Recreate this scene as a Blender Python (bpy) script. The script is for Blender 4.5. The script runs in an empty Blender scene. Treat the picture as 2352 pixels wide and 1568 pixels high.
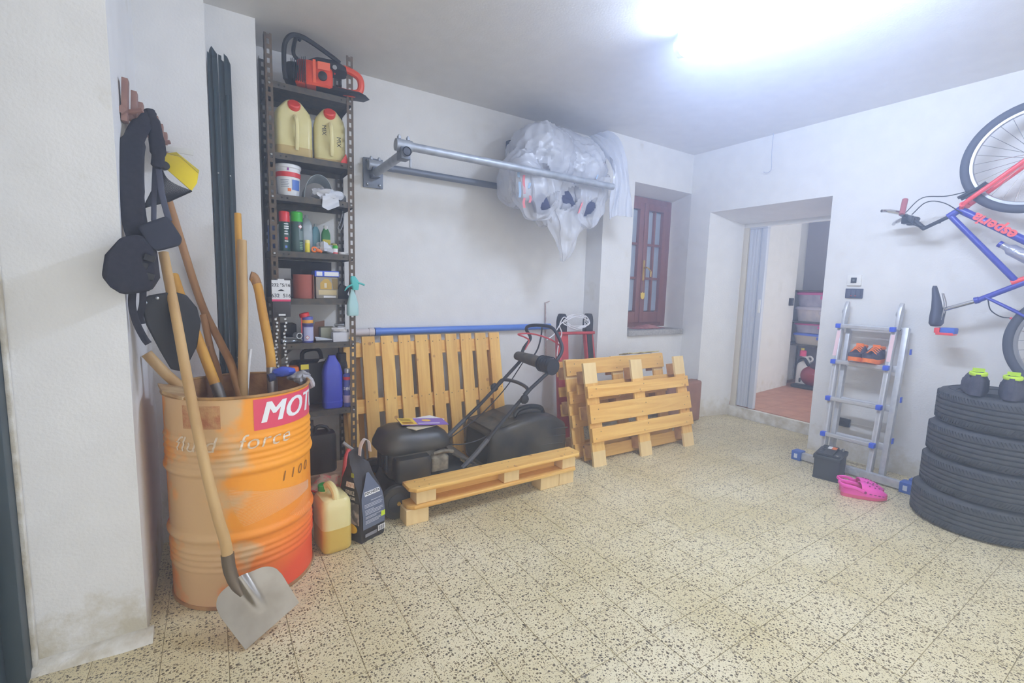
import bpy, bmesh, math, random
from mathutils import Matrix, Vector, Euler, noise
random.seed(7)
PI = math.pi
scn = bpy.context.scene
COL = scn.collection

# ---------------------------------------------------------------- camera
cam_d = bpy.data.cameras.new('camera')
cam_d.sensor_width = 36.0
cam_d.lens = 1059.7 / 2352 * 36.0
cam_d.clip_start = 0.02
cam = bpy.data.objects.new('camera', cam_d)
COL.objects.link(cam)
CAM_P = Vector((0, 0, 1.33))
_y, _p, _r = 0.57806179, 0.11328709, 0.02727289
_f = Vector((math.sin(_y) * math.cos(_p), math.cos(_y) * math.cos(_p), -math.sin(_p)))
_ri = Vector((math.cos(_y), -math.sin(_y), 0))
_u = _ri.cross(_f)
_r2 = _ri * math.cos(_r) + _u * math.sin(_r)
_u2 = _u * math.cos(_r) - _ri * math.sin(_r)
cam.matrix_world = Matrix(((_r2.x, _u2.x, -_f.x, CAM_P.x), (_r2.y, _u2.y, -_f.y, CAM_P.y), (_r2.z, _u2.z, -_f.z, CAM_P.z), (0, 0, 0, 1)))
scn.camera = cam

# ---------------------------------------------------------------- world, exposure
world = bpy.data.worlds.new('world')
scn.world = world
world.use_nodes = True
wb = world.node_tree.nodes['Background']
wb.inputs[0].default_value = (0.89, 0.93, 1.0, 1)     # daylight through the open garage entrance behind the camera
wb.inputs[1].default_value = 1.15
LAMP_STRENGTH = 90.0
HAZE_DENSITY = 0.065
vs = scn.view_settings
vs.view_transform = 'Standard'
vs.look = 'None'
vs.gamma = 1.0
vs.use_curve_mapping = False
vs.exposure = 0.66
scn.cycles.max_bounces = 6
scn.cycles.diffuse_bounces = 4
scn.cycles.glossy_bounces = 3
scn.cycles.use_adaptive_sampling = True
scn.cycles.use_light_tree = False
scn.cycles.adaptive_threshold = 0.06
scn.cycles.adaptive_min_samples = 16
scn.cycles.volume_bounces = 1
scn.cycles.transparent_max_bounces = 8

# ---------------------------------------------------------------- helpers
def srgb(r, g, b):
    def c(x):
        x /= 255.0
        return x / 12.92 if x <= 0.04045 else ((x + 0.055) / 1.055) ** 2.4
    return (c(r), c(g), c(b), 1.0)

MATS = {}
def mat(name, col, rough=0.6, metal=0.0, noise_amt=0.0, nscale=20.0, col2=None, bump=0.0, bscale=60.0,
        trans=0.0, alpha=1.0, spec=0.5, emit=None, estr=0.0, stretch=None, subsurf=0.0, detail=4.0, contrast=(0.35, 0.65), coords='Object', coat=0.0):
    if name in MATS: return MATS[name]
    m = bpy.data.materials.new(name); m.use_nodes = True
    nt = m.node_tree; b = nt.nodes['Principled BSDF']
    c = srgb(*col) if max(col) > 1.0 or len(col) == 3 else col
    b.inputs['Base Color'].default_value = c
    b.inputs['Roughness'].default_value = rough
    b.inputs['Metallic'].default_value = metal
    b.inputs['Specular IOR Level'].default_value = spec
    b.inputs['Transmission Weight'].default_value = trans
    b.inputs['Alpha'].default_value = alpha
    b.inputs['Coat Weight'].default_value = coat
    if emit:
        b.inputs['Emission Color'].default_value = emit; b.inputs['Emission Strength'].default_value = estr
    if col2 or bump:
        tc = nt.nodes.new('ShaderNodeTexCoord'); mp = nt.nodes.new('ShaderNodeMapping')
        if coords == 'World':
            g = nt.nodes.new('ShaderNodeNewGeometry'); nt.links.new(g.outputs['Position'], mp.inputs['Vector'])
        else:
            nt.links.new(tc.outputs[coords], mp.inputs['Vector'])
        if stretch: mp.inputs['Scale'].default_value = stretch
    if col2:
        n = nt.nodes.new('ShaderNodeTexNoise'); n.inputs['Scale'].default_value = nscale; n.inputs['Detail'].default_value = detail
        nt.links.new(mp.outputs[0], n.inputs['Vector'])
        r = nt.nodes.new('ShaderNodeValToRGB')
        r.color_ramp.elements[0].position, r.color_ramp.elements[1].position = contrast
        r.color_ramp.elements[0].color = c; r.color_ramp.elements[1].color = srgb(*col2)
        nt.links.new(n.outputs['Fac'], r.inputs['Fac']); nt.links.new(r.outputs['Color'], b.inputs['Base Color'])
    if bump:
        n2 = nt.nodes.new('ShaderNodeTexNoise'); n2.inputs['Scale'].default_value = bscale; n2.inputs['Detail'].default_value = 3
        nt.links.new(mp.outputs[0], n2.inputs['Vector'])
        bp = nt.nodes.new('ShaderNodeBump'); bp.inputs['Strength'].default_value = bump; bp.inputs['Distance'].default_value = 0.01
        nt.links.new(n2.outputs['Fac'], bp.inputs['Height']); nt.links.new(bp.outputs['Normal'], b.inputs['Normal'])
    MATS[name] = m
    return m

def V(*a): return Vector(a)

def T(loc=(0, 0, 0), rot=(0, 0, 0), s=None):
    m = Matrix.Translation(Vector(loc)) @ Euler(rot).to_matrix().to_4x4()
    if s: m = m @ Matrix.Diagonal((s[0], s[1], s[2], 1))
    return m

def frame(o, x, z):
    """matrix with origin o, local x axis along x and local z close to z"""
    x = Vector(x).normalized(); z = Vector(z); y = z.cross(x).normalized(); z = x.cross(y).normalized()
    m = Matrix((( x.x, y.x, z.x, o[0]), (x.y, y.y, z.y, o[1]), (x.z, y.z, z.z, o[2]), (0, 0, 0, 1)))
    return m

class MB:
    def __init__(s, M=None):
        s.v = []; s.f = []; s.M = M or Matrix()
    def add(s, vs, fs, M=None):
        k = len(s.v); MM = s.M @ M if M else s.M
        s.v += [MM @ Vector(p) for p in vs]; s.f += [tuple(i + k for i in f) for f in fs]
        return s
    def box(s, c, d, rot=None, M=None):
        x, y, z = d[0] / 2, d[1] / 2, d[2] / 2
        R = T(c, rot) if rot else Matrix.Translation(Vector(c))
        if M: R = M @ R
        return s.add([(-x, -y, -z), (x, -y, -z), (x, y, -z), (-x, y, -z), (-x, -y, z), (x, -y, z), (x, y, z), (-x, y, z)],
                     [(0, 3, 2, 1), (4, 5, 6, 7), (0, 1, 5, 4), (1, 2, 6, 5), (2, 3, 7, 6), (3, 0, 4, 7)], R)
    def bb(s, a, b):
        return s.box([(a[i] + b[i]) / 2 for i in range(3)], [abs(b[i] - a[i]) for i in range(3)])
    def loft(s, rings, caps=True, closed=False, M=None):
        n = len(rings[0]); vs = [p for r in rings for p in r]; fs = []
        m = len(rings)
        for i in range(m if closed else m - 1):
            a = i * n; b = ((i + 1) % m) * n
            for j in range(n):
                k = (j + 1) % n
                fs.append((a + j, a + k, b + k, b + j))
        if caps and not closed:
            fs.append(tuple(reversed(range(n)))); fs.append(tuple(range((m - 1) * n, m * n)))
        return s.add(vs, fs, M)
    def tube(s, pts, r, n=10, caps=True, closed=False, M=None, flat=1.0):
        P = [Vector(p) for p in pts]; m = len(P)
        rr = r if isinstance(r, (list, tuple)) else [r] * m
        rings = []; up = None
        for i in range(m):
            if closed: t = P[(i + 1) % m] - P[i - 1]
            else: t = (P[min(i + 1, m - 1)] - P[max(i - 1, 0)])
            t.normalize()
            if up is None:
                up = Vector((0, 0, 1)) if abs(t.z) < 0.9 else Vector((1, 0, 0))
            a = t.cross(up)
            if a.length < 1e-6: a = t.cross(Vector((0.3, 1, 0.2)))
            a.normalize(); b = a.cross(t).normalized(); up = b
            rings.append([P[i] + (a * math.cos(2 * PI * j / n) + b * math.sin(2 * PI * j / n) * flat) * rr[i] for j in range(n)])
        return s.loft(rings, caps, closed, M)
    def lathe(s, prof, n=24, M=None, caps=True):
        rings = [[(r * math.cos(2 * PI * j / n), r * math.sin(2 * PI * j / n), z) for j in range(n)] for r, z in prof]
        return s.loft(rings, caps, False, M)
    def prism(s, poly, h0, h1, M=None):
        return s.loft([[(p[0], p[1], h0) for p in poly], [(p[0], p[1], h1) for p in poly]], True, False, M)
    def grid(s, fn, nu, nv, M=None, wrapu=False):
        vs = [fn(i / (nu if wrapu else nu - 1), j / (nv - 1)) for j in range(nv) for i in range(nu)]
        fs = []
        for j in range(nv - 1):
            for i in range(nu if wrapu else nu - 1):
                k = (i + 1) % nu
                fs.append((j * nu + i, j * nu + k, (j + 1) * nu + k, (j + 1) * nu + i))
        return s.add(vs, fs, M)
    def ell(s, c, r, n=16, m=10, M=None, fn=None, e=1.0):
        def sg(x, e): return math.copysign(abs(x) ** e, x)
        rings = []
        for i in range(m + 1):
            a = -PI / 2 + PI * i / m
            ca, sa = sg(math.cos(a), e), sg(math.sin(a), e)
            if i in (0, m): ca = 0.02
            ring = []
            for j in range(n):
                b = 2 * PI * j / n
                p = Vector((c[0] + r[0] * ca * sg(math.cos(b), e), c[1] + r[1] * ca * sg(math.sin(b), e), c[2] + r[2] * sa))
                ring.append(fn(p) if fn else p)
            rings.append(ring)
        return s.loft(rings, True, False, M)
    def torus(s, R, r, n=32, m=10, M=None, flat=1.0):
        rings = []
        for i in range(n):
            a = 2 * PI * i / n
            rings.append([((R + r * math.cos(2 * PI * j / m)) * math.cos(a), (R + r * math.cos(2 * PI * j / m)) * math.sin(a), r * flat * math.sin(2 * PI * j / m)) for j in range(m)])
        return s.loft(rings, False, True, M)
    def mesh(s, name, mt, off=(0, 0, 0), smooth=35, bevel=0.0, seg=2, solid=0.0):
        o = Vector(off)
        me = bpy.data.meshes.new(name)
        me.from_pydata([v - o for v in s.v], [], s.f)
        bm = bmesh.new(); bm.from_mesh(me)
        bmesh.ops.recalc_face_normals(bm, faces=bm.faces)
        if solid:
            bmesh.ops.solidify(bm, geom=bm.faces[:], thickness=solid)
        if bevel:
            es = [e for e in bm.edges if len(e.link_faces) == 2 and e.calc_face_angle(0) > 0.6]
            bmesh.ops.bevel(bm, geom=es, offset=bevel, segments=seg, profile=0.6, affect='EDGES', clamp_overlap=True)
        bm.to_mesh(me); bm.free()
        if smooth:
            me.shade_smooth(); me.set_sharp_from_angle(angle=math.radians(smooth))
        if mt: me.materials.append(mt if not isinstance(mt, str) else MATS[mt])
        return me
    def build(s, name, mt, parent=None, smooth=35, bevel=0.0, seg=2, solid=0.0, off=None):
        if off is None: off = parent.get('_o', (0, 0, 0)) if parent else (0, 0, 0)
        o = bpy.data.objects.new(name, s.mesh(name, mt, off, smooth, bevel, seg, solid))
        COL.objects.link(o)
        if parent:
            o.parent = parent
        o['_o'] = tuple(off)
        return o

def tag(o, label, cat, group=None):
    o['label'] = label; o['category'] = cat
    if group: o['group'] = group
    return o

def thing(name, label, cat, loc=(0, 0, 0), group=None, M=None):
    """Empty at the base of a thing; parts are given in world coordinates, or in local ones when M is the thing's frame"""
    o = bpy.data.objects.new(name, None); COL.objects.link(o)
    o.empty_display_size = 0.05
    if M is not None:
        o.matrix_world = M; o['_o'] = (0.0, 0.0, 0.0)
    else:
        o.location = loc; o['_o'] = tuple(float(x) for x in loc)
    return tag(o, label, cat, group)

def single(mb, name, mt, label, cat, loc, group=None, **k):
    o = mb.build(name, mt, None, off=loc, **k); o.location = loc
    return tag(o, label, cat, group)

def struct(mb, name, mt, parent=None, **k):
    o = mb.build(name, mt, parent, **k)
    if not parent: o['kind'] = 'structure'
    return o

def copy_tree(o, M, label, group=None):
    c = o.copy(); COL.objects.link(c); c.matrix_world = M; c['label'] = label
    if group: c['group'] = group
    for ch in [x for x in bpy.data.objects if x.parent == o]:
        d = ch.copy(); COL.objects.link(d); d.parent = c
        for g in [x for x in bpy.data.objects if x.parent == ch]:
            e = g.copy(); COL.objects.link(e); e.parent = d
    return c

def text(sx, size=0.1, shear=0.0, fn=None, M=None, ext=0.0, bold=0.0, cut=0.0, align='CENTER', sp=1.0):
    """lettering as mesh; fn maps flat (x, y) points to 3D, or M places the flat text"""
    cu = bpy.data.curves.new('t', 'FONT'); cu.body = sx; cu.size = size; cu.shear = shear; cu.align_x = align; cu.align_y = 'CENTER'
    cu.offset = bold; cu.resolution_u = 3; cu.extrude = ext; cu.space_character = sp
    ob = bpy.data.objects.new('t', cu); COL.objects.link(ob)
    dg = bpy.context.evaluated_depsgraph_get(); me = bpy.data.meshes.new_from_object(ob.evaluated_get(dg))
    bpy.data.objects.remove(ob); bpy.data.curves.remove(cu)
    if cut:
        bm = bmesh.new(); bm.from_mesh(me)
        xs = [v.co.x for v in bm.verts]; ys = [v.co.y for v in bm.verts]
        for ax, lo, hi in ((0, min(xs), max(xs)), (1, min(ys), max(ys))):
            k = lo + cut
            while k < hi:
                co = Vector((k, 0, 0)) if ax == 0 else Vector((0, k, 0)); no = Vector((1, 0, 0)) if ax == 0 else Vector((0, 1, 0))
                bmesh.ops.bisect_plane(bm, geom=bm.verts[:] + bm.edges[:] + bm.faces[:], plane_co=co, plane_no=no)
                k += cut
        bm.to_mesh(me); bm.free()
    vs = [v.co.copy() for v in me.vertices]; fs = [tuple(p.vertices) for p in me.polygons]
    bpy.data.meshes.remove(me)
    mb = MB()
    mb.add([fn(v.x, v.y) for v in vs] if fn else vs, fs, M)
    return mb

def arc(c, r, a0, a1, n, ax=(1, 0, 0), ay=(0, 0, 1)):
    ax, ay, c = Vector(ax), Vector(ay), Vector(c)
    return [c + ax * r * math.cos(a0 + (a1 - a0) * i / n) + ay * r * math.sin(a0 + (a1 - a0) * i / n) for i in range(n + 1)]

def spline(pts, k=6):
    """Catmull-Rom through the points"""
    P = [Vector(p) for p in pts]; P = [P[0] * 2 - P[1]] + P + [P[-1] * 2 - P[-2]]
    out = []
    for i in range(1, len(P) - 2):
        for j in range(k):
            t = j / k
            a, b, c, d = P[i - 1], P[i], P[i + 1], P[i + 2]
            out.append(0.5 * ((2 * b) + (c - a) * t + (2 * a - 5 * b + 4 * c - d) * t * t + (3 * b - a - 3 * c + d) * t ** 3))
    out.append(P[-2])
    return out

def rrect(w, h, r, n=4):
    pts = []
    for cx, cy, a in ((w / 2 - r, h / 2 - r, 0), (-w / 2 + r, h / 2 - r, PI / 2), (-w / 2 + r, -h / 2 + r, PI), (w / 2 - r, -h / 2 + r, 1.5 * PI)):
        for i in range(n + 1):
            pts.append((cx + r * math.cos(a + PI / 2 * i / n), cy + r * math.sin(a + PI / 2 * i / n)))
    return pts

# ---------------------------------------------------------------- materials of the room
def plaster(name, base, stain, amount=0.5, bumpy=0.25):
    m = bpy.data.materials.new(name); m.use_nodes = True; MATS[name] = m
    nt = m.node_tree; b = nt.nodes['Principled BSDF']; b.inputs['Roughness'].default_value = 0.9; b.inputs['Specular IOR Level'].default_value = 0.2
    g = nt.nodes.new('ShaderNodeNewGeometry')
    n1 = nt.nodes.new('ShaderNodeTexNoise'); n1.inputs['Scale'].default_value = 2.2; n1.inputs['Detail'].default_value = 6; n1.inputs['Roughness'].default_value = 0.65
    r1 = nt.nodes.new('ShaderNodeValToRGB'); r1.color_ramp.elements[0].position = 0.62; r1.color_ramp.elements[1].position = 0.78
    r1.color_ramp.elements[0].color = (0, 0, 0, 1); r1.color_ramp.elements[1].color = (amount, amount, amount, 1)
    n2 = nt.nodes.new('ShaderNodeTexNoise'); n2.inputs['Scale'].default_value = 9.0; n2.inputs['Detail'].default_value = 8
    r2 = nt.nodes.new('ShaderNodeValToRGB'); r2.color_ramp.elements[0].position = 0.35; r2.color_ramp.elements[1].position = 0.7
    c = Vector(srgb(*base)[:3])
    r2.color_ramp.elements[0].color = (*(c * 0.95), 1); r2.color_ramp.elements[1].color = (*c, 1)
    mx = nt.nodes.new('ShaderNodeMix'); mx.data_type = 'RGBA'
    nt.links.new(g.outputs['Position'], n1.inputs['Vector']); nt.links.new(g.outputs['Position'], n2.inputs['Vector'])
    nt.links.new(n1.outputs['Fac'], r1.inputs['Fac']); nt.links.new(n2.outputs['Fac'], r2.inputs['Fac'])
    # damp, dirty patches low on the walls have a ragged upper edge of their own
    sx = nt.nodes.new('ShaderNodeSeparateXYZ'); nt.links.new(g.outputs['Position'], sx.inputs[0])
    mr = nt.nodes.new('ShaderNodeMapRange'); mr.inputs['From Min'].default_value = 0.03; mr.inputs['From Max'].default_value = 0.5
    mr.inputs['To Min'].default_value = 0.36; mr.inputs['To Max'].default_value = -0.1
    nt.links.new(sx.outputs['Z'], mr.inputs['Value'])
    n3 = nt.nodes.new('ShaderNodeTexNoise'); n3.inputs['Scale'].default_value = 5.0; n3.inputs['Detail'].default_value = 8; n3.inputs['Roughness'].default_value = 0.7
    nt.links.new(g.outputs['Position'], n3.inputs['Vector'])
    ad = nt.nodes.new('ShaderNodeMath'); ad.operation = 'ADD'; nt.links.new(n3.outputs['Fac'], ad.inputs[0]); nt.links.new(mr.outputs[0], ad.inputs[1])
    r3 = nt.nodes.new('ShaderNodeValToRGB'); r3.color_ramp.elements[0].position = 0.68; r3.color_ramp.elements[1].position = 0.9
    r3.color_ramp.elements[0].color = (0, 0, 0, 1); r3.color_ramp.elements[1].color = (0.85, 0.85, 0.85, 1)
    nt.links.new(ad.outputs[0], r3.inputs['Fac'])
    mxm = nt.nodes.new('ShaderNodeMath'); mxm.operation = 'MAXIMUM'
    nt.links.new(r1.outputs['Color'], mxm.inputs[0]); nt.links.new(r3.outputs['Color'], mxm.inputs[1])
    nt.links.new(mxm.outputs[0], mx.inputs['Factor']); nt.links.new(r2.outputs['Color'], mx.inputs['A']); mx.inputs['B'].default_value = srgb(*stain)
    nt.links.new(mx.outputs['Result'], b.inputs['Base Color'])
    n4 = nt.nodes.new('ShaderNodeTexNoise'); n4.inputs['Scale'].default_value = 90; n4.inputs['Detail'].default_value = 5
    nt.links.new(g.outputs['Position'], n4.inputs['Vector'])
    bp = nt.nodes.new('ShaderNodeBump'); bp.inputs['Strength'].default_value = bumpy; bp.inputs['Distance'].default_value = 0.006
    nt.links.new(n4.outputs['Fac'], bp.inputs['Height']); nt.links.new(bp.outputs['Normal'], b.inputs['Normal'])
    return m

plaster('plaster', (226, 226, 226), (196, 188, 170), 0.35)
plaster('plaster_worn', (226, 226, 226), (188, 180, 158), 0.65)
plaster('ceiling_paint', (222, 220, 216), (205, 203, 200), 0.3, 0.15)

def terrazzo():
    m = bpy.data.materials.new('terrazzo'); m.use_nodes = True; MATS['terrazzo'] = m
    nt = m.node_tree; b = nt.nodes['Principled BSDF']; b.inputs['Roughness'].default_value = 0.38; b.inputs['Specular IOR Level'].default_value = 0.5
    g = nt.nodes.new('ShaderNodeNewGeometry')
    def vor(scale, lo, hi, w=1.0):
        nz = nt.nodes.new('ShaderNodeTexNoise'); nz.inputs['Scale'].default_value = scale * 1.6; nz.inputs['Detail'].default_value = 2
        nt.links.new(g.outputs['Position'], nz.inputs['Vector'])
        mxv = nt.nodes.new('ShaderNodeVectorMath'); mxv.operation = 'MULTIPLY_ADD'
        nt.links.new(nz.outputs['Color'], mxv.inputs[0]); mxv.inputs[1].default_value = (0.6 / scale,) * 3; nt.links.new(g.outputs['Position'], mxv.inputs[2])
        v = nt.nodes.new('ShaderNodeTexVoronoi'); v.inputs['Scale'].default_value = scale; v.inputs['Randomness'].default_value = 1.0
        nt.links.new(mxv.outputs[0], v.inputs['Vector'])
        sp = nt.nodes.new('ShaderNodeSeparateColor'); nt.links.new(v.outputs['Color'], sp.inputs[0])
        # only some cells carry a dark chip, of varied size
        th = nt.nodes.new('ShaderNodeMath'); th.operation = 'MULTIPLY_ADD'; nt.links.new(sp.outputs[0], th.inputs[0]); th.inputs[1].default_value = hi; th.inputs[2].default_value = lo
        ls = nt.nodes.new('ShaderNodeMath'); ls.operation = 'LESS_THAN'; nt.links.new(v.outputs['Distance'], ls.inputs[0]); nt.links.new(th.outputs[0], ls.inputs[1])
        return ls, sp
    big, bc = vor(98.0, -0.05, 0.6)
    small, scp = vor(190.0, -0.02, 0.55)
    base = nt.nodes.new('ShaderNodeTexNoise'); base.inputs['Scale'].default_value = 1.6; base.inputs['Detail'].default_value = 5
    nt.links.new(g.outputs['Position'], base.inputs['Vector'])
    rb = nt.nodes.new('ShaderNodeValToRGB'); rb.color_ramp.elements[0].position = 0.3; rb.color_ramp.elements[1].position = 0.7
    rb.color_ramp.elements[0].color = srgb(208, 193, 148); rb.color_ramp.elements[1].color = srgb(228, 217, 184)
    nt.links.new(base.outputs['Fac'], rb.inputs['Fac'])
    chip = nt.nodes.new('ShaderNodeValToRGB'); chip.color_ramp.elements[0].color = srgb(92, 82, 66); chip.color_ramp.elements[1].color = srgb(146, 130, 98)
    nt.links.new(bc.outputs[1], chip.inputs['Fac'])
    m1 = nt.nodes.new('ShaderNodeMix'); m1.data_type = 'RGBA'
    nt.links.new(small.outputs[0], m1.inputs['Factor']); nt.links.new(rb.outputs['Color'], m1.inputs['A']); m1.inputs['B'].default_value = srgb(158, 143, 110)
    m2 = nt.nodes.new('ShaderNodeMix'); m2.data_type = 'RGBA'
    nt.links.new(big.outputs[0], m2.inputs['Factor']); nt.links.new(m1.outputs['Result'], m2.inputs['A']); nt.links.new(chip.outputs['Color'], m2.inputs['B'])
    nt.links.new(m2.outputs['Result'], b.inputs['Base Color'])
terrazzo()
mat('grout', (168, 154, 120), 0.9, col2=(186, 172, 138), nscale=9, coords='World')
mat('terracotta', (178, 120, 96), 0.5, col2=(196, 140, 112), nscale=6)
mat('terracotta_joint', (150, 110, 92), 0.8)
mat('concrete_rough', (196, 188, 170), 0.95, col2=(226, 224, 218), nscale=14, bump=0.6, bscale=40)
mat('brown_wood', (120, 70, 62), 0.45, col2=(138, 84, 74), nscale=12, stretch=(1, 1, 0.08))
mat('stone_sill', (150, 148, 148), 0.7, col2=(176, 174, 172), nscale=60)
mat('white_plastic', (228, 228, 226), 0.4)
mat('dark_plastic', (40, 42, 48), 0.45)
mat('green_metal', (34, 48, 56), 0.42, col2=(46, 62, 70), nscale=8, stretch=(1, 1, 0.2))
mat('steel', (168, 170, 172), 0.35, metal=0.9)
mat('brass', (200, 165, 70), 0.35, metal=0.8)

CEIL = 2.795
XR = 4.37            # right wall
# ---------------------------------------------------------------- floor: terrazzo tiles, 20 cm
floor = struct(MB().bb((-2.6, -1.6, -0.12), (4.82, 3.6, -0.003)), 'floor', 'grout', smooth=0)
def tile_mesh():
    a, c = 0.0988, 0.0008
    mb = MB()
    mb.loft([[(-a, -a, -0.006), (a, -a, -0.006), (a, a, -0.006), (-a, a, -0.006)],
             [(-a, -a, -c), (a, -a, -c), (a, a, -c), (-a, a, -c)],
             [(-a + c, -a + c, 0), (a - c, -a + c, 0), (a - c, a - c, 0), (-a + c, a - c, 0)]])
    return mb.mesh('floor_tile', 'terrazzo', smooth=0)
TM = tile_mesh()
Minv = cam.matrix_world.inverted()
def project(p):
    q = Minv @ Vector(p)
    if q.z > -0.05: return None
    return (1176 + 1059.7 * q.x / -q.z, 784 - 1059.7 * q.y / -q.z, -q.z)
cells = []
for i in range(-12, 22):
    for j in range(-11, 13):
        x, y = 0.502 + 0.2 * i, 1.18 + 0.2 * j
        if x > 4.74 or y > 3.4 or (x > XR - 0.05 and not 1.8 < y < 3.1): continue
        if (y > 2.18 and x < -0.36) or (x > 3.25 and y > 3.35): continue
        q = project((x, y, 0))
        vis = q and -60 < q[0] < 2420 and q[1] < 1640
        cells.append((0 if vis else 1, (Vector((x, y, 0)) - CAM_P).length, x, y))
cells.sort()
rest = MB()
for k, (hid, d, x, y) in enumerate(cells):
    dz = random.uniform(-0.0005, 0.0003)
    if k < 300 and not hid:
        o = bpy.data.objects.new('floor_tile', TM); COL.objects.link(o); o.location = (x, y, dz); o.parent = floor
    else:
        a = 0.0988
        rest.add([(x - a, y - a, dz), (x + a, y - a, dz), (x + a, y + a, dz), (x - a, y + a, dz)], [(0, 1, 2, 3)])
ro = rest.build('floor_tile_field', 'terrazzo', floor, smooth=0); ro['kind'] = 'stuff'

# ---------------------------------------------------------------- walls
mb = MB(); mb.prism([(-2.6, 2.07), (-0.25, 2.07), (-0.25, 2.8), (0.022, 2.8), (0.022, 3.13), (0.265, 3.13), (0.265, 3.62), (-2.6, 3.62)], 0, CEIL)
struct(mb, 'wall_left', 'plaster_worn', smooth=0)
mb = MB(); mb.bb((0.265, 3.47, 0), (3.1, 3.62, CEIL))
struct(mb, 'wall_back', 'plaster', smooth=0)
# thick window wall standing 22 cm proud of the back wall, with a splayed niche
WX0, WX1 = 3.5, XR
mb = MB()
mb.bb((3.1, 3.25, 0), (WX0, 3.72, CEIL))
mb.bb((WX0, 3.25, 0), (4.8, 3.72, 0.89))
mb.prism([(3.25, 2.397), (3.56, 2.345), (3.72, 2.345), (3.72, CEIL), (3.25, CEIL)], WX0, 4.8, Matrix(((0, 0, 1, 0), (1, 0, 0, 0), (0, 1, 0, 0), (0, 0, 0, 1))))
struct(mb, 'wall_window', 'plaster_worn', smooth=0)
DY0, DY1, DZ = 1.875, 3.006, 2.172
mb = MB()
mb.bb((XR, -1.6, 0), (4.82, DY0, CEIL))
mb.prism([(XR, DY1), (4.82, 2.9), (4.82, 3.72), (4.46, 3.72), (XR, 3.25)], 0, CEIL)
Mx = Matrix(((1, 0, 0, 0), (0, 0, 1, 0), (0, 1, 0, 0), (0, 0, 0, 1)))
mb.prism([(XR, DZ), (4.82, 2.082), (4.82, CEIL), (XR, CEIL)], DY0, DY1, Mx)
struct(mb, 'wall_right', 'plaster', smooth=0)
struct(MB().bb((-2.6, -1.6, CEIL), (4.82, 3.72, CEIL + 0.12)), 'ceiling', 'ceiling_paint', smooth=0)
struct(MB().bb((-2.75, -1.6, 0), (-2.6, 3.62, CEIL)), 'wall_far_left', 'plaster', smooth=0)

# damp-stained skirting ledge at the foot of the near left wall
mb = MB()
mb.loft([[(x, 2.07 - d - 0.012 * noise.noise(Vector((x * 9, d * 8, 1))), z) for x in [(-0.56 + 0.03 * i) for i in range(12)]] + [(-0.23, 2.075, z), (-0.56, 2.075, z)] for d, z in ((0.055, 0.0), (0.04, 0.018), (0.012, 0.03))])
struct(mb, 'baseboard_left', 'concrete_rough')
# dark green frame of the garage door at the left edge
root = struct(MB().bb((-0.60, 1.99, 0), (-0.553, 2.069, 2.5)), 'door_1', 'green_metal', bevel=0.004)
MB().bb((-0.66, 1.93, 0), (-0.60, 2.05, 2.5)).build('guide_rail', 'green_metal', root, bevel=0.008)
MB().bb((-0.553, 2.045, 0), (-0.541, 2.069, 2.5)).build('frame_lip', 'concrete_rough', root, bevel=0.003)

# ---------------------------------------------------------------- window in its niche
WY = 3.54
root = struct(MB().bb((WX0, WY + 0.035, 0.95), (XR + 0.02, WY + 0.05, 2.35)), 'window_1', mat('window_glass', (172, 184, 200), 0.12, spec=0.6, col2=(150, 162, 180), nscale=1.5), smooth=0)
z0, z1 = 0.95, 2.345
def wbar(n, a, b): return MB().bb((a[0], WY - 0.02, a[1]), (b[0], WY + 0.045, b[1])).build(n, 'brown_wood', root, bevel=0.006)
wbar('window_frame', (XR - 0.05, z0), (XR + 0.03, z1)); wbar('window_frame', (WX0, z1 - 0.06), (XR - 0.05, z1 + 0.0)); wbar('window_frame', (WX0, z0), (XR - 0.05, z0 + 0.05))
for x0, x1 in ((3.53, 3.945), (3.955, XR - 0.05)):
    s = MB()
    for a, b in (((x0, z0 + 0.05), (x0 + 0.065, z1 - 0.06)), ((x1 - 0.065, z0 + 0.05), (x1, z1 - 0.06)), ((x0 + 0.065, z0 + 0.05), (x1 - 0.065, z0 + 0.17)), ((x0 + 0.065, z1 - 0.13), (x1 - 0.065, z1 - 0.06))):
        s.bb((a[0], WY - 0.035, a[1]), (b[0], WY + 0.02, b[1]))
    sash = s.build('window_sash', 'brown_wood', root, bevel=0.004)
    xm = (x0 + x1) / 2
    MB().bb((xm - 0.013, WY - 0.022, z0 + 0.17), (xm + 0.013, WY + 0.02, z1 - 0.13)).build('glazing_bar', 'brown_wood', sash, bevel=0.004)
    for k in (1, 2):
        z = z0 + 0.17 + k * (z1 - 0.13 - z0 - 0.17) / 3
        MB().bb((x0 + 0.065, WY - 0.02, z - 0.013), (x1 - 0.065, WY + 0.02, z + 0.013)).build('glazing_bar', 'brown_wood', sash, bevel=0.004)
    n = 0
    for xa, xb in ((x0 + 0.065, xm - 0.013), (xm + 0.013, x1 - 0.065)):
        for k in range(3):
            za = z0 + 0.17 + k * (z1 - 0.3 - z0) / 3 + 0.01; zb = za + (z1 - 0.3 - z0) / 3 - 0.02
            MB().bb((xa, WY + 0.006, za), (xb, WY + 0.011, zb)).build('pane', 'window_glass', sash, smooth=0)
h = MB().bb((3.962, WY - 0.043, 1.46), (3.992, WY - 0.035, 1.68)).build('handle_plate', 'brass', root, bevel=0.003)
mb = MB(); mb.tube([(3.977, WY - 0.04, 1.6), (3.977, WY - 0.085, 1.6), (3.99, WY - 0.095, 1.59), (4.03, WY - 0.095, 1.56), (4.03, WY - 0.095, 1.5)], 0.008, 8); mb.build('handle', 'brass', root)
struct(MB().bb((WX0, 3.22, 0.89), (4.35, WY + 0.03, 0.945)), 'window_sill', 'stone_sill', bevel=0.006)
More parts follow.
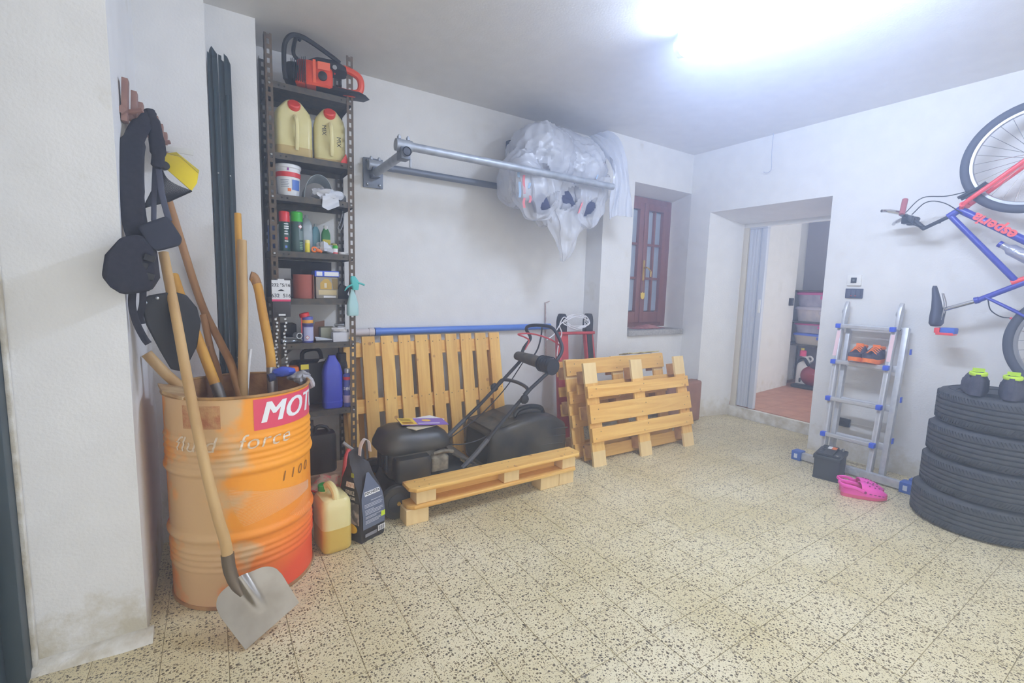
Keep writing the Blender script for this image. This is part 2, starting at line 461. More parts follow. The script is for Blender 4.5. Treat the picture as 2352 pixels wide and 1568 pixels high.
mb = MB(); mb.prism([(-0.03, 0.03), (-0.012, 0.022), (0, 0.036), (0.012, 0.022), (0.03, 0.03), (0.03, -0.01), (0.02, -0.035), (0, -0.045), (-0.02, -0.035), (-0.03, -0.01)], -0.004, 0.004, T((3.975, WY - 0.045, 1.3), (PI / 2, 0, 0)))
tg = single(mb, 'key_tag', mat('tag_yellow', (236, 204, 66), 0.5), 'yellow shield shaped tag hanging under the brass window handle', 'tag', (3.975, WY - 0.045, 1.26), bevel=0.001)
MB().tube([(3.975, WY - 0.045, 1.33), (3.975, WY - 0.05, 1.47)], 0.002, 5).build('string', 'brass', tg, off=(3.975, WY - 0.045, 1.26))
mb = MB()
def cloth(u, v):
    x, y = 3.72 + 0.42 * u, 3.30 + 0.14 * v
    return (x, y, 0.95 + 0.035 * max(0, math.sin(PI * u) * math.sin(PI * v)) + 0.02 * abs(noise.noise(Vector((x * 14, y * 14, 0)))) )
mb.grid(cloth, 22, 9)
single(mb, 'rag', mat('rag_red', (150, 92, 96), 0.9, col2=(176, 120, 118), nscale=18), 'crumpled dull red rag on the stone window sill', 'rag', (3.9, 3.36, 0.946), solid=0.004)

# ---------------------------------------------------------------- doorway, step, folding door, room beyond
struct(MB().bb((4.81, 1.6, -0.1), (4.86, 3.0, 0.108)), 'door_step', 'concrete_rough', smooth=0)['kind'] = 'structure'
inner = struct(MB().bb((4.86, 1.2, -0.1), (7.9, 3.6, 0.104)), 'floor_inner', 'terracotta_joint', smooth=0)
tm2 = MB().bb((-0.158, -0.158, 0), (0.158, 0.158, 0.008)).mesh('terracotta_tile', 'terracotta', smooth=0)
for i in range(8):
    for j in range(6):
        x, y = 5.03 + 0.32 * i, 1.5 + 0.32 * j
        if y < 1.7 or y > 3.2 or x > 7.3: continue
        o = bpy.data.objects.new('terracotta_tile', tm2); COL.objects.link(o); o.location = (x, y, 0.104); o.parent = inner
mb = MB(); mb.prism([(4.8, 2.97), (5.66, 3.09), (6.62, 3.18), (6.62, 3.4), (4.8, 3.4)], 0.1, 2.6)
struct(mb, 'wall_inner', 'plaster', smooth=0)
struct(MB().bb((7.75, 1.2, 0.1), (7.9, 3.6, 2.6)), 'wall_inner_far', 'plaster', smooth=0)
struct(MB().bb((6.62, 3.4, 0.1), (7.75, 3.55, 2.6)), 'wall_inner_back', 'plaster', smooth=0)
struct(MB().bb((4.82, 1.2, 2.6), (7.9, 3.6, 2.7)), 'ceiling_inner', 'ceiling_paint', smooth=0)
struct(MB().bb((4.84, 2.845, 0.104), (4.9, 2.905, 2.09)), 'trim_1', mat('cream_trim', (214, 206, 190), 0.6), smooth=0)
struct(MB().bb((4.83, 1.8, 2.045), (4.89, 2.9, 2.1)), 'trim_2', 'white_plastic', smooth=0)
fd = thing('folding_door', 'pale grey folding door pushed together at the left of the doorway', 'door', (4.87, 2.74, 0.112))
pm = mat('door_plastic', (196, 200, 212), 0.4)
y = 2.84
for k in range(7):
    MB().bb((-0.033, -0.0045, 0), (0.033, 0.0045, 1.92)).build('door_slat', pm, fd, off=(0, 0, 0), bevel=0.003)
for k, o in enumerate([c for c in fd.children]):
    o.location = (0.0, 0.095 - 0.0165 * k, 0.004); o.rotation_euler = (0, 0, math.radians(68 if k % 2 else 112))
MB().bb((4.845, 2.65, 0.114), (4.895, 2.705, 2.03)).build('end_post', pm, fd, bevel=0.008)
hd = MB().bb((4.835, 2.66, 1.15), (4.846, 2.685, 1.29)).build('handle', 'white_plastic', fd, bevel=0.003)
MB().bb((4.84, 2.65, 2.03), (4.9, 2.84, 2.05)).build('top_track', pm, fd, bevel=0.003)
# switch on the inner wall
sw = single(MB().bb((6.44, 3.135, 1.21), (6.52, 3.165, 1.31)), 'light_switch', 'dark_plastic', 'dark switch plate on the white wall beyond the doorway', 'switch', (6.48, 3.16, 1.21), bevel=0.006)
MB().bb((6.465, 3.128, 1.235), (6.495, 3.137, 1.285)).build('rocker', mat('rocker_grey', (86, 88, 94), 0.4), sw, off=(6.48, 3.16, 1.21), bevel=0.003)

# ---------------------------------------------------------------- ceiling lamp
LX, LZ, LR = 2.30, 2.72, 0.05
lamp = thing('ceiling_lamp', 'long bright fluorescent batten on the ceiling', 'lamp', (LX, 1.25, CEIL))
MB().bb((LX - 0.035, 0.62, LZ + 0.01), (LX + 0.035, 1.85, CEIL)).build('housing', 'white_plastic', lamp, bevel=0.01)
lm = bpy.data.materials.new('lamp_glow'); lm.use_nodes = True
e = lm.node_tree.nodes.new('ShaderNodeEmission'); e.inputs[0].default_value = (0.57, 0.70, 1.0, 1); e.inputs[1].default_value = LAMP_STRENGTH
lm.node_tree.links.new(e.outputs[0], lm.node_tree.nodes['Material Output'].inputs[0])
mb = MB(); pr = [(LX + LR * math.cos(a), LZ + LR * math.sin(a)) for a in [PI * 0.9 + PI * 1.2 * i / 14 for i in range(15)]]
mb.prism(pr, 0.64, 1.83, Mx); mb.build('diffuser', lm, lamp)
for y in (0.625, 1.845):
    MB().prism([(p[0], p[1]) for p in [(LX + LR * 1.05 * math.cos(a), LZ + LR * 1.05 * math.sin(a)) for a in [PI * 0.9 + PI * 1.2 * i / 14 for i in range(15)]]], y - 0.015, y + 0.015, Mx).build('end_cap', 'white_plastic', lamp)

# wire hook from the ceiling by the door
mb = MB(); mb.tube(spline([(4.335, 2.40, CEIL), (4.335, 2.40, 2.62), (4.335, 2.39, 2.5), (4.335, 2.40, 2.465), (4.335, 2.435, 2.455), (4.335, 2.46, 2.47)]), 0.003, 6)
single(mb, 'wire_hook', mat('wire_grey', (176, 180, 196), 0.5), 'thin wire hook hanging from the ceiling above the doorway', 'hook', (4.335, 2.4, CEIL))

# ---------------------------------------------------------------- green metal rails in the gap
def rail(x0, x1, y, z1, label, jag):
    t = thing('metal_rail', label, 'metal rail', ((x0 + x1) / 2, y, 0), 'dark green rails standing in the wall gap')
    mb = MB(); w = x1 - x0; n = 7
    prof = [(0, 0), (0.25, 0), (0.25, 0.012), (0.45, 0.012), (0.45, 0), (0.75, 0), (0.75, 0.01), (1, 0.01), (1, 0.05), (0, 0.05)]
    lo = [(x0 + w * p[0], y - 0.0 + p[1] - 0.025, 0.0) for p in prof]
    hi = [(x0 + w * p[0], y + p[1] - 0.025, z1 + jag * (random.random() - 0.5)) for p in prof]
    mb.loft([lo, hi]); mb.build('channel', 'green_metal', t, smooth=0)
    MB().bb((x0 + w * 0.5, y - 0.032, 0.05), (x0 + w * 0.72, y - 0.026, z1 - 0.18)).build('insert', mat('green_metal_light', (46, 64, 72), 0.3), t, bevel=0.002)
    for z in (0.9, 1.9):
        MB().lathe([(0.004, 0), (0.004, 0.004)], 8, T((x0 + w * 0.6, y - 0.032, z), (PI / 2, 0, 0))).build('rivet', 'steel', t)
rail(0.03, 0.075, 3.02, 2.51, 'dark green metal rail with jagged top, left one against the wall edge', 0.07)
rail(0.08, 0.135, 3.06, 2.50, 'dark green metal rail with torn top, right one nearer the shelving', 0.06)

# ---------------------------------------------------------------- slotted steel shelving
mat('shelf_steel', (72, 70, 68), 0.55, metal=0.25, col2=(96, 88, 76), nscale=25, bump=0.1)
mat('shelf_rust', (92, 83, 72), 0.7, metal=0.2, col2=(112, 94, 76), nscale=30)
SX0, SX1, SY0, SY1 = 0.305, 0.795, 3.12, 3.455
SZ = [0.51, 0.955, 1.235, 1.521, 1.852, 2.09, 2.485]      # top of each shelf
sh = thing('shelving_unit', 'narrow slotted steel shelving unit packed with cans and bottles', 'shelf', ((SX0 + SX1) / 2, 3.29, 0))
def slotted(p0, du, h):
    """a strip of angle iron with real slots; p0 bottom corner, du horizontal unit direction, 4 cm wide"""
    mb = MB(); W = 0.04; s0, s1 = 0.013, 0.027; pitch = 0.052; sl = 0.028
    p0 = Vector(p0); du = Vector(du)
    def q(a, z): return p0 + du * a + Vector((0, 0, z))
    def quad(a0, a1, z0, z1): mb.add([q(a0, z0), q(a1, z0), q(a1, z1), q(a0, z1)], [(0, 1, 2, 3)])
    quad(0, s0, 0, h); quad(s1, W, 0, h); z = 0.0
    while z < h:
        top = min(z + pitch - sl, h); quad(s0, s1, z, top); z += pitch
    return mb
for x, sx in ((SX0, 1), (SX1, -1)):
    for y, sy in ((SY0, 1), (SY1, -1)):
        mb = slotted((x, y, 0), (sx, 0, 0), 2.735 if sy > 0 else 2.72)
        m2 = slotted((x, y, 0), (0, sy, 0), 2.735 if sy > 0 else 2.72)
        mb.v += m2.v; k = len(mb.v) - len(m2.v); mb.f += [tuple(i + k for i in f) for f in m2.f]
        p = mb.build('post', 'shelf_rust' if sy > 0 else 'shelf_steel', sh, smooth=0, solid=0.002)
        for z in SZ:
            if sy > 0:
                MB().lathe([(0.007, 0), (0.007, 0.004), (0.004, 0.006)], 8, T((x + sx * 0.02, y - 0.002, z - 0.018), (PI / 2, 0, 0))).build('bolt', 'steel', p)
for z in SZ:
    mb = MB()
    mb.bb((SX0 + 0.004, SY0 + 0.004, z - 0.003), (SX1 - 0.004, SY1 - 0.004, z))
    mb.bb((SX0 + 0.006, SY0 + 0.003, z - 0.036), (SX1 - 0.006, SY0 + 0.006, z - 0.002))
    mb.bb((SX0 + 0.006, SY1 - 0.006, z - 0.036), (SX1 - 0.006, SY1 - 0.003, z - 0.002))
    mb.bb((SX0 + 0.003, SY0 + 0.006, z - 0.036), (SX0 + 0.006, SY1 - 0.006, z - 0.002))
    mb.bb((SX1 - 0.006, SY0 + 0.006, z - 0.036), (SX1 - 0.003, SY1 - 0.006, z - 0.002))
    o = mb.build('shelf_board', 'shelf_steel', sh, smooth=0)
    for x in (SX0 + 0.07, SX0 + 0.1, SX1 - 0.07):
        MB().lathe([(0.005, 0), (0.005, 0.0015)], 8, T((x, SY0 + 0.0025, z - 0.018), (PI / 2, 0, 0))).build('hole', mat('hole_dark', (30, 28, 28), 0.9), o)
for z in (1.85, 0.955):                                       # diagonal gussets at the back corners
    MB().add([(SX0 + 0.2, SY1 - 0.004, z - 0.036), (SX0 + 0.01, SY1 - 0.004, z - 0.036), (SX0 + 0.01, SY1 - 0.004, z - 0.2)], [(0, 1, 2)]).build('gusset', 'shelf_steel', sh, smooth=0, solid=0.002)
mb = MB(); mb.bb((SX0 + 0.01, SY1 - 0.012, 1.2), (SX1 - 0.08, SY1 - 0.008, 1.48)); mb.build('back_panel', mat('mesh_dark', (70, 70, 74), 0.8), sh, smooth=0)

# ---- helpers for cans and bottles
def can(name, label, cat, x, y, z, r, h, body, cap=None, caph=0.0, capr=None, group=None, bands=(), dome=0.0, n=24, neck=None):
    t = thing(name, label, cat, (x, y, z), group)
    top = h - caph
    prof = [(r * 0.94, 0), (r, 0.004), (r, top - dome - 0.003)]
    if dome: prof += [(r * 0.9, top - dome * 0.5), (r * 0.55, top - 0.002), (r * 0.5, top)]
    else: prof += [(r * 0.95, top)]
    MB().lathe(prof, n, T((x, y, z))).build('body', body, t)
    if cap: MB().lathe([(capr or r * 0.97, 0), (capr or r * 0.97, caph - 0.006), ((capr or r) * 0.85, caph)], n, T((x, y, z + top))).build('cap', cap, t)
    for z0, z1, m in bands:
        MB().lathe([(r + 0.0004, z0), (r + 0.0008, z0 + 0.001), (r + 0.0008, z1 - 0.001), (r + 0.0004, z1)], n, T((x, y, z))).build('label_band', m, t)
    return t
def bottle(name, label, cat, x, y, z, w, d, h, body, cap, sh_z=0.7, neck=0.25, rz=0.0, group=None, caph=0.02, capm=None):
    t = thing(name, label, cat, (x, y, z), group)
    rings = []
    for zz, k in ((0, 0.92), (0.01, 1), (h * sh_z, 1), (h * (sh_z + (1 - sh_z) * 0.35), 0.85), (h * (sh_z + (1 - sh_z) * 0.75), 0.45), (h - caph, neck), (h - caph + 0.002, neck)):
        rings.append([(a * k, b * (k if k > 0.5 else neck * w / d if k == neck else k), zz) for a, b in rrect(w, d, min(w, d) * 0.3)])
    MB().loft(rings, True, False, T((x, y, z), (0, 0, rz))).build('body', body, t)
    MB().lathe([(w * neck * 0.62, 0), (w * neck * 0.62, caph), (w * neck * 0.5, caph + 0.003)], 14, T((x, y, z + h - caph))).build('cap', cap, t)
    return t

P = lambda n, c, r=0.4, **k: mat(n, c, r, **k)
P('red_plastic', (226, 64, 50)); P('orange_saw', (232, 84, 50), 0.45, col2=(216, 70, 40), nscale=15); P('black_plastic', (30, 31, 36), 0.5)
P('tank_plastic', (222, 214, 160), 0.35, col2=(208, 196, 128), nscale=4); P('tank_fuel', (190, 166, 104), 0.4)
P('print_black', (40, 40, 48), 0.6); P('print_white', (236, 236, 238), 0.5); P('tin_silver', (190, 194, 200), 0.3, metal=0.7)
P('label_blue', (92, 128, 206)); P('label_red', (222, 62, 66)); P('can_green', (52, 176, 48)); P('can_red', (226, 58, 62)); P('label_dark', (46, 78, 70))
P('clear_plastic', (188, 200, 206), 0.25, col2=(170, 184, 190), nscale=12); P('yellow_plastic', (234, 218, 60)); P('orange_plastic', (244, 126, 50)); P('white_label', (232, 234, 236))

# ---- top shelf: chainsaw
z = SZ[6]
saw = thing('chainsaw', 'orange chainsaw with black wrap handle on the top shelf', 'chainsaw', (0.6, 3.24, z))
SM = T((0.625, 3.145, z), (0, 0, math.radians(-10)), (1.05, 1.05, 1.08))
mb = MB(SM)
for rings in ([[(x, y * (1 - 0.12 * (zz > 0.1)), zz) for x, y in [(p[0] * k - 0.05 , p[1] * k) for p in rrect(0.2, 0.17, 0.04)]] for zz, k in ((0.01, 0.9), (0.02, 1), (0.11, 1), (0.14, 0.86))],):
    mb.loft(rings)
mb.build('engine_cover', 'orange_saw', saw)
mb = MB(SM)
for i in range(9): mb.bb((0, 0, 0), (0, 0, 0)) if False else mb.box((-0.165 + 0.009 * i, -0.001 * i, 0.075), (0.004, 0.17 + 0.002 * i, 0.1 + 0.004 * i))
mb.build('cooling_fins', 'black_plastic', saw, bevel=0.001, seg=1)
mb = MB(SM); mb.ell((-0.15, 0, 0.07), (0.06, 0.075, 0.06), 16, 10, e=0.7); mb.build('muffler', 'black_plastic', saw)
mb = MB(SM); mb.loft([[(x + 0.02, y, zz) for x, y in [(p[0] * k, p[1] * k) for p in rrect(0.22, 0.13, 0.04)]] for zz, k in ((0.12, 1.0), (0.15, 0.95), (0.175, 0.6))]); mb.build('top_cover', 'black_plastic', saw)
hp = spline([(-0.195, -0.09, 0.01), (-0.2, -0.09, 0.08), (-0.195, -0.09, 0.18), (-0.165, -0.085, 0.235), (-0.12, -0.07, 0.25), (-0.06, -0.06, 0.235), (0.04, -0.05, 0.19), (0.09, -0.04, 0.165)], 5)
MB(SM).tube(hp, 0.0125, 10).build('front_handle', 'black_plastic', saw)
hp = spline([(-0.12, 0.02, 0.27), (-0.14, 0.0, 0.265), (-0.155, 0.05, 0.2), (-0.1, 0.06, 0.16)], 5)
MB(SM).tube(hp, 0.011, 8).build('hand_guard', 'black_plastic', saw)
rp = spline([(0.05, 0, 0.13), (0.09, 0, 0.155), (0.17, 0, 0.14), (0.205, 0, 0.11), (0.205, 0, 0.055), (0.17, 0, 0.03), (0.08, 0, 0.03)], 5)
MB(SM).tube(rp, 0.02, 10).build('rear_handle', 'orange_saw', saw)
mb = MB(SM); mb.loft([[(-0.04, -0.07, 0.008), (0.23, -0.05, 0.015), (0.26, 0.0, 0.012), (0.23, 0.06, 0.012), (-0.04, 0.07, 0.008)], [(-0.04, -0.06, 0.035), (0.2, -0.04, 0.03), (0.22, 0, 0.03), (0.2, 0.05, 0.03), (-0.04, 0.06, 0.035)]]); mb.build('hand_plate', 'black_plastic', saw, bevel=0.003)
MB(SM).lathe([(0.024, 0), (0.024, 0.012), (0.018, 0.016)], 16, T((-0.005, -0.085, 0.06), (PI / 2, 0, 0))).build('fuel_cap', 'black_plastic', saw)
MB(SM).bb((-0.03, -0.0872, 0.095), (0.035, -0.0855, 0.135)).build('side_panel', mat('saw_panel', (240, 112, 80), 0.45), saw)
MB(SM).lathe([(0.012, 0), (0.012, 0.004)], 14, T((0.06, -0.07, 0.125), (PI / 2, 0, 0))).build('emblem', 'tin_silver', saw)
MB(SM).bb((-0.055, -0.0875, 0.02), (-0.04, -0.084, 0.14)).build('trim_strip', mat('saw_trim', (236, 100, 64), 0.45), saw)
single(MB().bb((0.372, 3.33, z), (0.43, 3.4, z + 0.035)), 'cardboard_box', mat('card_brown', (170, 150, 130), 0.8), 'small brown cardboard box behind the chainsaw', 'box', (0.4, 3.36, z), bevel=0.002)

# ---- second shelf: fuel mix canisters
z = SZ[5]
def canister(name, label, x, y, w, d, h, rz, fill, words):
    t = thing(name, label, 'canister', (x, y, z), 'fuel canisters on the shelf')
    M = T((x, y, z), (0, 0, rz)); rd = 0.03
    prof = ((0, 0.95), (0.008, 1), (h * 0.68, 1), (h * 0.8, 0.9), (h * 0.93, 0.55), (h * 0.97, 0.42), (h * 0.985, 0.3))
    body = MB(M).loft([[(a * k, b * (1 - (1 - k) * 0.35), zz) for a, b in rrect(w, d, rd)] for zz, k in prof]).build('body', 'tank_plastic', t)
    f = MB(M).loft([[(a * k, b * k, zz) for a, b in rrect(w + 0.002, d + 0.002, rd)] for zz, k in ((0.0005, 0.94), (0.008, 1), (fill, 1), (fill + 0.001, 0.98))]).build('fuel_level', 'tank_fuel', t)
    MB(M).lathe([(0.034, 0), (0.036, 0.008), (0.036, 0.03), (0.03, 0.036)], 20, T((0.0, -d * 0.33, h * 0.86), (0.9, 0, 0))).build('cap', 'red_plastic', t)
    mb = MB(M); mb.tube(spline([(0.0, -d / 2 - 0.002, h * 0.7), (0.004, -d / 2 - 0.028, h * 0.62), (0.006, -d / 2 - 0.03, h * 0.4), (0.008, -d / 2 - 0.004, h * 0.12)], 4), [0.012] * 12 + [0.009], 8); mb.build('grip', mat('tank_rim', (236, 226, 170), 0.35), t)
    for (u, v, a) in words:
        tx = text('MIX', 0.036, M=M @ T((u, -d / 2 - 0.0012, v), (PI / 2, 0, 0)) @ Matrix.Rotation(a, 4, 'Z'))
        tx.build('marker_writing', 'print_black', t, smooth=0)
    return t
canister('canister', 'wide pale fuel canister with red cap, left on the second shelf', 0.458, 3.245, 0.205, 0.16, 0.335, 0.05, 0.06, [])
canister('canister', 'pale yellow fuel canister marked MIX with red cap', 0.672, 3.24, 0.185, 0.15, 0.33, -0.12, 0.02, [(-0.035, 0.19, -PI / 2), (0.05, 0.13, -PI / 2)])
single(MB().add([(0.715, 3.128, z + 0.001), (0.765, 3.13, z + 0.001), (0.75, 3.128, z + 0.06), (0.735, 3.14, z + 0.03)], [(0, 1, 2), (0, 2, 3), (1, 2, 3), (0, 1, 3)]), 'funnel_tip', 'red_plastic', 'red pointed plastic tip on the shelf edge by the MIX canister', 'plastic tip', (0.74, 3.13, z), smooth=0)

# ---- third shelf: bucket, wrapped visor, jar
z = SZ[4]
t = thing('paint_bucket', 'white plastic bucket with red band and blue print', 'bucket', (0.425, 3.22, z))
MB().lathe([(0.058, 0), (0.06, 0.006), (0.069, 0.165), (0.074, 0.17), (0.074, 0.186), (0.07, 0.19)], 28, T((0.425, 3.22, z))).build('body', 'white_label', t)
MB().lathe([(0.0672, 0.115), (0.0695, 0.116), (0.0708, 0.142), (0.0685, 0.143)], 28, T((0.425, 3.22, z))).build('red_band', 'label_red', t)
def on_cyl(cx, cy, cz, r, a0, r1=None, zh=1.0):
    def f(x, y):
        a = a0 + x / r; rr = r + ((r1 - r) * y / zh if r1 else 0)
        return (cx + rr * math.cos(a), cy + rr * math.sin(a), cz + y)
    return f
def patch(f, x0, x1, y0, y1, n=8):
    return MB().grid(lambda u, v: f(x0 + (x1 - x0) * u, y0 + (y1 - y0) * v), n, 3)
f = on_cyl(0.425, 3.22, z, 0.0615, -PI / 2, 0.0722, 0.17)
patch(f, 0.012, 0.062, 0.04, 0.1).build('blue_print', 'label_blue', t)
patch(f, -0.012, 0.006, 0.03, 0.047).build('hazard_print', 'orange_plastic', t)
for k, y in enumerate((0.095, 0.085, 0.075, 0.065, 0.055)): patch(f, -0.05, -0.005 - 0.004 * (k % 2), y - 0.0015, y + 0.0015).build('print_line', mat('print_grey', (150, 158, 178), 0.6), t)
patch(f, -0.012, -0.004, 0.15, 0.165).build('purple_mark', mat('print_purple', (160, 70, 160), 0.6), t)
# wrapped clear visor
vis = thing('visor', 'curved clear plastic visor lying under crumpled wrap on the third shelf', 'visor', (0.6, 3.24, z))
mb = MB(); mb.grid(lambda u, v: (0.6 + 0.085 * math.cos(PI * u), 3.22 + 0.12 * v - 0.03 * math.sin(PI * u), z + 0.01 + (0.15 - 0.03 * v) * math.sin(PI * u) ** 0.8), 20, 8); mb.build('shield', 'clear_plastic', vis, solid=0.002)
def crumple(c, r, amp, fr, n=18, m=12, flat=None):
    def fn(p):
        d = (p - Vector(c)); k = 1 + amp * noise.noise(p * fr) + 0.5 * amp * noise.noise(p * fr * 2.3)
        q = Vector(c) + d * k
        if flat is not None and q.z < flat: q.z = flat
        return q
    return MB().ell(c, r, n, m, fn=fn)
crumple((0.63, 3.15, z + 0.035), (0.075, 0.045, 0.036), 0.7, 30, flat=z + 0.001).build('wrap', mat('film', (214, 218, 228), 0.2), vis)
mb = MB(); mb.grid(lambda u, v: (0.6 + 0.1 * u, 3.114 - 0.008 * math.sin(3 * u + 5 * v), z + 0.02 - (0.085 - 0.05 * abs(u - 0.35)) * v), 10, 8); mb.build('hanging_film', 'film', vis, solid=0.001)
can('glass_jar', 'small clear jar lying at the right of the third shelf', 'jar', 0.74, 3.2, z, 0.024, 0.05, P('jar_glass', (128, 132, 138), 0.2), 'tin_silver', 0.012)

# ---- fourth shelf: sprays and small bottles
z = SZ[3]
def haz(t, cx, cy, cz, r, a):
    f = on_cyl(cx, cy, cz, r + 0.0012, a)
    w = MB(); w.add([f(0, -0.014), f(0.014, 0), f(0, 0.014), f(-0.014, 0)], [(0, 1, 2, 3)]); w.build('hazard_sign', 'label_red', t, smooth=0)
    f = on_cyl(cx, cy, cz, r + 0.002, a)
    w = MB(); w.add([f(0, -0.011), f(0.011, 0), f(0, 0.011), f(-0.011, 0)], [(0, 1, 2, 3)]); w.build('hazard_sign_face', 'print_white', t, smooth=0)
t = can('spray_can', 'spray can with bright red cap on the fourth shelf', 'spray can', 0.392, 3.185, z, 0.031, 0.24, 'label_dark', 'can_red', 0.062, group='spray cans with coloured caps')
f = on_cyl(0.392, 3.185, z, 0.0318, -PI / 2)
for k, (y, w, m) in enumerate(((0.165, 0.02, 'print_white'), (0.15, 0.022, 'print_white'), (0.138, 0.022, 'print_white'), (0.12, 0.014, 'print_white'), (0.105, 0.018, 'print_white'), (0.078, 0.014, 'label_red'), (0.062, 0.016, 'print_white'), (0.028, 0.01, 'label_blue'))):
    patch(f, 0.0 - w * 0.3, w, y - (0.007 if m != 'print_white' else 0.003), y + (0.007 if m != 'print_white' else 0.003)).build('label_line', m, t)
t = can('spray_can', 'spray can with bright green cap on the fourth shelf', 'spray can', 0.462, 3.19, z, 0.036, 0.245, mat('can_slate', (64, 92, 90), 0.35), 'can_green', 0.06, group='spray cans with coloured caps')
haz(t, 0.462, 3.19, z + 0.155, 0.036, -PI / 2 + 0.45)
f = on_cyl(0.462, 3.19, z, 0.0368, -PI / 2)
patch(f, 0.008, 0.036, 0.075, 0.13).build('label_panel', mat('lab_grey', (120, 138, 140), 0.5), t)
for y in (0.02, 0.03, 0.04, 0.05, 0.06): patch(f, 0.01, 0.034, y - 0.002, y + 0.002).build('label_line', mat('lab_green', (150, 190, 160), 0.5), t)
bottle('plastic_bottle', 'clear plastic bottle behind the green-capped spray can', 'bottle', 0.54, 3.33, z, 0.07, 0.06, 0.25, 'clear_plastic', 'clear_plastic')
bottle('plastic_bottle', 'clear bottle with blue-green label at the back of the fourth shelf', 'bottle', 0.6, 3.36, z, 0.055, 0.05, 0.2, mat('blue_green', (120, 170, 186), 0.3), 'clear_plastic')
t = bottle('squeeze_bottle', 'small green bottle with white cap and yellow label', 'bottle', 0.655, 3.31, z, 0.055, 0.045, 0.19, mat('bot_green', (70, 150, 90), 0.4), 'print_white', 0.68, 0.42, caph=0.05)
MB().bb((0.631, 3.285, z + 0.06), (0.679, 3.2865, z + 0.1)).build('label_patch', 'yellow_plastic', t)
can('tube', 'short yellow tube standing beside the green spray can', 'tube', 0.517, 3.165, z, 0.0155, 0.078, 'yellow_plastic', mat('pale_yellow', (240, 232, 150), 0.4), 0.02)
t = thing('clamp', 'orange plastic clamp ring lying on the fourth shelf', 'clamp', (0.565, 3.15, z))
MB().tube(arc((0.555, 3.15, z + 0.021), 0.014, 0, 2 * PI, 14)[:-1], 0.006, 8, closed=True).build('ring', 'orange_plastic', t)
MB().tube([(0.567, 3.15, z + 0.02), (0.6, 3.155, z + 0.009)], [0.013, 0.008], 8).build('grip', 'orange_plastic', t)
can('pill_bottle', 'tiny white bottle with green cap at the shelf edge', 'bottle', 0.683, 3.165, z, 0.016, 0.056, 'print_white', 'can_green', 0.02, bands=((0.004, 0.012, MATS['label_red']),))
cm = crumple((0.625, 3.2, z + 0.035), (0.06, 0.04, 0.034), 0.8, 32, flat=z + 0.001)
single(cm, 'crumpled_bag', 'film', 'crumpled clear bag among the small bottles', 'bag', (0.625, 3.2, z))
bottle('yellow_cloth_roll', 'dull yellow roll behind the tiny white bottle', 'roll', 0.7, 3.28, z, 0.05, 0.05, 0.075, mat('dull_yellow', (190, 184, 110), 0.7), 'dull_yellow', 0.8, 0.6)
can('tape_roll', 'flat white roll of tape at the right end of the fourth shelf', 'tape', 0.735, 3.17, z, 0.028, 0.016, 'print_white')
mb = MB(); mb.tube(spline([(0.76, 3.28, 1.815), (0.735, 3.24, 1.74), (0.715, 3.22, 1.7), (0.73, 3.225, 1.685), (0.755, 3.26, 1.73), (0.772, 3.3, 1.8)]), 0.004, 6)
single(mb, 'wire_loop', 'tin_silver', 'loop of pale wire hanging under the third shelf', 'wire', (0.74, 3.25, 1.68))
# blue cardboard tube outside the left post
can('cartridge', 'blue and white cartridge between the shelving post and the wall', 'cartridge', 0.335, 3.33, z, 0.022, 0.2, mat('cart_blue', (84, 110, 184), 0.5, col2=(130, 150, 200), nscale=40), 'white_label', 0.035)

# ---- fifth shelf: sanding roll, wood stain tin, chain packet
z = SZ[2]
t = thing('sanding_roll', 'roll of red-brown sandpaper', 'sandpaper roll', (0.495, 3.21, z))
MB().lathe([(0.06, 0), (0.06, 0.15), (0.0585, 0.15), (0.0585, 0.0)], 30, T((0.495, 3.21, z)), caps=False).build('roll', mat('sandpaper', (170, 98, 86), 0.9, bump=0.3, bscale=500), t)
MB().bb((0.547, 3.155, z), (0.549, 3.25, z + 0.15)).build('loose_end', mat('sand_back', (190, 150, 132), 0.9), t)
t = thing('stain_tin', 'square wood stain tin with blue lid and picture of a yellow house', 'tin', (0.632, 3.235, z))
MB().bb((0.565, 3.18, z), (0.7, 3.29, z + 0.14)).build('body', mat('tin_photo', (150, 146, 142), 0.5, col2=(170, 160, 140), nscale=14), t, bevel=0.006)
MB().bb((0.557, 3.172, z + 0.14), (0.708, 3.298, z + 0.178)).build('lid', mat('lid_blue', (62, 96, 222), 0.4), t, bevel=0.005)
MB().bb((0.568, 3.1705, z + 0.146), (0.603, 3.172, z + 0.172)).build('lid_label', 'print_white', t); MB().bb((0.615, 3.1705, z + 0.146), (0.703, 3.172, z + 0.172)).build('lid_label', 'print_white', t)
def flat(poly, y, name, m, tt): MB().add([(p[0], y, p[1]) for p in poly], [tuple(range(len(poly)))]).build(name, m, tt, smooth=0)
flat([(0.59, z + 0.06), (0.66, z + 0.06), (0.66, z + 0.1), (0.64, z + 0.127), (0.615, z + 0.127), (0.59, z + 0.1)], 3.1785, 'printed_house', mat('house_y', (206, 170, 84), 0.6), t)
flat([(0.615, z + 0.07), (0.63, z + 0.07), (0.63, z + 0.1), (0.615, z + 0.1)], 3.1775, 'printed_window', mat('house_w', (226, 214, 190), 0.6), t)
flat([(0.58, z + 0.025), (0.69, z + 0.025), (0.69, z + 0.055), (0.58, z + 0.055)], 3.1785, 'printed_band', mat('house_b', (214, 196, 150), 0.6), t)
flat([(0.67, z + 0.06), (0.698, z + 0.06), (0.698, z + 0.13), (0.66, z + 0.13)], 3.1785, 'printed_tree', mat('house_t', (150, 128, 80), 0.6), t)
flat([(0.61, z + 0.006), (0.685, z + 0.006), (0.685, z + 0.018), (0.61, z + 0.018)], 3.1785, 'printed_name', 'print_white', t)
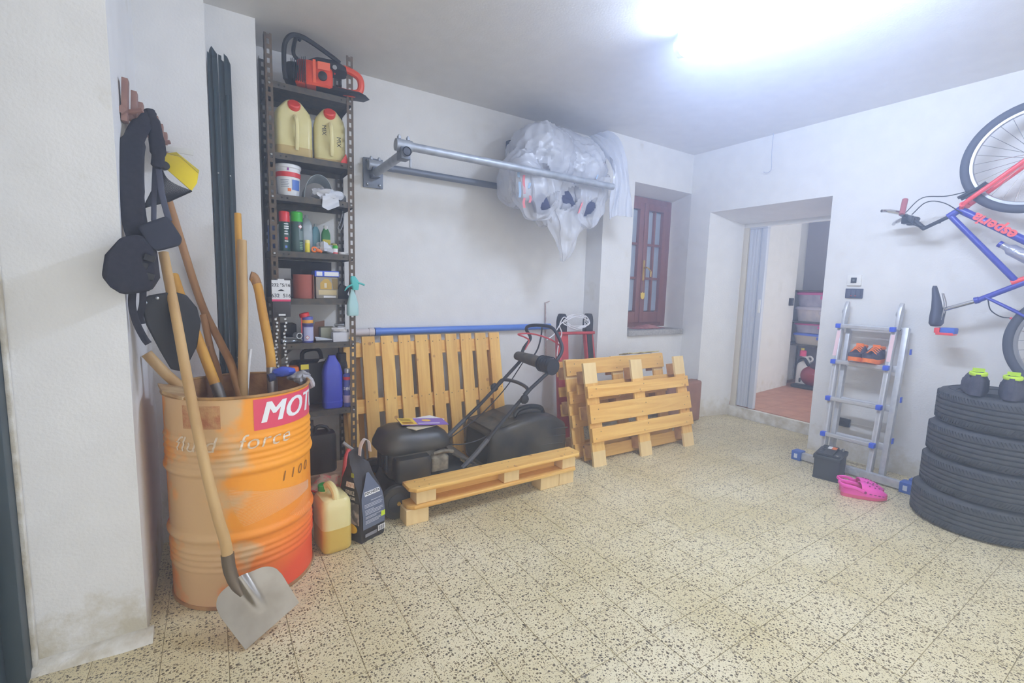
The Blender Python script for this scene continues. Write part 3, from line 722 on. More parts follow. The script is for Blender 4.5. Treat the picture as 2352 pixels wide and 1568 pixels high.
single(MB().bb((0.36, 3.40, z), (0.45, 3.404, z + 0.19)), 'leaflet', 'print_white', 'white printed leaflet at the back of the fifth shelf', 'leaflet', (0.405, 3.4, z), smooth=0)
can('grey_tin', 'low dull grey tin behind the sandpaper roll', 'tin', 0.42, 3.3, z, 0.055, 0.12, mat('tin_dull', (130, 126, 130), 0.6))
mb = MB(); mb.prism([(0, 0), (0.085, 0.0), (0.06, 0.03), (0.075, 0.07), (0.02, 0.1), (0.0, 0.06)], -0.02, 0.02, T((0.705, 3.22, z), (PI / 2, 0, 0)))
single(mb, 'black_bracket', 'black_plastic', 'black angular plastic bracket at the right end of the fifth shelf', 'bracket', (0.74, 3.22, z), bevel=0.002)
# packet with chain hung in front of the left post
t = thing('chain_packet', 'white and black chain packet hanging on the left shelving post', 'packet', (0.352, 3.095, 1.1))
MB().bb((0.302, 3.085, 1.23), (0.403, 3.09, 1.345)).build('card', 'white_label', t); MB().bb((0.335, 3.0852, 1.345), (0.37, 3.0898, 1.352)).build('card_tab', 'white_label', t)
MB().bb((0.302, 3.0845, 1.218), (0.403, 3.0905, 1.23)).build('pink_stripe', mat('stripe_pink', (226, 60, 110), 0.5), t)
MB().bb((0.304, 3.08, 1.125), (0.401, 3.095, 1.218)).build('pouch', mat('pouch_black', (50, 46, 52), 0.35), t, bevel=0.004)
text('232 "5/16', 0.026, M=T((0.352, 3.084, 1.315), (PI / 2, 0, 0)), bold=0.0004).build('printed_size', 'print_black', t, smooth=0)
text('632  516', 0.03, M=T((0.352, 3.084, 1.252), (PI / 2, 0, 0)), bold=0.0004).build('printed_size', 'print_black', t, smooth=0)
MB().prism([(-0.018, 0), (0.018, 0), (0.009, 0.006), (0, 0.01), (-0.009, 0.006)], 0, 0.001, T((0.352, 3.0845, 1.281), (PI / 2, 0, 0))).build('hang_hole', 'hole_dark', t)
MB().bb((0.335, 3.0785, 1.133), (0.372, 3.0802, 1.143)).build('size_plate', 'tin_silver', t)
def chain(x, z0, z1, label, ph):
    t = thing('saw_chain', label, 'chain', (x, 3.1, z0), 'saw chains hanging on the shelving post')
    k = 0; zz = z1
    mk = MB().box((0, 0, 0), (0.011, 0.006, 0.013)).mesh('chain_link', 'tin_silver', smooth=0); ml = MB().box((0, 0, 0), (0.006, 0.012, 0.012)).mesh('chain_link', 'shelf_steel', smooth=0)
    while zz > z0:
        o = bpy.data.objects.new('chain_link', mk if k % 2 else ml); COL.objects.link(o); o.parent = t
        o.location = (0.006 * math.sin(k * 0.25 + ph) + (0.005 if k % 4 > 1 else 0), 0.0, zz - z0); zz -= 0.011; k += 1
chain(0.318, 0.80, 1.122, 'left strand of steel saw chain below the packet', 0.0)
chain(0.366, 0.79, 1.122, 'right strand of steel saw chain below the packet', 1.2)
# teal spray bottle hooked on the right post
t = thing('spray_bottle', 'clear spray bottle with teal trigger hung on the right shelving post', 'spray bottle', (0.765, 3.085, 1.13))
MB().loft([[(0.768 + a * k, 3.085 + b * k, zz) for a, b in rrect(0.075, 0.05, 0.02)] for zz, k in ((1.13, 0.9), (1.14, 1.0), (1.2, 0.95), (1.255, 0.6), (1.285, 0.32), (1.3, 0.3))]).build('bottle', mat('teal_clear', (168, 206, 208), 0.2), t)
mb = MB(); mb.loft([[(0.785 + a * k + dx, 3.08 + b * k, zz) for a, b in rrect(0.045, 0.03, 0.01)] for zz, k, dx in ((1.295, 0.8, 0.0), (1.32, 1.0, 0), (1.35, 1.15, -0.004), (1.375, 0.8, -0.012), (1.385, 0.5, -0.014))]); mb.build('trigger_head', mat('teal', (82, 190, 186), 0.4), t)
MB().tube(spline([(0.79, 3.07, 1.345), (0.825, 3.065, 1.335), (0.84, 3.062, 1.328)], 3), 0.007, 6).build('nozzle', 'teal', t)
MB().tube(spline([(0.765, 3.07, 1.33), (0.735, 3.065, 1.315), (0.715, 3.062, 1.29)], 3), [0.006, 0.006, 0.006, 0.005, 0.005, 0.004, 0.003], 6).build('trigger', 'teal', t)

# ---- sixth shelf: oil spray, tools, boxes
z = SZ[1]
t = can('lubricant_can', 'blue lubricant spray can with red tilted cap and yellow band', 'spray can', 0.507, 3.17, z, 0.034, 0.165, mat('wd_blue', (92, 98, 176), 0.35), bands=((0.125, 0.145, mat('wd_yellow', (238, 170, 60), 0.4)), (0.105, 0.123, mat('wd_navy', (70, 66, 120), 0.4))))
MB().lathe([(0.03, 0), (0.03, 0.02), (0.026, 0.024)], 18, T((0.492, 3.165, z + 0.165), (0, -0.25, 0))).build('cap', 'can_red', t)
f = on_cyl(0.507, 3.17, z, 0.0352, -PI / 2)
patch(f, -0.028, 0.042, 0.012, 0.1).build('label_panel', mat('wd_pale', (186, 190, 226), 0.4), t)
MB().bb((0.468, 3.15, z + 0.06), (0.473, 3.155, z + 0.18)).build('straw', 'can_red', t)
haz(t, 0.507, 3.17, z + 0.035, 0.0355, -PI / 2 - 0.2)
for k, (x0, y0, x1, y1, r, zz) in enumerate(((0.36, 3.16, 0.46, 3.2, 0.008, 0.01), (0.37, 3.2, 0.47, 3.17, 0.007, 0.028), (0.36, 3.24, 0.46, 3.22, 0.009, 0.012))):
    t = thing('spanner', ['worn steel spanner in front of the lubricant can', 'steel spanner crossed over another one on the sixth shelf', 'thick steel spanner at the back left of the sixth shelf'][k], 'spanner', ((x0 + x1) / 2, (y0 + y1) / 2, z), 'steel spanners')
    MB().tube([(x0, y0, z + zz), (x1, y1, z + zz)], r, 8).build('shank', 'tin_silver', t)
    MB().tube(arc((x1 + 0.008, y1, z + zz), 0.014, 0, 2 * PI, 12, (1, 0, 0), (0, 0.5, 0.85))[:-1], 0.005, 6, closed=True).build('ring_end', 'tin_silver', t)
t = thing('socket', 'hollow steel pipe socket lying among the spanners', 'socket', (0.435, 3.15, z + 0.03))
MB().lathe([(0.019, 0), (0.019, 0.05), (0.014, 0.05), (0.014, 0.0)], 16, T((0.435, 3.155, z + 0.05), (PI / 2, 0, 0.3)), caps=False).build('tube', 'tin_silver', t)
t = thing('drill_bits', 'tray of steel drill bits beside the white box', 'drill bits', (0.6, 3.16, z))
MB().bb((0.55, 3.135, z), (0.655, 3.2, z + 0.008)).build('tray', 'black_plastic', t)
for k in range(5): MB().tube([(0.552, 3.142 + 0.01 * k, z + 0.014 + 0.004 * k), (0.65, 3.145 + 0.01 * k, z + 0.014)], 0.004, 6).build('drill_bit', 'tin_silver', t)
single(MB().bb((0.595, 3.22, z), (0.69, 3.3, z + 0.09)), 'grey_box', mat('box_greygreen', (176, 180, 160), 0.6), 'pale grey-green plastic box on the sixth shelf', 'box', (0.64, 3.26, z), bevel=0.008)
single(MB().bb((0.655, 3.135, z), (0.755, 3.2, z + 0.062)), 'white_box', mat('box_white', (206, 208, 216), 0.6), 'small white box at the front right of the sixth shelf', 'box', (0.7, 3.17, z), bevel=0.004)
crumple((0.705, 3.17, z + 0.077), (0.045, 0.03, 0.02), 0.7, 40, flat=z + 0.0625).build('white_rag', 'print_white', None)
tag(bpy.data.objects['white_rag'], 'scrap of white cloth on top of the small white box', 'rag')
t = thing('brass_valve', 'small brass and steel valve lying behind the white rag', 'valve', (0.72, 3.25, z))
MB().lathe([(0.02, 0), (0.02, 0.05), (0.012, 0.055), (0.012, 0.09)], 12, T((0.72, 3.25, z))).build('body', 'brass', t); MB().tube([(0.69, 3.25, z + 0.1), (0.75, 3.25, z + 0.1)], 0.01, 8).build('lever', 'tin_silver', t)
mb = MB(); mb.prism([(0, 0), (0.085, 0), (0.09, 0.13), (0.03, 0.12)], 0, 0.004, T((0.545, 3.29, z), (PI / 2 - 0.1, 0, 0)))
single(mb, 'copper_scrap', mat('copper', (130, 96, 80), 0.5, metal=0.4), 'bent copper-brown sheet behind the lubricant can', 'scrap', (0.58, 3.29, z), smooth=0)
single(MB().bb((0.345, 3.28, z), (0.46, 3.42, z + 0.11)), 'black_case', 'black_plastic', 'black tool case at the back left of the sixth shelf', 'case', (0.4, 3.35, z), bevel=0.008)

# ---- seventh shelf: blue bottle and others
z = SZ[0]
t = thing('oil_bottle', 'tall blue plastic oil bottle on the lowest shelf', 'bottle', (0.655, 3.19, z))
MB().loft([[(0.655 + a * k + dx, 3.19 + b * k, z + zz) for a, b in rrect(0.125, 0.085, 0.025)] for zz, k, dx in ((0, 0.93, 0), (0.01, 1, 0), (0.235, 1, 0), (0.285, 0.82, 0), (0.325, 0.5, 0.0), (0.345, 0.36, 0), (0.352, 0.36, 0))]).build('body', mat('oil_blue', (62, 76, 190), 0.35), t)
MB().loft([[(0.655 + a, 3.19 + b, z + zz) for a, b in rrect(0.127, 0.087, 0.025)] for zz in (0.04, 0.046)]).build('rib', 'oil_blue', t)
t = can('spray_can', 'slim blue and red spray can at the right of the lowest shelf', 'spray can', 0.748, 3.165, z, 0.028, 0.26, mat('spray_blue', (84, 96, 178), 0.35), 'tin_silver', 0.03, capr=0.02, bands=((0.185, 0.205, MATS['label_red']), (0.03, 0.08, mat('spray_pink', (196, 176, 206), 0.4))), dome=0.02)
f = on_cyl(0.748, 3.165, z, 0.029, -PI / 2 - 0.2)
text('seic', 0.045, 0.2, fn=lambda x, y: f(-y * 0.0 + x, y + 0.13), cut=0.01, bold=0.0006).build('lettering', 'print_white', t, smooth=0)
bottle('black_bottle', 'black bottle with square cap behind the blue oil bottle', 'bottle', 0.735, 3.27, z, 0.075, 0.06, 0.35, 'black_plastic', 'black_plastic', 0.75, 0.7, caph=0.06)
t = thing('black_carrier', 'black plastic tool carrier at the back of the lowest shelf', 'case', (0.55, 3.37, z))
MB().bb((0.43, 3.3, z), (0.67, 3.44, z + 0.3)).build('body', 'black_plastic', t, bevel=0.03, seg=3)
MB().tube(spline([(0.5, 3.37, z + 0.29), (0.51, 3.36, z + 0.36), (0.6, 3.36, z + 0.37), (0.63, 3.37, z + 0.29)], 5), 0.014, 8).build('grip', 'black_plastic', t)
MB().add([(0.585, 3.295, z + 0.29), (0.63, 3.295, z + 0.3), (0.64, 3.295, z + 0.318), (0.6, 3.295, z + 0.312)], [(0, 1, 2, 3)]).build('sticker', 'print_white', t, smooth=0)
t = thing('orange_pump', 'orange plastic hand pump behind the hanging chains', 'pump', (0.41, 3.25, z))
MB().bb((0.345, 3.22, z), (0.46, 3.3, z + 0.2)).build('body', 'black_plastic', t, bevel=0.01); MB().bb((0.345, 3.21, z + 0.2), (0.46, 3.3, z + 0.285)).build('head', 'orange_plastic', t, bevel=0.014, seg=3)
MB().bb((0.33, 3.205, z + 0.22), (0.35, 3.23, z + 0.26)).build('knob', 'orange_plastic', t, bevel=0.004)
t = single(MB().bb((0.465, 3.2, z), (0.515, 3.28, z + 0.3)), 'oil_tin', mat('tin_navy', (52, 54, 80), 0.4), 'dark tin with yellow label beside the orange pump', 'tin', (0.49, 3.24, z), bevel=0.004)
MB().bb((0.466, 3.1985, z + 0.265), (0.514, 3.2, z + 0.298)).build('label', 'yellow_plastic', t, off=(0.49, 3.24, z))

# ---------------------------------------------------------------- oil drum
DC = (0.092, 2.345); DR = 0.278; DH = 0.88
def drum_r(z):
    r = DR
    for z0, n, a in ((0.60, 5, 0.006), (0.165, 4, 0.006)):          # rows of shallow corrugations
        u = (z - z0) / 0.026
        if -0.5 < u < n - 0.5: r += a * 0.5 * (1 + math.cos(2 * PI * (u - round(u)))) * 0.9
    for zh in (0.575, 0.298):                                       # rolling hoops
        d = abs(z - zh)
        if d < 0.02: r += 0.011 * math.cos(d / 0.02 * PI / 2)
    return r
def drum_mat():
    m = bpy.data.materials.new('drum_paint'); m.use_nodes = True; nt = m.node_tree; b = nt.nodes['Principled BSDF']; b.inputs['Roughness'].default_value = 0.45
    tc = nt.nodes.new('ShaderNodeTexCoord'); sx = nt.nodes.new('ShaderNodeSeparateXYZ'); nt.links.new(tc.outputs['Object'], sx.inputs[0])
    def mth(op, a, b_=None, c=None):
        n = nt.nodes.new('ShaderNodeMath'); n.operation = op
        for i, v in enumerate((a, b_, c)):
            if v is None: continue
            if isinstance(v, (int, float)): n.inputs[i].default_value = v
            else: nt.links.new(v, n.inputs[i])
        return n.outputs[0]
    ang = mth('ARCTAN2', sx.outputs['Y'], sx.outputs['X'])
    n1 = nt.nodes.new('ShaderNodeTexNoise'); n1.inputs['Scale'].default_value = 7; n1.inputs['Detail'].default_value = 6; nt.links.new(tc.outputs['Object'], n1.inputs['Vector'])
    # printed orange design, red-orange towards one lower side
    g = mth('ADD', mth('MULTIPLY', sx.outputs['Z'], -2.6), mth('MULTIPLY', ang, 0.35))
    r = nt.nodes.new('ShaderNodeValToRGB'); nt.links.new(mth('ADD', g, 1.55), r.inputs['Fac'])
    r.color_ramp.elements[0].position = 0.0; r.color_ramp.elements[0].color = srgb(252, 164, 40)
    r.color_ramp.elements[1].position = 1.0; r.color_ramp.elements[1].color = srgb(238, 84, 48)
    e = r.color_ramp.elements.new(0.5); e.color = srgb(246, 140, 44)
    # paint scuffed to dull beige on the left side
    dl = mth('ABSOLUTE', mth('ADD', ang, 2.22))
    s = mth('ADD', mth('MULTIPLY', dl, -1.15), mth('MULTIPLY_ADD', n1.outputs['Fac'], 2.2, -0.05))
    mr = nt.nodes.new('ShaderNodeMapRange'); mr.inputs['From Min'].default_value = 0.3; mr.inputs['From Max'].default_value = 0.62; nt.links.new(s, mr.inputs['Value']); mr.inputs['To Max'].default_value = 0.8
    mx = nt.nodes.new('ShaderNodeMix'); mx.data_type = 'RGBA'; nt.links.new(mr.outputs[0], mx.inputs['Factor']); nt.links.new(r.outputs['Color'], mx.inputs['A']); mx.inputs['B'].default_value = srgb(212, 186, 142)
    n2 = nt.nodes.new('ShaderNodeTexNoise'); n2.inputs['Scale'].default_value = 26; n2.inputs['Detail'].default_value = 8; n2.inputs['Roughness'].default_value = 0.75
    mp = nt.nodes.new('ShaderNodeMapping'); mp.inputs['Scale'].default_value = (1, 1, 0.35); nt.links.new(tc.outputs['Object'], mp.inputs['Vector']); nt.links.new(mp.outputs[0], n2.inputs['Vector'])
    r2 = nt.nodes.new('ShaderNodeValToRGB'); r2.color_ramp.elements[0].position = 0.68; r2.color_ramp.elements[1].position = 0.76; nt.links.new(n2.outputs['Fac'], r2.inputs['Fac'])
    mx2 = nt.nodes.new('ShaderNodeMix'); mx2.data_type = 'RGBA'; nt.links.new(r2.outputs['Color'], mx2.inputs['Factor']); nt.links.new(mx.outputs['Result'], mx2.inputs['A']); mx2.inputs['B'].default_value = srgb(226, 196, 160)
    nt.links.new(mx2.outputs['Result'], b.inputs['Base Color'])
    return m
mat('rust', (150, 104, 70), 0.85, col2=(186, 140, 92), nscale=14, bump=0.2)
dr = thing('oil_drum', 'orange steel oil drum with red MOTUL sticker, full of tool handles', 'drum', (DC[0], DC[1], 0))
zs = [0.004 + 0.868 * i / 150 for i in range(151)]
MB(T((DC[0], DC[1], 0))).lathe([(drum_r(z), z) for z in zs], 72, caps=False).build('shell', drum_mat(), dr, smooth=60)
MB(T((DC[0], DC[1], 0))).lathe([(DR - 0.004, 0.02), (DR - 0.004, 0.875)], 64, caps=False).build('inner_wall', 'rust', dr)
MB(T((DC[0], DC[1], 0))).lathe([(DR + 0.004, 0.0), (DR + 0.006, 0.006), (DR + 0.004, 0.014), (DR - 0.01, 0.016), (0.01, 0.016)], 64).build('bottom', 'rust', dr)
MB(T((DC[0], DC[1], DH - 0.004))).torus(DR + 0.001, 0.0065, 72, 10).build('rim', mat('rim_rust', (190, 146, 84), 0.7, col2=(150, 112, 70), nscale=20), dr)
def on_drum(x, y, lift=0.0012, a0=-90):
    """x = arc length to the right of the angle a0, y = height"""
    a = math.radians(a0) + x / DR; r = drum_r(y) + lift
    return (DC[0] + r * math.cos(a), DC[1] + r * math.sin(a), y)
def drum_patch(a0, a1, z0, z1, lift, n=20, m=8):
    return MB().grid(lambda u, v: on_drum(math.radians(a0 + (a1 - a0) * u + 90) * DR, z0 + (z1 - z0) * v, lift), n, m)
drum_patch(-83.5, 22, 0.735, 0.862, 0.0012, 30).build('sticker', mat('sticker_red', (228, 76, 104), 0.5), dr)
ml = MB()
for k, dx in enumerate((-0.0045, -0.0015, 0.0015, 0.0045)):           # four overlapping copies make the heavy letter weight
    tm = text('MOTUL', 0.122, 0.28, fn=lambda x, y: on_drum(x + dx, y + 0.8, 0.0022 + 0.0002 * k, -79), cut=0.012, align='LEFT', sp=1.06)
    ml.add(tm.v, tm.f)
ml.build('sticker_lettering', mat('sticker_white', (238, 240, 242), 0.5), dr, smooth=0)
for wd, a0 in (('fluid', -146), ('force', -96)): text(wd, 0.088, 0.28, fn=lambda x, y: on_drum(x, y + 0.69, 0.0022, a0), cut=0.008, align='LEFT', sp=1.1).build('printed_word', mat('print_pale', (232, 214, 190), 0.5), dr, smooth=0)
text('1100', 0.06, 0.25, fn=lambda x, y: on_drum(x, y + 0.51, 0.0022, -64), cut=0.008, align='LEFT', sp=1.5).build('marker_writing', mat('marker_brown', (150, 96, 40), 0.7), dr, smooth=0)
drum_patch(-137, -107, 0.756, 0.848, 0.0012).build('torn_label', mat('label_torn', (206, 160, 110), 0.85, col2=(186, 120, 80), nscale=30, bump=0.4, bscale=90), dr)
# printed web of fine lines
mb = MB()
def dline(p, q, w=0.0007, n=14, bend=0.0):
    L = [(p[0] + (q[0] - p[0]) * i / n, p[1] + (q[1] - p[1]) * i / n + bend * math.sin(PI * i / n)) for i in range(n + 1)]
    def pt(i, s): return on_drum(math.radians(L[i][0] + 90) * DR, L[i][1] + s * w / 2, 0.002)
    k = len(mb.v)
    mb.add([pt(i, s) for i in range(n + 1) for s in (-1, 1)], [(2 * i, 2 * i + 1, 2 * i + 3, 2 * i + 2) for i in range(n)])
for k in range(26):
    t = k / 25
    dline((-103 + 9 * t * t, 0.505 - 0.16 * t), (-26, 0.43 - 0.035 * t + 0.0 * t), 0.0007, 14, 0.012 * (t - 0.6))
for k in range(22):
    t = k / 21
    dline((-26, 0.43 - 0.1 * t), (-56 + 40 * t, 0.33 - 0.1 * t), 0.0006, 12, -0.02)
mb.build('printed_web', mat('print_web', (244, 222, 190), 0.5), dr, smooth=0)
# lid remnant bent over the left of the rim
mb = MB(); mb.loft([[(-0.20, 2.36, 0.905), (-0.175, 2.21, 0.90), (-0.11, 2.135, 0.885), (-0.07, 2.17, 0.878), (-0.08, 2.3, 0.884)], [(-0.20, 2.36, 0.893), (-0.175, 2.21, 0.888), (-0.11, 2.135, 0.873), (-0.07, 2.17, 0.866), (-0.08, 2.3, 0.872)]])
mb.build('lid_remnant', mat('rim_beige', (196, 166, 120), 0.8, col2=(170, 132, 88), nscale=20), dr, smooth=0)

# ---------------------------------------------------------------- long handled tools
def wood(name, a, b, st): return mat(name, a, 0.6, col2=b, nscale=14, stretch=st)
wood('handle_wood', (206, 172, 118), (182, 144, 92), (1, 1, 0.08)); wood('handle_brown', (176, 132, 84), (152, 108, 66), (1, 1, 0.08)); wood('handle_yellow', (218, 164, 60), (190, 134, 48), (1, 1, 0.1))
mat('ferrule', (170, 168, 170), 0.3, metal=0.9); mat('blade_steel', (156, 150, 140), 0.3, metal=0.9, col2=(128, 120, 108), nscale=7)
def pole(name, label, pts, r, m, parts=(), group='tool handles in the drum', cat='tool handle'):
    t = thing(name, label, cat, pts[-1], group)
    P = spline(pts, 6); n = len(P)
    MB().tube(P, [r * (0.96 + 0.08 * i / n) for i in range(n)], 12).build('handle', m, t)
    for nm, pp, rr, mm in parts: MB().tube(pp, rr, 12).build(nm, mm, t)
    return t
# shovel in front of the drum
t = thing('shovel', 'square steel shovel with long bent wooden handle leaning in front of the drum', 'shovel', (0.1, 1.83, 0))
hp = spline([(-0.145, 2.2, 1.43), (-0.112, 2.12, 1.18), (-0.08, 2.04, 0.92), (-0.045, 1.985, 0.66), (-0.012, 1.955, 0.46), (0.008, 1.945, 0.36), (0.014, 1.94, 0.29)], 6)
MB().tube(hp, [0.0165 + 0.0035 * i / len(hp) for i in range(len(hp))], 14).build('handle', 'handle_wood', t)
sp = spline([(0.013, 1.941, 0.31), (0.018, 1.937, 0.25), (0.034, 1.925, 0.19), (0.055, 1.905, 0.15)], 5)
MB().tube(sp, [0.0225, 0.0225, 0.0225, 0.0225, 0.022, 0.022, 0.022, 0.021, 0.021, 0.02, 0.019, 0.018, 0.016, 0.014, 0.012, 0.01][:len(sp)], 14).build('socket', mat('socket_dark', (120, 108, 94), 0.45, metal=0.6), t)
# blade: a dished, nearly square plate with rounded shoulders and a straight cutting edge
TL, TR_, BL, BR = Vector((-0.055, 1.915, 0.165)), Vector((0.165, 1.93, 0.245)), Vector((0.054, 1.795, 0.004)), Vector((0.242, 1.845, 0.088))
nn = (BL - TL).cross(TR_ - TL).normalized()
if nn.y > 0: nn = -nn
def blade(u, v):
    k = abs(u * 2 - 1); c = max(0.0, (k - 0.5) / 0.5)
    t0 = 0.34 * (1 - math.sqrt(max(0, 1 - c * c))) - 0.1 * math.exp(-(k / 0.4) ** 2) * 0.6
    vv = t0 + (1 - t0) * v
    p = TL.lerp(TR_, u).lerp(BL.lerp(BR, u), vv)
    dish = -0.012 * (1 - k * k) * (1 - vv * 0.6)
    rib = 0.022 * math.exp(-(k / 0.14) ** 2) * max(0, 1 - vv / 0.68) ** 0.7
    return p + nn * (dish + rib)
mb = MB(); mb.grid(blade, 41, 27); mb.build('blade', 'blade_steel', t, solid=0.0025, smooth=60)

pole('tool_handle', 'tall straight pale wooden pole at the back of the drum', [(0.126, 2.72, 1.665), (0.122, 2.66, 1.3), (0.117, 2.56, 0.8), (0.11, 2.44, 0.05)], 0.0165, 'handle_yellow')
pole('tool_handle', 'knobbly pale wooden pole in front of the tall straight one', [(0.137, 2.66, 1.53), (0.128, 2.58, 1.2), (0.113, 2.5, 0.95), (0.106, 2.46, 0.7), (0.1, 2.36, 0.05)], 0.021, 'handle_wood')
pole('pickaxe_handle', 'curved yellow pickaxe handle with steel ferrule by the shelving', [(0.178, 2.62, 1.352), (0.196, 2.61, 1.3), (0.212, 2.59, 1.17), (0.232, 2.55, 1.0), (0.235, 2.52, 0.9)], 0.021, 'handle_yellow',
     [('ferrule', [(0.235, 2.521, 0.915), (0.236, 2.5, 0.78), (0.238, 2.45, 0.3)], 0.0235, 'ferrule'), ('worn_tip', spline([(0.165, 2.62, 1.36), (0.18, 2.62, 1.353), (0.192, 2.612, 1.32)], 3), 0.0215, 'handle_brown')])
pole('tool_handle', 'yellow wooden handle with dark steel ferrule leaning to the left wall', [(-0.145, 2.72, 1.35), (-0.105, 2.62, 1.2), (-0.058, 2.52, 1.064), (0.0, 2.46, 0.86)], 0.0205, 'handle_yellow',
     [('ferrule', [(0.0, 2.46, 0.865), (0.03, 2.43, 0.76), (0.06, 2.4, 0.3)], 0.023, mat('ferrule_dark', (112, 108, 104), 0.4, metal=0.6))])
pole('tool_handle', 'long brown wooden handle leaning far to the left wall', [(-0.152, 2.76, 1.70), (-0.047, 2.75, 1.232), (0.03, 2.62, 1.03), (0.08, 2.5, 0.88), (0.16, 2.36, 0.4)], 0.0175, 'handle_brown')
pole('tool_handle', 'short thin brown stake rising behind the yellow handle', [(-0.036, 2.68, 1.165), (-0.012, 2.63, 1.0), (0.016, 2.57, 0.86), (0.04, 2.5, 0.4)], 0.0155, 'handle_brown')
pole('tool_handle', 'dark square stick between the handles in the drum', [(-0.03, 2.6, 1.02), (-0.022, 2.55, 0.8), (-0.02, 2.5, 0.4)], 0.013, wood('handle_dark', (140, 104, 84), (120, 86, 68), (1, 1, 0.1)))
pole('tool_handle', 'stubby wooden handle sticking out over the left rim', [(-0.23, 2.36, 1.03), (-0.17, 2.36, 0.94), (-0.1, 2.345, 0.85), (0.04, 2.32, 0.62)], 0.0205, 'handle_wood')
pole('white_stick', 'thin white plastic stick at the back of the drum', [(0.152, 2.58, 1.0), (0.14, 2.55, 0.93), (0.12, 2.5, 0.75), (0.08, 2.42, 0.3)], 0.008, 'white_plastic', cat='stick')

# gloves on the rim
gl = thing('work_gloves', 'blue and white work gloves slung over the right of the drum rim', 'gloves', (0.33, 2.45, 0.89))
crumple((0.285, 2.435, 0.9), (0.062, 0.03, 0.022), 0.5, 22).build('blue_palm', mat('glove_blue', (70, 92, 196), 0.7), gl)
crumple((0.35, 2.4, 0.875), (0.05, 0.04, 0.03), 0.6, 30).build('white_back', mat('glove_white', (190, 190, 196), 0.9, col2=(120, 118, 122), nscale=40), gl)
for k in range(4):
    MB().tube(spline([(0.35, 2.37 + 0.02 * k, 0.885), (0.385, 2.375 + 0.02 * k, 0.87 - 0.01 * k), (0.4, 2.38 + 0.02 * k, 0.83 - 0.006 * k)], 4), [0.013] * 8 + [0.009], 8).build('finger', 'glove_white', gl)
MB().tube([(0.238, 2.43, 0.885), (0.212, 2.425, 0.88)], 0.02, 12).build('cuff', mat('glove_cuff', (46, 56, 96), 0.8), gl)

# ---------------------------------------------------------------- rack, harness and visor on the left wall
t = thing('peg_rack', 'small reddish wooden peg rack high on the left wall', 'rack', (-0.2, 2.5, 1.9))
rm = mat('rack_wood', (140, 104, 96), 0.6, col2=(160, 124, 112), nscale=20)
MB().tube([(-0.243, 2.22, 1.93), (-0.158, 2.76, 1.93)], 0.016, 4).build('rail', rm, t, smooth=0)
for x, y, z in ((-0.235, 2.255, 2.03), (-0.221, 2.36, 2.023), (-0.212, 2.45, 2.012), (-0.176, 2.62, 2.017), (-0.164, 2.68, 2.002), (-0.154, 2.75, 1.986)):
    MB().box((x, y, z - 0.06), (0.018, 0.045, 0.15), (0, 0.06, 0)).build('slat', rm, t, bevel=0.002)
    MB().tube([(x, y, z - 0.1), (x + 0.05, y - 0.015, z - 0.085)], 0.009, 8).build('peg', rm, t)
hm = mat('harness_fabric', (32, 32, 42), 0.85, col2=(42, 41, 52), nscale=60); wm = mat('webbing', (72, 74, 90), 0.6)
t = thing('harness', 'black padded shoulder harness hanging from the peg rack', 'harness', (-0.18, 2.15, 1.2))
sA = [(-0.17, 2.34, 1.969), (-0.193, 2.27, 1.902), (-0.216, 2.2, 1.812), (-0.221, 2.15, 1.71), (-0.22, 2.12, 1.616), (-0.212, 2.1, 1.511), (-0.192, 2.08, 1.436)]
def band(pts, w, th, side=(1, 0.15, 0.0), k=5):
    P = spline(pts, k); W = w if isinstance(w, (list, tuple)) else [w] * len(P)
    if len(W) != len(P): W = [W[int(i * (len(W) - 1) / (len(P) - 1))] for i in range(len(P))]
    s = Vector(side).normalized(); rings = []
    for i, p in enumerate(P):
        tg = (P[min(i + 1, len(P) - 1)] - P[max(i - 1, 0)]).normalized(); a = (s - tg * s.dot(tg)).normalized(); b = tg.cross(a)
        ring = []
        for u, v in rrect(1, 1, 0.35, 3): ring.append(p + a * u * W[i] + b * v * th)
        rings.append(ring)
    return MB().loft(rings)
band(sA, [0.04, 0.06, 0.075, 0.075, 0.07, 0.07, 0.08], 0.022).build('shoulder_pad', hm, t)
band([(-0.17, 2.34, 1.975), (-0.161, 2.3, 1.93), (-0.15, 2.26, 1.85), (-0.146, 2.23, 1.79), (-0.15, 2.21, 1.74)], [0.03, 0.045, 0.05, 0.04, 0.02], 0.02).build('shoulder_pad', hm, t)
band([(-0.15, 2.23, 1.76), (-0.143, 2.2, 1.7), (-0.138, 2.18, 1.64), (-0.12, 2.15, 1.545)], 0.02, 0.004).build('webbing_strap', wm, t)
band([(-0.158, 2.24, 1.75), (-0.162, 2.2, 1.66), (-0.165, 2.15, 1.54)], 0.016, 0.004).build('webbing_strap', wm, t)
def slab(pts, nrm, th, name, m, bev=0.006, tt=None):
    n = Vector(nrm).normalized(); a = [Vector(p) for p in pts]
    MB().loft([[p - n * th / 2 for p in a], [p + n * th / 2 for p in a]]).build(name, m, tt, bevel=bev, seg=3, smooth=50)
slab([(-0.205, 2.09, 1.512), (-0.122, 2.10, 1.557), (-0.083, 2.12, 1.482), (-0.09, 2.115, 1.455), (-0.154, 2.07, 1.427), (-0.175, 2.07, 1.45)], (0.1, 1, 0.1), 0.05, 'back_pad', mat('pad_fabric', (46, 48, 60), 0.8), 0.012, t)
slab([(-0.233, 2.0, 1.467), (-0.275, 1.985, 1.405), (-0.287, 1.98, 1.335), (-0.264, 1.98, 1.30), (-0.243, 2.0, 1.277), (-0.177, 2.03, 1.288), (-0.154, 2.05, 1.332), (-0.158, 2.05, 1.425), (-0.192, 2.05, 1.483)], (0.1, 1, 0.05), 0.1, 'pouch', hm, 0.025, t)
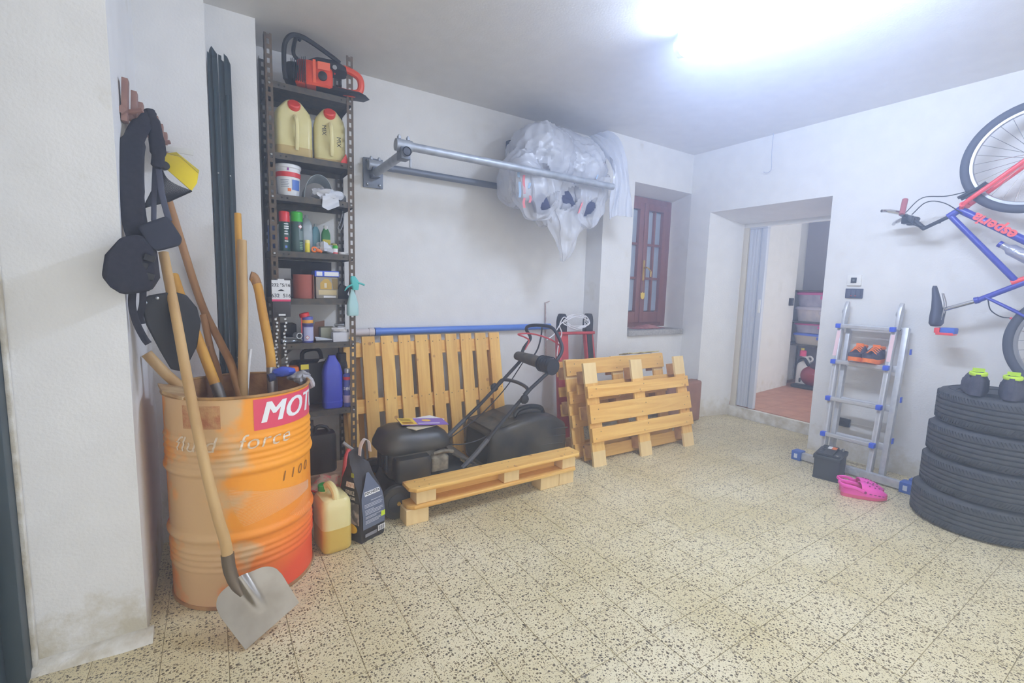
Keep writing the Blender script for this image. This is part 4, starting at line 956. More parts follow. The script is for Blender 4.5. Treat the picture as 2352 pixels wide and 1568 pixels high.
for dx, dz in ((-0.175, 1.34), (-0.19, 1.375), (-0.17, 1.40)): MB().box((dx, 1.995, dz), (0.03, 0.015, 0.022), (0, 0.3, 0)).build('buckle', 'black_plastic', t, bevel=0.003)
slab([(-0.219, 2.13, 1.251), (-0.189, 2.13, 1.271), (-0.119, 2.15, 1.287), (-0.08, 2.17, 1.273), (-0.05, 2.19, 1.225), (-0.04, 2.2, 1.169), (-0.056, 2.19, 1.072), (-0.092, 2.17, 0.997), (-0.113, 2.16, 0.982), (-0.14, 2.15, 0.993), (-0.169, 2.14, 1.067), (-0.202, 2.13, 1.161)], (-0.3, 1, 0.1), 0.02, 'hip_plate', mat('plate_black', (30, 31, 36), 0.55), 0.007, t)
for p in ((-0.2, 2.115, 1.245), (-0.165, 2.115, 1.262)): MB().ell(p, (0.006, 0.006, 0.006), 8, 6).build('stud', 'tin_silver', t)
band([(-0.228, 2.08, 1.30), (-0.234, 2.08, 1.238), (-0.225, 2.08, 1.176), (-0.206, 2.08, 1.12), (-0.195, 2.08, 1.10)], 0.022, 0.004).build('loose_strap', hm, t)
band([(-0.2, 2.07, 1.29), (-0.205, 2.08, 1.24), (-0.215, 2.09, 1.2), (-0.21, 2.09, 1.17)], 0.02, 0.004).build('loose_strap', hm, t)
# helmet visor
t = thing('face_shield', 'yellow face shield with black wire mesh hanging on the left wall', 'face shield', (-0.12, 2.4, 1.62))
ym = mat('visor_yellow', (240, 214, 36), 0.4)
mb = MB(); mb.loft([[(-0.135, 2.45, 1.846), (-0.088, 2.43, 1.84), (-0.024, 2.38, 1.772), (-0.03, 2.36, 1.729), (-0.05, 2.335, 1.689), (-0.148, 2.40, 1.79)], [(-0.13, 2.47, 1.836), (-0.085, 2.46, 1.826), (-0.03, 2.41, 1.765), (-0.035, 2.39, 1.73), (-0.055, 2.365, 1.695), (-0.14, 2.43, 1.785)]])
mb.build('peak', ym, t, bevel=0.004)
MB().add([(-0.135, 2.449, 1.848), (-0.098, 2.445, 1.858), (-0.022, 2.4, 1.788), (-0.024, 2.379, 1.773), (-0.088, 2.429, 1.842)], [(0, 1, 2, 3, 4)]).build('peak_side', mat('visor_shade', (206, 186, 40), 0.5), t, solid=0.003, smooth=0)
def meshpt(u, v):
    a = Vector((-0.144, 2.385, 1.765)).lerp(Vector((-0.05, 2.33, 1.69)), u); b = Vector((-0.212, 2.39, 1.612)).lerp(Vector((-0.126, 2.35, 1.644)), u)
    p = a.lerp(b, v) if False else a.lerp(b, v)
    return p + Vector((-0.02, -0.02, -0.01)) * math.sin(PI * u) * 1.0
mm = MB(); nu, nv = 30, 26
for i in range(nu + 1): mm.tube([meshpt(i / nu, j / 8) for j in range(9)], 0.0013, 4)
for j in range(nv + 1): mm.tube([meshpt(i / 10, j / nv) for i in range(11)], 0.0013, 4)
mo = mm.build('wire_mesh', mat('mesh_wire', (58, 60, 70), 0.5), t, smooth=0); mo['kind'] = 'stuff'
MB().tube([meshpt(i / 10, 1) for i in range(11)], 0.004, 6).build('mesh_rim', 'black_plastic', t)
MB().tube([meshpt(0, j / 8) for j in range(9)], 0.004, 6).build('mesh_rim', 'black_plastic', t)
MB().tube([meshpt(1, j / 8) for j in range(9)], 0.004, 6).build('mesh_rim', 'black_plastic', t)
for p in ((-0.155, 2.41, 1.832), (-0.142, 2.4, 1.785)): MB().lathe([(0.017, 0), (0.017, 0.02), (0.012, 0.024)], 14, T(p, (PI / 2, 0, 0.3))).build('pivot_knob', 'black_plastic', t)
MB().bb((-0.165, 2.47, 1.86), (-0.04, 2.476, 1.885)).build('head_band', mat('band_clear', (206, 206, 204), 0.4), t, bevel=0.003)

# ---------------------------------------------------------------- things below and in front of the shelving
t = thing('petrol_can', 'black plastic petrol can standing under the shelving', 'canister', (0.5, 2.98, 0.15))
bx = MB().bb((0.40, 2.9, 0.0), (0.72, 3.1, 0.165)); single(bx, 'wooden_crate', mat('crate_brown', (150, 120, 96), 0.8, col2=(170, 140, 112), nscale=9), 'low brown crate under the black petrol can', 'crate', (0.56, 3.0, 0), bevel=0.004)
MB().loft([[(0.53 + a * k, 2.98 + b * k, 0.166 + zz) for a, b in rrect(0.19, 0.13, 0.035)] for zz, k in ((0, 0.92), (0.012, 1), (0.22, 1), (0.245, 0.92))]).build('body', 'black_plastic', t)
MB().lathe([(0.028, 0), (0.03, 0.05), (0.022, 0.06), (0.022, 0.09)], 14, T((0.475, 2.97, 0.405))).build('spout', 'black_plastic', t)
MB().tube(spline([(0.5, 2.98, 0.41), (0.52, 2.98, 0.45), (0.57, 2.98, 0.44), (0.59, 2.98, 0.405)], 4), 0.011, 8).build('grip', 'black_plastic', t)
t = thing('string_sack', 'heap of red and white netting behind the jug', 'netting', (0.55, 2.72, 0))
crumple((0.54, 2.70, 0.1), (0.15, 0.11, 0.13), 0.45, 9, 26, 18, flat=0.001).build('heap', mat('net_mix', (176, 150, 124), 0.9, col2=(196, 96, 88), nscale=38, contrast=(0.5, 0.6)), t)
MB().tube(spline([(0.42, 2.62, 0.2), (0.5, 2.58, 0.17), (0.57, 2.6, 0.19), (0.62, 2.63, 0.22)], 5), 0.006, 6).build('cord', mat('cord_red', (196, 70, 70), 0.8), t)
t = thing('red_pipe_tool', 'red bent tubular tool lying against the netting', 'tool', (0.6, 2.66, 0.2))
MB().tube(spline([(0.645, 2.72, 0.36), (0.62, 2.68, 0.33), (0.605, 2.65, 0.27), (0.59, 2.62, 0.21)], 5), 0.014, 10).build('tube', mat('tool_red', (206, 68, 62), 0.5), t)
MB().lathe([(0.014, 0), (0.019, 0.0), (0.019, 0.03), (0.014, 0.03)], 14, T((0.587, 2.615, 0.195), (0.6, 0.4, 0))).build('collar', 'tool_red', t)
MB().tube([(0.62, 2.75, 0.4), (0.72, 2.7, 0.31)], 0.011, 8).build('shaft', mat('shaft_grey', (150, 146, 140), 0.6), t)
t = thing('cork', 'pale wooden plug lying by the red netting', 'plug', (0.47, 2.66, 0.2)); MB().lathe([(0.02, 0), (0.022, 0.04), (0.012, 0.04), (0.01, 0.03)], 14, T((0.475, 2.6, 0.215), (PI / 2, 0, 0.4))).build('body', 'handle_wood', t)
# jug with yellow liquid
t = thing('plastic_jug', 'translucent plastic jug half full of yellow liquid with green cap', 'jug', (0.475, 2.37, 0))
JM = T((0.475, 2.365, 0), (0, 0, math.radians(6)))
jm = mat('jug_plastic', (226, 214, 156), 0.3, col2=(216, 200, 130), nscale=5); jl = mat('jug_liquid', (208, 176, 84), 0.3)
MB(JM).loft([[(a * k, b * k, zz) for a, b in rrect(0.145, 0.19, 0.035, 5)] for zz, k in ((0.125, 1.0), (0.225, 1), (0.255, 0.95), (0.27, 0.84), (0.278, 0.6))]).build('body', jm, t)
MB(JM).loft([[(a * k, b * k, zz) for a, b in rrect(0.146, 0.191, 0.035, 5)] for zz, k in ((0.002, 0.9), (0.012, 0.985), (0.03, 1.0), (0.125, 1.0))]).build('liquid', jl, t)
MB(JM).lathe([(0.022, 0), (0.022, 0.02)], 16, T((-0.03, 0.04, 0.275))).build('neck', jm, t)
MB(JM).lathe([(0.024, 0), (0.026, 0.004), (0.026, 0.028), (0.022, 0.032)], 18, T((-0.03, 0.04, 0.285))).build('cap', mat('cap_green', (38, 162, 66), 0.4), t)
MB(JM).tube(spline([(0.0, -0.065, 0.255), (-0.002, -0.055, 0.3), (-0.01, -0.01, 0.325), (-0.018, 0.02, 0.315), (-0.02, 0.03, 0.29)], 5), 0.018, 10).build('grip', jm, t)
# briquette bag
t = thing('briquette_bag', 'dark paper sack of briquettes with white loop handle', 'sack', (0.65, 2.37, 0))
b0 = Vector((0.6, 2.29, 0)); ex = Vector((0.735, 2.345, 0)) - b0; ey = Vector((0.53, 2.42, 0)) - b0
def bagpt(u, v, z, k, top):
    c = b0 + ex * 0.5 + ey * 0.5; q = c + (ex * (u - 0.5)) * k[0] + (ey * (v - 0.5)) * k[1]
    return Vector((q.x, q.y, z)) + top
per = [(i / 6, 0) for i in range(6)] + [(1, i / 6) for i in range(6)] + [(1 - i / 6, 1) for i in range(6)] + [(0, 1 - i / 6) for i in range(6)]
rings = []
for z, kx, ky, tx in ((0.0, 0.97, 0.97, 0), (0.012, 1.02, 1.02, 0), (0.1, 1.06, 1.05, 0), (0.2, 1.03, 1.0, 0), (0.27, 0.97, 0.85, 0.004), (0.33, 0.85, 0.55, 0.008), (0.39, 0.72, 0.25, 0.01), (0.43, 0.66, 0.1, 0.012), (0.47, 0.62, 0.06, 0.012)):
    rings.append([bagpt(u, v, z + (0.02 * (v - 0.5) if z > 0.4 else 0) - (0.03 * abs(u - 0.5) if z > 0.42 else 0), (kx, ky), Vector((-tx * 2, tx * 2, 0)) + Vector((noise.noise(Vector((u * 4, v * 4, z * 22))), noise.noise(Vector((u * 4, v * 4 + 9, z * 22))), 0)) * 0.006) for u, v in per])
MB().loft(rings).build('sack', mat('sack_dark', (44, 41, 43), 0.55), t, smooth=50)
nR = ex.cross(Vector((0, 0, 1))).normalized()
if nR.y > 0: nR = -nR
def facept(u, z, lift=0.004):                                   # on the broad front-right face
    k = 1.06 if z < 0.2 else 1.03 - (z - 0.2) * 1.3
    c = b0 + ex * 0.5 + ey * 0.5; q = c + ex * (u - 0.5) * min(k, 1.03) - ey * 0.5 * (1.05 if z < 0.15 else 1.05 - (z - 0.15) * 2.0 if z < 0.26 else 0.83 - (z - 0.26) * 4.2)
    return Vector((q.x, q.y, z)) + nR * lift
mb = MB(); mb.grid(lambda u, v: facept(0.04 + 0.93 * (0.5 + (u - 0.5) * (1 - max(0, v - 0.62) * 2.3)), 0.075 + 0.28 * v, 0.006), 14, 18); mb.build('printed_panel', mat('panel_blue', (96, 104, 124), 0.5), t)
for k, z in enumerate((0.215, 0.2, 0.193, 0.186, 0.172, 0.165, 0.158, 0.151, 0.137, 0.13, 0.116, 0.109, 0.102)):
    w1 = (0.62, 0.85, 0.9, 0.86, 0.5, 0.88, 0.9, 0.8, 0.88, 0.6, 0.9, 0.85, 0.7)[k]
    MB().grid(lambda u, v: facept((0.14 if k else 0.42) + (w1 - 0.14) * u, z + 0.003 * v, 0.0075), 6, 2).build('text_line', mat('print_sack', (184, 188, 200), 0.6), t)
MB().grid(lambda u, v: facept(0.18 + 0.68 * u, 0.245 + 0.022 * v, 0.0075), 8, 3).build('brand_plate', 'print_white', t)
text('FOCHISTA', 0.02, fn=lambda x, y: facept(0.52 + x / ex.length, 0.257 + y, 0.009), bold=0.0004).build('brand_lettering', 'print_black', t, smooth=0)
MB().grid(lambda u, v: facept(0.8 + 0.17 * u, 0.11 + 0.028 * v, 0.0085), 4, 3).build('green_badge', mat('badge_green', (196, 220, 40), 0.5), t)
MB().grid(lambda u, v: facept(0.66 + 0.3 * u, 0.035 + 0.03 * v, 0.0085), 5, 3).build('barcode', 'print_white', t)
for k in range(7): MB().grid(lambda u, v: facept(0.68 + 0.038 * k + 0.012 * (k % 2 + 1) * u, 0.038 + 0.024 * v, 0.0095), 2, 2).build('barcode_bar', 'print_black', t)
MB().grid(lambda u, v: facept(0.12 + 0.5 * u, 0.032 + 0.018 * v, 0.0085), 5, 3).build('print_box', mat('print_dim', (128, 128, 134), 0.6), t)
def sidept(u, z, lift=0.004):                                  # on the narrow left face, u from the front corner to the back
    c = b0 + ex * 0.5 + ey * 0.5; kk = 1.05 if z < 0.2 else 1.05 - (z - 0.2) * 1.0
    ky = 1.03 if z < 0.2 else max(0.12, 1.03 - (z - 0.2) * 3.6)
    q = c - ex * 0.5 * kk + ey * (u - 0.5) * ky; n = Vector((-ex.normalized().x, -ex.normalized().y, 0))
    return Vector((q.x, q.y, z)) + n * lift
for sx, zz, sz in (('BRIKE', 0.262, 0.03), ('PREMIUM', 0.236, 0.02)):
    text(sx, sz, fn=lambda x, y: sidept(0.5 - x / (ey.length * 0.95), zz + y, 0.006), bold=0.0008).build('lettering', mat('print_tan', (206, 196, 184), 0.6), t, smooth=0)
MB().grid(lambda u, v: sidept(0.15 + 0.3 * u, 0.345 + 0.022 * v, 0.006), 5, 3).build('yellow_badge', mat('badge_olive', (150, 160, 40), 0.5), t)
MB().grid(lambda u, v: sidept(0.2 + 0.6 * u, 0.29 + 0.028 * v, 0.006), 5, 3).build('logo', mat('logo_tan', (190, 150, 130), 0.5, col2=(230, 220, 210), nscale=90), t)
MB().grid(lambda u, v: sidept(0.05 + 0.9 * u, 0.1 + 0.115 * v, 0.005), 8, 6).build('printed_picture', mat('sack_photo', (92, 84, 84), 0.5, col2=(176, 160, 156), nscale=24, contrast=(0.48, 0.62)), t)
mb = MB(); mb.add([sidept(0.42 + 0.3 * math.cos(a), 0.075 + 0.027 * math.sin(a), 0.007) for a in [2 * PI * i / 16 for i in range(16)]], [tuple(range(16))]); mb.build('yellow_seal', mat('seal_yellow', (240, 190, 30), 0.5), t, smooth=0)
hp = Vector((0.62, 2.385, 0.44))
band([hp + Vector((0.0, 0, 0)), hp + Vector((0.005, -0.002, 0.05)), hp + Vector((0.025, -0.005, 0.085)), hp + Vector((0.045, -0.01, 0.07)), hp + Vector((0.05, -0.015, 0.02))], 0.028, 0.003, (0.3, -1, 0)).build('loop_handle', mat('loop_white', (226, 222, 226), 0.6), t)

# ---------------------------------------------------------------- pipe bracket on the back wall
mat('galv', (150, 156, 166), 0.45, metal=0.35, col2=(172, 178, 188), nscale=18); mat('galv_dark', (112, 118, 130), 0.5, metal=0.35)
t = thing('pipe_bracket', 'grey steel pipe rack bolted high on the back wall', 'pipe rack', (1.02, 3.45, 2.1))
pl = MB().bb((0.945, 3.445, 2.03), (1.085, 3.468, 2.235)).build('wall_plate', 'galv_dark', t, bevel=0.003)
for x in (0.97, 1.06):
    for z in (2.05, 2.215): MB().lathe([(0.01, 0), (0.01, 0.01), (0.005, 0.014)], 6, T((x, 3.446, z), (PI / 2, 0, 0))).build('bolt', 'steel', pl)
MB().tube([(1.015, 3.46, 2.12), (1.015, 2.76, 2.13)], 0.028, 18).build('arm', 'galv', t)
MB().lathe([(0.028, 0), (0.0225, 0.0), (0.0225, 0.05)], 18, T((1.015, 2.7595, 2.13), (-PI / 2, 0, 0))).build('arm_mouth', mat('pipe_dark', (78, 82, 92), 0.7), t)
for y in (3.40, 2.82):
    MB().tube([(0.965, y, 2.175), (1.065, y, 2.175)], 0.036, 18).build('clamp', 'galv', t)
    MB().bb((0.985, y - 0.042, 2.09), (1.045, y + 0.042, 2.16)).build('clamp', 'galv_dark', t, bevel=0.008)
    for dx in (-0.028, 0.028):
        MB().tube([(1.015 + dx, y, 2.19), (1.015 + dx, y, 2.235)], 0.007, 8).build('clamp_bolt', 'galv', t); MB().lathe([(0.013, 0), (0.013, 0.014)], 6, T((1.015 + dx, y, 2.212))).build('nut', 'galv', t)
MB().tube([(1.05, 2.8, 2.1), (1.05, 2.8, 2.05)], 0.007, 8).build('clamp_bolt', 'galv', t)
single(MB().tube([(0.97, 3.40, 2.175), (3.08, 3.40, 2.175)], 0.025, 18), 'steel_pipe', 'galv_dark', 'grey steel pipe of the rack, the one close to the back wall', 'pipe', (2.0, 3.40, 2.15), 'pipes of the wall rack')
single(MB().tube([(0.97, 2.82, 2.178), (2.78, 2.82, 2.178)], 0.026, 18), 'steel_pipe', 'galv', 'grey steel pipe of the rack, the one nearer the room', 'pipe', (1.9, 2.82, 2.15), 'pipes of the wall rack')

# ---------------------------------------------------------------- wrapped bundle lying on the pipes
def film_mat(name, col, al):
    m = bpy.data.materials.new(name); m.use_nodes = True; MATS[name] = m; nt = m.node_tree; b = nt.nodes['Principled BSDF']
    b.inputs['Base Color'].default_value = srgb(*col); b.inputs['Roughness'].default_value = 0.3; b.inputs['Alpha'].default_value = al; b.inputs['Specular IOR Level'].default_value = 0.7
    tc = nt.nodes.new('ShaderNodeTexCoord'); mp = nt.nodes.new('ShaderNodeMapping'); mp.inputs['Scale'].default_value = (1, 1, 0.6); nt.links.new(tc.outputs['Object'], mp.inputs[0])
    n = nt.nodes.new('ShaderNodeTexNoise'); n.noise_type = 'RIDGED_MULTIFRACTAL'; n.inputs['Scale'].default_value = 6; n.inputs['Detail'].default_value = 4; n.inputs['Distortion'].default_value = 0.8
    nt.links.new(mp.outputs[0], n.inputs['Vector']); bp = nt.nodes.new('ShaderNodeBump'); bp.inputs['Strength'].default_value = 0.55; bp.inputs['Distance'].default_value = 0.02
    nt.links.new(n.outputs['Fac'], bp.inputs['Height']); nt.links.new(bp.outputs[0], b.inputs['Normal'])
film_mat('bag_film', (206, 210, 222), 0.72); film_mat('bag_film_thin', (216, 218, 226), 0.42)
bu = thing('wrapped_bundle', 'rolled bundle in white plastic bags lying on the pipe rack', 'bundle', (2.5, 3.1, 2.2))
crumple((2.5, 3.12, 2.44), (0.43, 0.22, 0.19), 0.12, 5, 28, 16).build('dark_roll', mat('roll_navy', (70, 74, 98), 0.9), bu)
MB().bb((2.14, 3.3, 2.48), (2.2, 3.36, 2.57)).build('roll_corner', 'roll_navy', bu, bevel=0.01)
def folds(c, r, seed, n=110, m=64, amp=0.07):
    cc = Vector(c)
    def fn(p):
        d = p - cc; q = p + Vector((seed, 0, 0))
        w_ = Vector((noise.noise(q * 5), noise.noise(q * 5 + Vector((7, 1, 0))), noise.noise(q * 5 + Vector((0, 9, 2))))) * 0.12
        k = 1 + amp * 1.3 * noise.noise(q * 4) - amp * 1.5 * abs(noise.noise(Vector((q.x * 6, q.y * 6, q.z * 4)) + w_ * 8)) - amp * 0.9 * abs(noise.noise((q + w_) * 13)) - amp * 0.45 * abs(noise.noise((q + w_) * 27)) + amp * 0.6
        return cc + d * k
    return MB().ell(c, r, n, m, fn=fn)
folds((2.49, 3.1, 2.44), (0.47, 0.25, 0.235), 0, amp=0.11).build('bag', 'bag_film', bu, smooth=32)
folds((2.24, 2.96, 2.37), (0.27, 0.22, 0.26), 3, amp=0.13).build('bag', 'bag_film', bu, smooth=32)
folds((2.62, 2.97, 2.36), (0.28, 0.2, 0.22), 7, amp=0.13).build('bag', 'bag_film', bu, smooth=32)
folds((2.02, 2.96, 2.17), (0.15, 0.2, 0.22), 11, amp=0.13).build('bag', 'bag_film', bu, smooth=32)
def hang(c, w, tip, seed, thick, sharp, holes=()):
    """a limp carrier bag hanging from c to its tip; its handle slits are real openings"""
    c = Vector(c); tip = Vector(tip); n, m = 72, 44; mb = MB(); vs = []; fs = []
    for i in range(m + 1):
        v = i / m; p = c.lerp(tip, v); k = (1 - v ** (1.3 if sharp else 3.0)) ** (1.0 if sharp else 0.6) * 0.95 + 0.05
        for j in range(n):
            a = 2 * PI * j / n; pl = 1 + (0.06 + 0.12 * v) * math.sin(7 * a + seed + 3 * v) + 0.05 * math.sin(15 * a + seed * 2)
            q = p + Vector((math.cos(a) * w / 2 * k * pl, math.sin(a) * thick / 2 * (k * 0.8 + 0.2) * pl, 0.03 * math.sin(2 * a + seed) * (1 - v)))
            vs.append(q + Vector((noise.noise(q * 8), noise.noise(q * 8 + Vector((5, 0, 0))), noise.noise(q * 9))) * 0.034)
    for i in range(m):
        for j in range(n):
            k = (j + 1) % n; f = (i * n + j, i * n + k, (i + 1) * n + k, (i + 1) * n + j)
            ctr = sum((vs[q] for q in f), Vector()) / 4; hit = False
            for hx, hz_, rx, rz_, ang in holes:
                dx, dz = ctr.x - hx, ctr.z - hz_; ca, sa = math.cos(ang), math.sin(ang); u_, w_ = dx * ca + dz * sa, -dx * sa + dz * ca
                if ctr.y < p.y + 0.02 and (u_ / rx) ** 2 + (w_ / rz_) ** 2 < 1: hit = True
            if not hit: fs.append(f)
    mb.add(vs, fs); return mb.build('hanging_bag', 'bag_film_thin', bu, smooth=32)
hang((2.11, 2.84, 2.2), 0.42, (2.10, 2.82, 1.86), 1.0, 0.24, False, ((2.17, 2.0, 0.105, 0.042, 0.7),))
hang((2.42, 2.87, 2.2), 0.62, (2.43, 2.86, 1.57), 2.0, 0.2, True, ((2.39, 2.05, 0.12, 0.062, 0.8),))
hang((2.61, 2.86, 2.18), 0.36, (2.62, 2.83, 1.84), 4.0, 0.16, False, ((2.61, 2.01, 0.105, 0.042, 0.75),))
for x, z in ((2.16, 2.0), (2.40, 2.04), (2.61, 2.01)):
    crumple((x, 2.855, z), (0.12, 0.05, 0.085), 0.35, 9, 18, 12).build('slit_shade', mat('hole_navy', (62, 66, 94), 0.9), bu)  # dark lumps added inside the bags so the handle slits look shaded
# flap hanging at the right end
mb = MB(); mb.grid(lambda u, v: Vector((2.80 + 0.12 * u + (0.05 + 0.12 * u) * v, 3.06 - 0.26 * math.sin(min(1, v * 1.5) * PI / 2) - 0.1 * u * (1 - v), 2.66 - 0.70 * v ** 1.3 - 0.06 * abs(u - 0.45) * v + 0.05 * u)) + Vector((noise.noise(Vector((u * 4, v * 3, 2))), noise.noise(Vector((u * 5, v * 2.5, 7))) * 1.6, 0)) * 0.035, 26, 34)
mb.build('bag_flap', 'bag_film', bu, solid=0.004, smooth=70)
pb = mat('bag_blue', (164, 192, 222), 0.4); prd = mat('bag_red', (226, 132, 142), 0.4)
for k, (x0, z0, z1, m) in enumerate(((1.895, 1.99, 2.10, pb), (1.925, 2.02, 2.15, prd), (1.93, 1.92, 1.99, prd), (1.885, 2.13, 2.19, pb), (1.965, 2.06, 2.10, pb), (1.975, 1.96, 2.01, prd))):
    mb = MB(); mb.grid(lambda u, v: (x0 + 0.014 * u + 0.004 * math.sin(5 * v + k), 2.765 - 0.25 * (x0 - 1.9) - 0.01 * u, z0 + (z1 - z0) * v), 3, 10); mb.build('print', m, bu, solid=0.002)
hang((2.25, 2.92, 2.2), 0.5, (2.28, 2.9, 1.84), 5.0, 0.22, False)
hang((2.72, 2.9, 2.3), 0.3, (2.74, 2.88, 1.95), 8.0, 0.2, False)
slab([(2.47, 2.775, 1.94), (2.485, 2.775, 1.945), (2.53, 2.775, 2.05), (2.515, 2.775, 2.05)], (0, 1, 0), 0.003, 'print', prd, 0, bu)
slab([(2.64, 2.77, 2.23), (2.65, 2.77, 2.23), (2.70, 2.78, 2.32), (2.69, 2.78, 2.32)], (0, 1, 0), 0.003, 'print', pb, 0, bu)

bu.location.y += 0.105

# ---------------------------------------------------------------- blue and white drain pipes along the wall
t = thing('blue_pipe', 'long blue plastic pipe lying across the back wall', 'pipe', (1.8, 3.42, 0.96))
bp_ = mat('pipe_blue', (84, 128, 214), 0.35)
MB().tube([(1.02, 3.435, 0.985), (2.66, 3.435, 0.99)], 0.027, 18).build('tube', bp_, t); MB().tube([(1.015, 3.435, 0.985), (1.06, 3.435, 0.985)], 0.031, 18).build('socket', bp_, t)
t = thing('white_pipe', 'short white pipe end between shelving and blue pipe', 'pipe', (0.9, 3.43, 0.95))
MB().tube([(0.82, 3.435, 0.982), (1.0, 3.435, 0.984)], 0.027, 18).build('tube', mat('pipe_white', (214, 206, 208), 0.5), t); MB().tube([(0.97, 3.435, 0.984), (1.008, 3.435, 0.984)], 0.0305, 18).build('socket', 'pipe_white', t)

# ---------------------------------------------------------------- pallets
def pine(name, st):
    m = bpy.data.materials.new(name); m.use_nodes = True; MATS[name] = m; nt = m.node_tree; b = nt.nodes['Principled BSDF']; b.inputs['Roughness'].default_value = 0.65
    tc = nt.nodes.new('ShaderNodeTexCoord'); oi = nt.nodes.new('ShaderNodeObjectInfo')
    ad = nt.nodes.new('ShaderNodeVectorMath'); ad.operation = 'ADD'; nt.links.new(tc.outputs['Object'], ad.inputs[0]); nt.links.new(oi.outputs['Random'], ad.inputs[1])
    mp = nt.nodes.new('ShaderNodeMapping'); mp.inputs['Scale'].default_value = st; nt.links.new(ad.outputs[0], mp.inputs['Vector'])
    n = nt.nodes.new('ShaderNodeTexNoise'); n.inputs['Scale'].default_value = 24; n.inputs['Detail'].default_value = 6; n.inputs['Distortion'].default_value = 1.2; nt.links.new(mp.outputs[0], n.inputs['Vector'])
    r = nt.nodes.new('ShaderNodeValToRGB'); r.color_ramp.elements[0].position = 0.3; r.color_ramp.elements[1].position = 0.75
    r.color_ramp.elements[0].color = srgb(220, 165, 82); r.color_ramp.elements[1].color = srgb(242, 200, 116)
    nt.links.new(n.outputs['Fac'], r.inputs['Fac'])
    v = nt.nodes.new('ShaderNodeTexVoronoi'); v.inputs['Scale'].default_value = 7; nt.links.new(ad.outputs[0], v.inputs['Vector'])
    lt = nt.nodes.new('ShaderNodeMapRange'); lt.inputs['From Min'].default_value = 0.07; lt.inputs['From Max'].default_value = 0.12; lt.inputs['To Min'].default_value = 0.75; lt.inputs['To Max'].default_value = 0; nt.links.new(v.outputs['Distance'], lt.inputs['Value'])
    mx = nt.nodes.new('ShaderNodeMix'); mx.data_type = 'RGBA'; nt.links.new(lt.outputs[0], mx.inputs['Factor']); nt.links.new(r.outputs['Color'], mx.inputs['A']); mx.inputs['B'].default_value = srgb(176, 114, 58)
    hv = nt.nodes.new('ShaderNodeHueSaturation'); mr = nt.nodes.new('ShaderNodeMapRange'); mr.inputs['To Min'].default_value = 0.9; mr.inputs['To Max'].default_value = 1.06; nt.links.new(oi.outputs['Random'], mr.inputs['Value']); nt.links.new(mr.outputs[0], hv.inputs['Value'])
    nt.links.new(mx.outputs['Result'], hv.inputs['Color']); nt.links.new(hv.outputs[0], b.inputs['Base Color'])
pine('pine_u', (0.06, 1, 1)); pine('pine_v', (1, 1, 0.06))
mat('pine_pale', (236, 208, 152), 0.7, col2=(226, 194, 136), nscale=18, stretch=(1, 1, 0.1)); mat('nail', (120, 96, 76), 0.6, metal=0.3)
def plank(t, a, b, name, m='pine_u', bev=0.002):
    c = [(a[i] + b[i]) / 2 for i in range(3)]; d = [abs(b[i] - a[i]) for i in range(3)]
    o = MB().box((0, 0, 0), d).build(name, m, t, bevel=bev, seg=1, off=(0, 0, 0)); o.location = c
    return o
nail_me = MB().lathe([(0.004, 0), (0.004, 0.0015)], 7, T((0, 0, 0), (PI / 2, 0, 0))).mesh('nail', 'nail', smooth=0)
def nails(pl, pts):
    for p in pts:
        o = bpy.data.objects.new('nail', nail_me); COL.objects.link(o); o.parent = pl; o.location = p
def tilt(o, ex, ang): return frame(o, ex, (0, 0, 1)) @ Matrix.Rotation(-ang, 4, 'X')
# pallet leaning on the back wall: upright slats
A = thing('wooden_pallet', 'tall pallet of upright slats leaning on the back wall behind the mower', 'pallet', group='wooden pallets', M=tilt((0.74, 3.115, 0.0), (1, 0, 0), math.radians(11.5)))
hA = 0.985
for a, b in ((0.749, 0.822), (0.879, 0.971), (1.016, 1.109), (1.147, 1.239), (1.277, 1.377), (1.397, 1.491), (1.528, 1.623), (1.657, 1.756), (1.792, 1.89), (1.923, 2.021)):
    p = plank(A, (a - 0.735, 0, 0.004), (b - 0.735, 0.02, hA), 'slat', 'pine_v')
    for z in (-0.44, 0.03, 0.44): nails(p, [((b - a) * k, -0.0102, z + 0.01 * k) for k in (-0.3, 0.3)])
for z in (0.05, 0.485, 0.885): plank(A, (0.015, 0.021, z - 0.045), (1.285, 0.041, z + 0.055), 'cross_board', 'pine_u')
for z in (0.05, 0.485, 0.885):
    for x in (0.015, 0.58, 1.145): plank(A, (x, 0.042, z - 0.045), (x + 0.14, 0.115, z + 0.055), 'block', 'pine_pale')
for x in (0.015, 0.58, 1.145): plank(A, (x, 0.116, 0.004), (x + 0.14, 0.136, hA - 0.03), 'runner', 'pine_v')
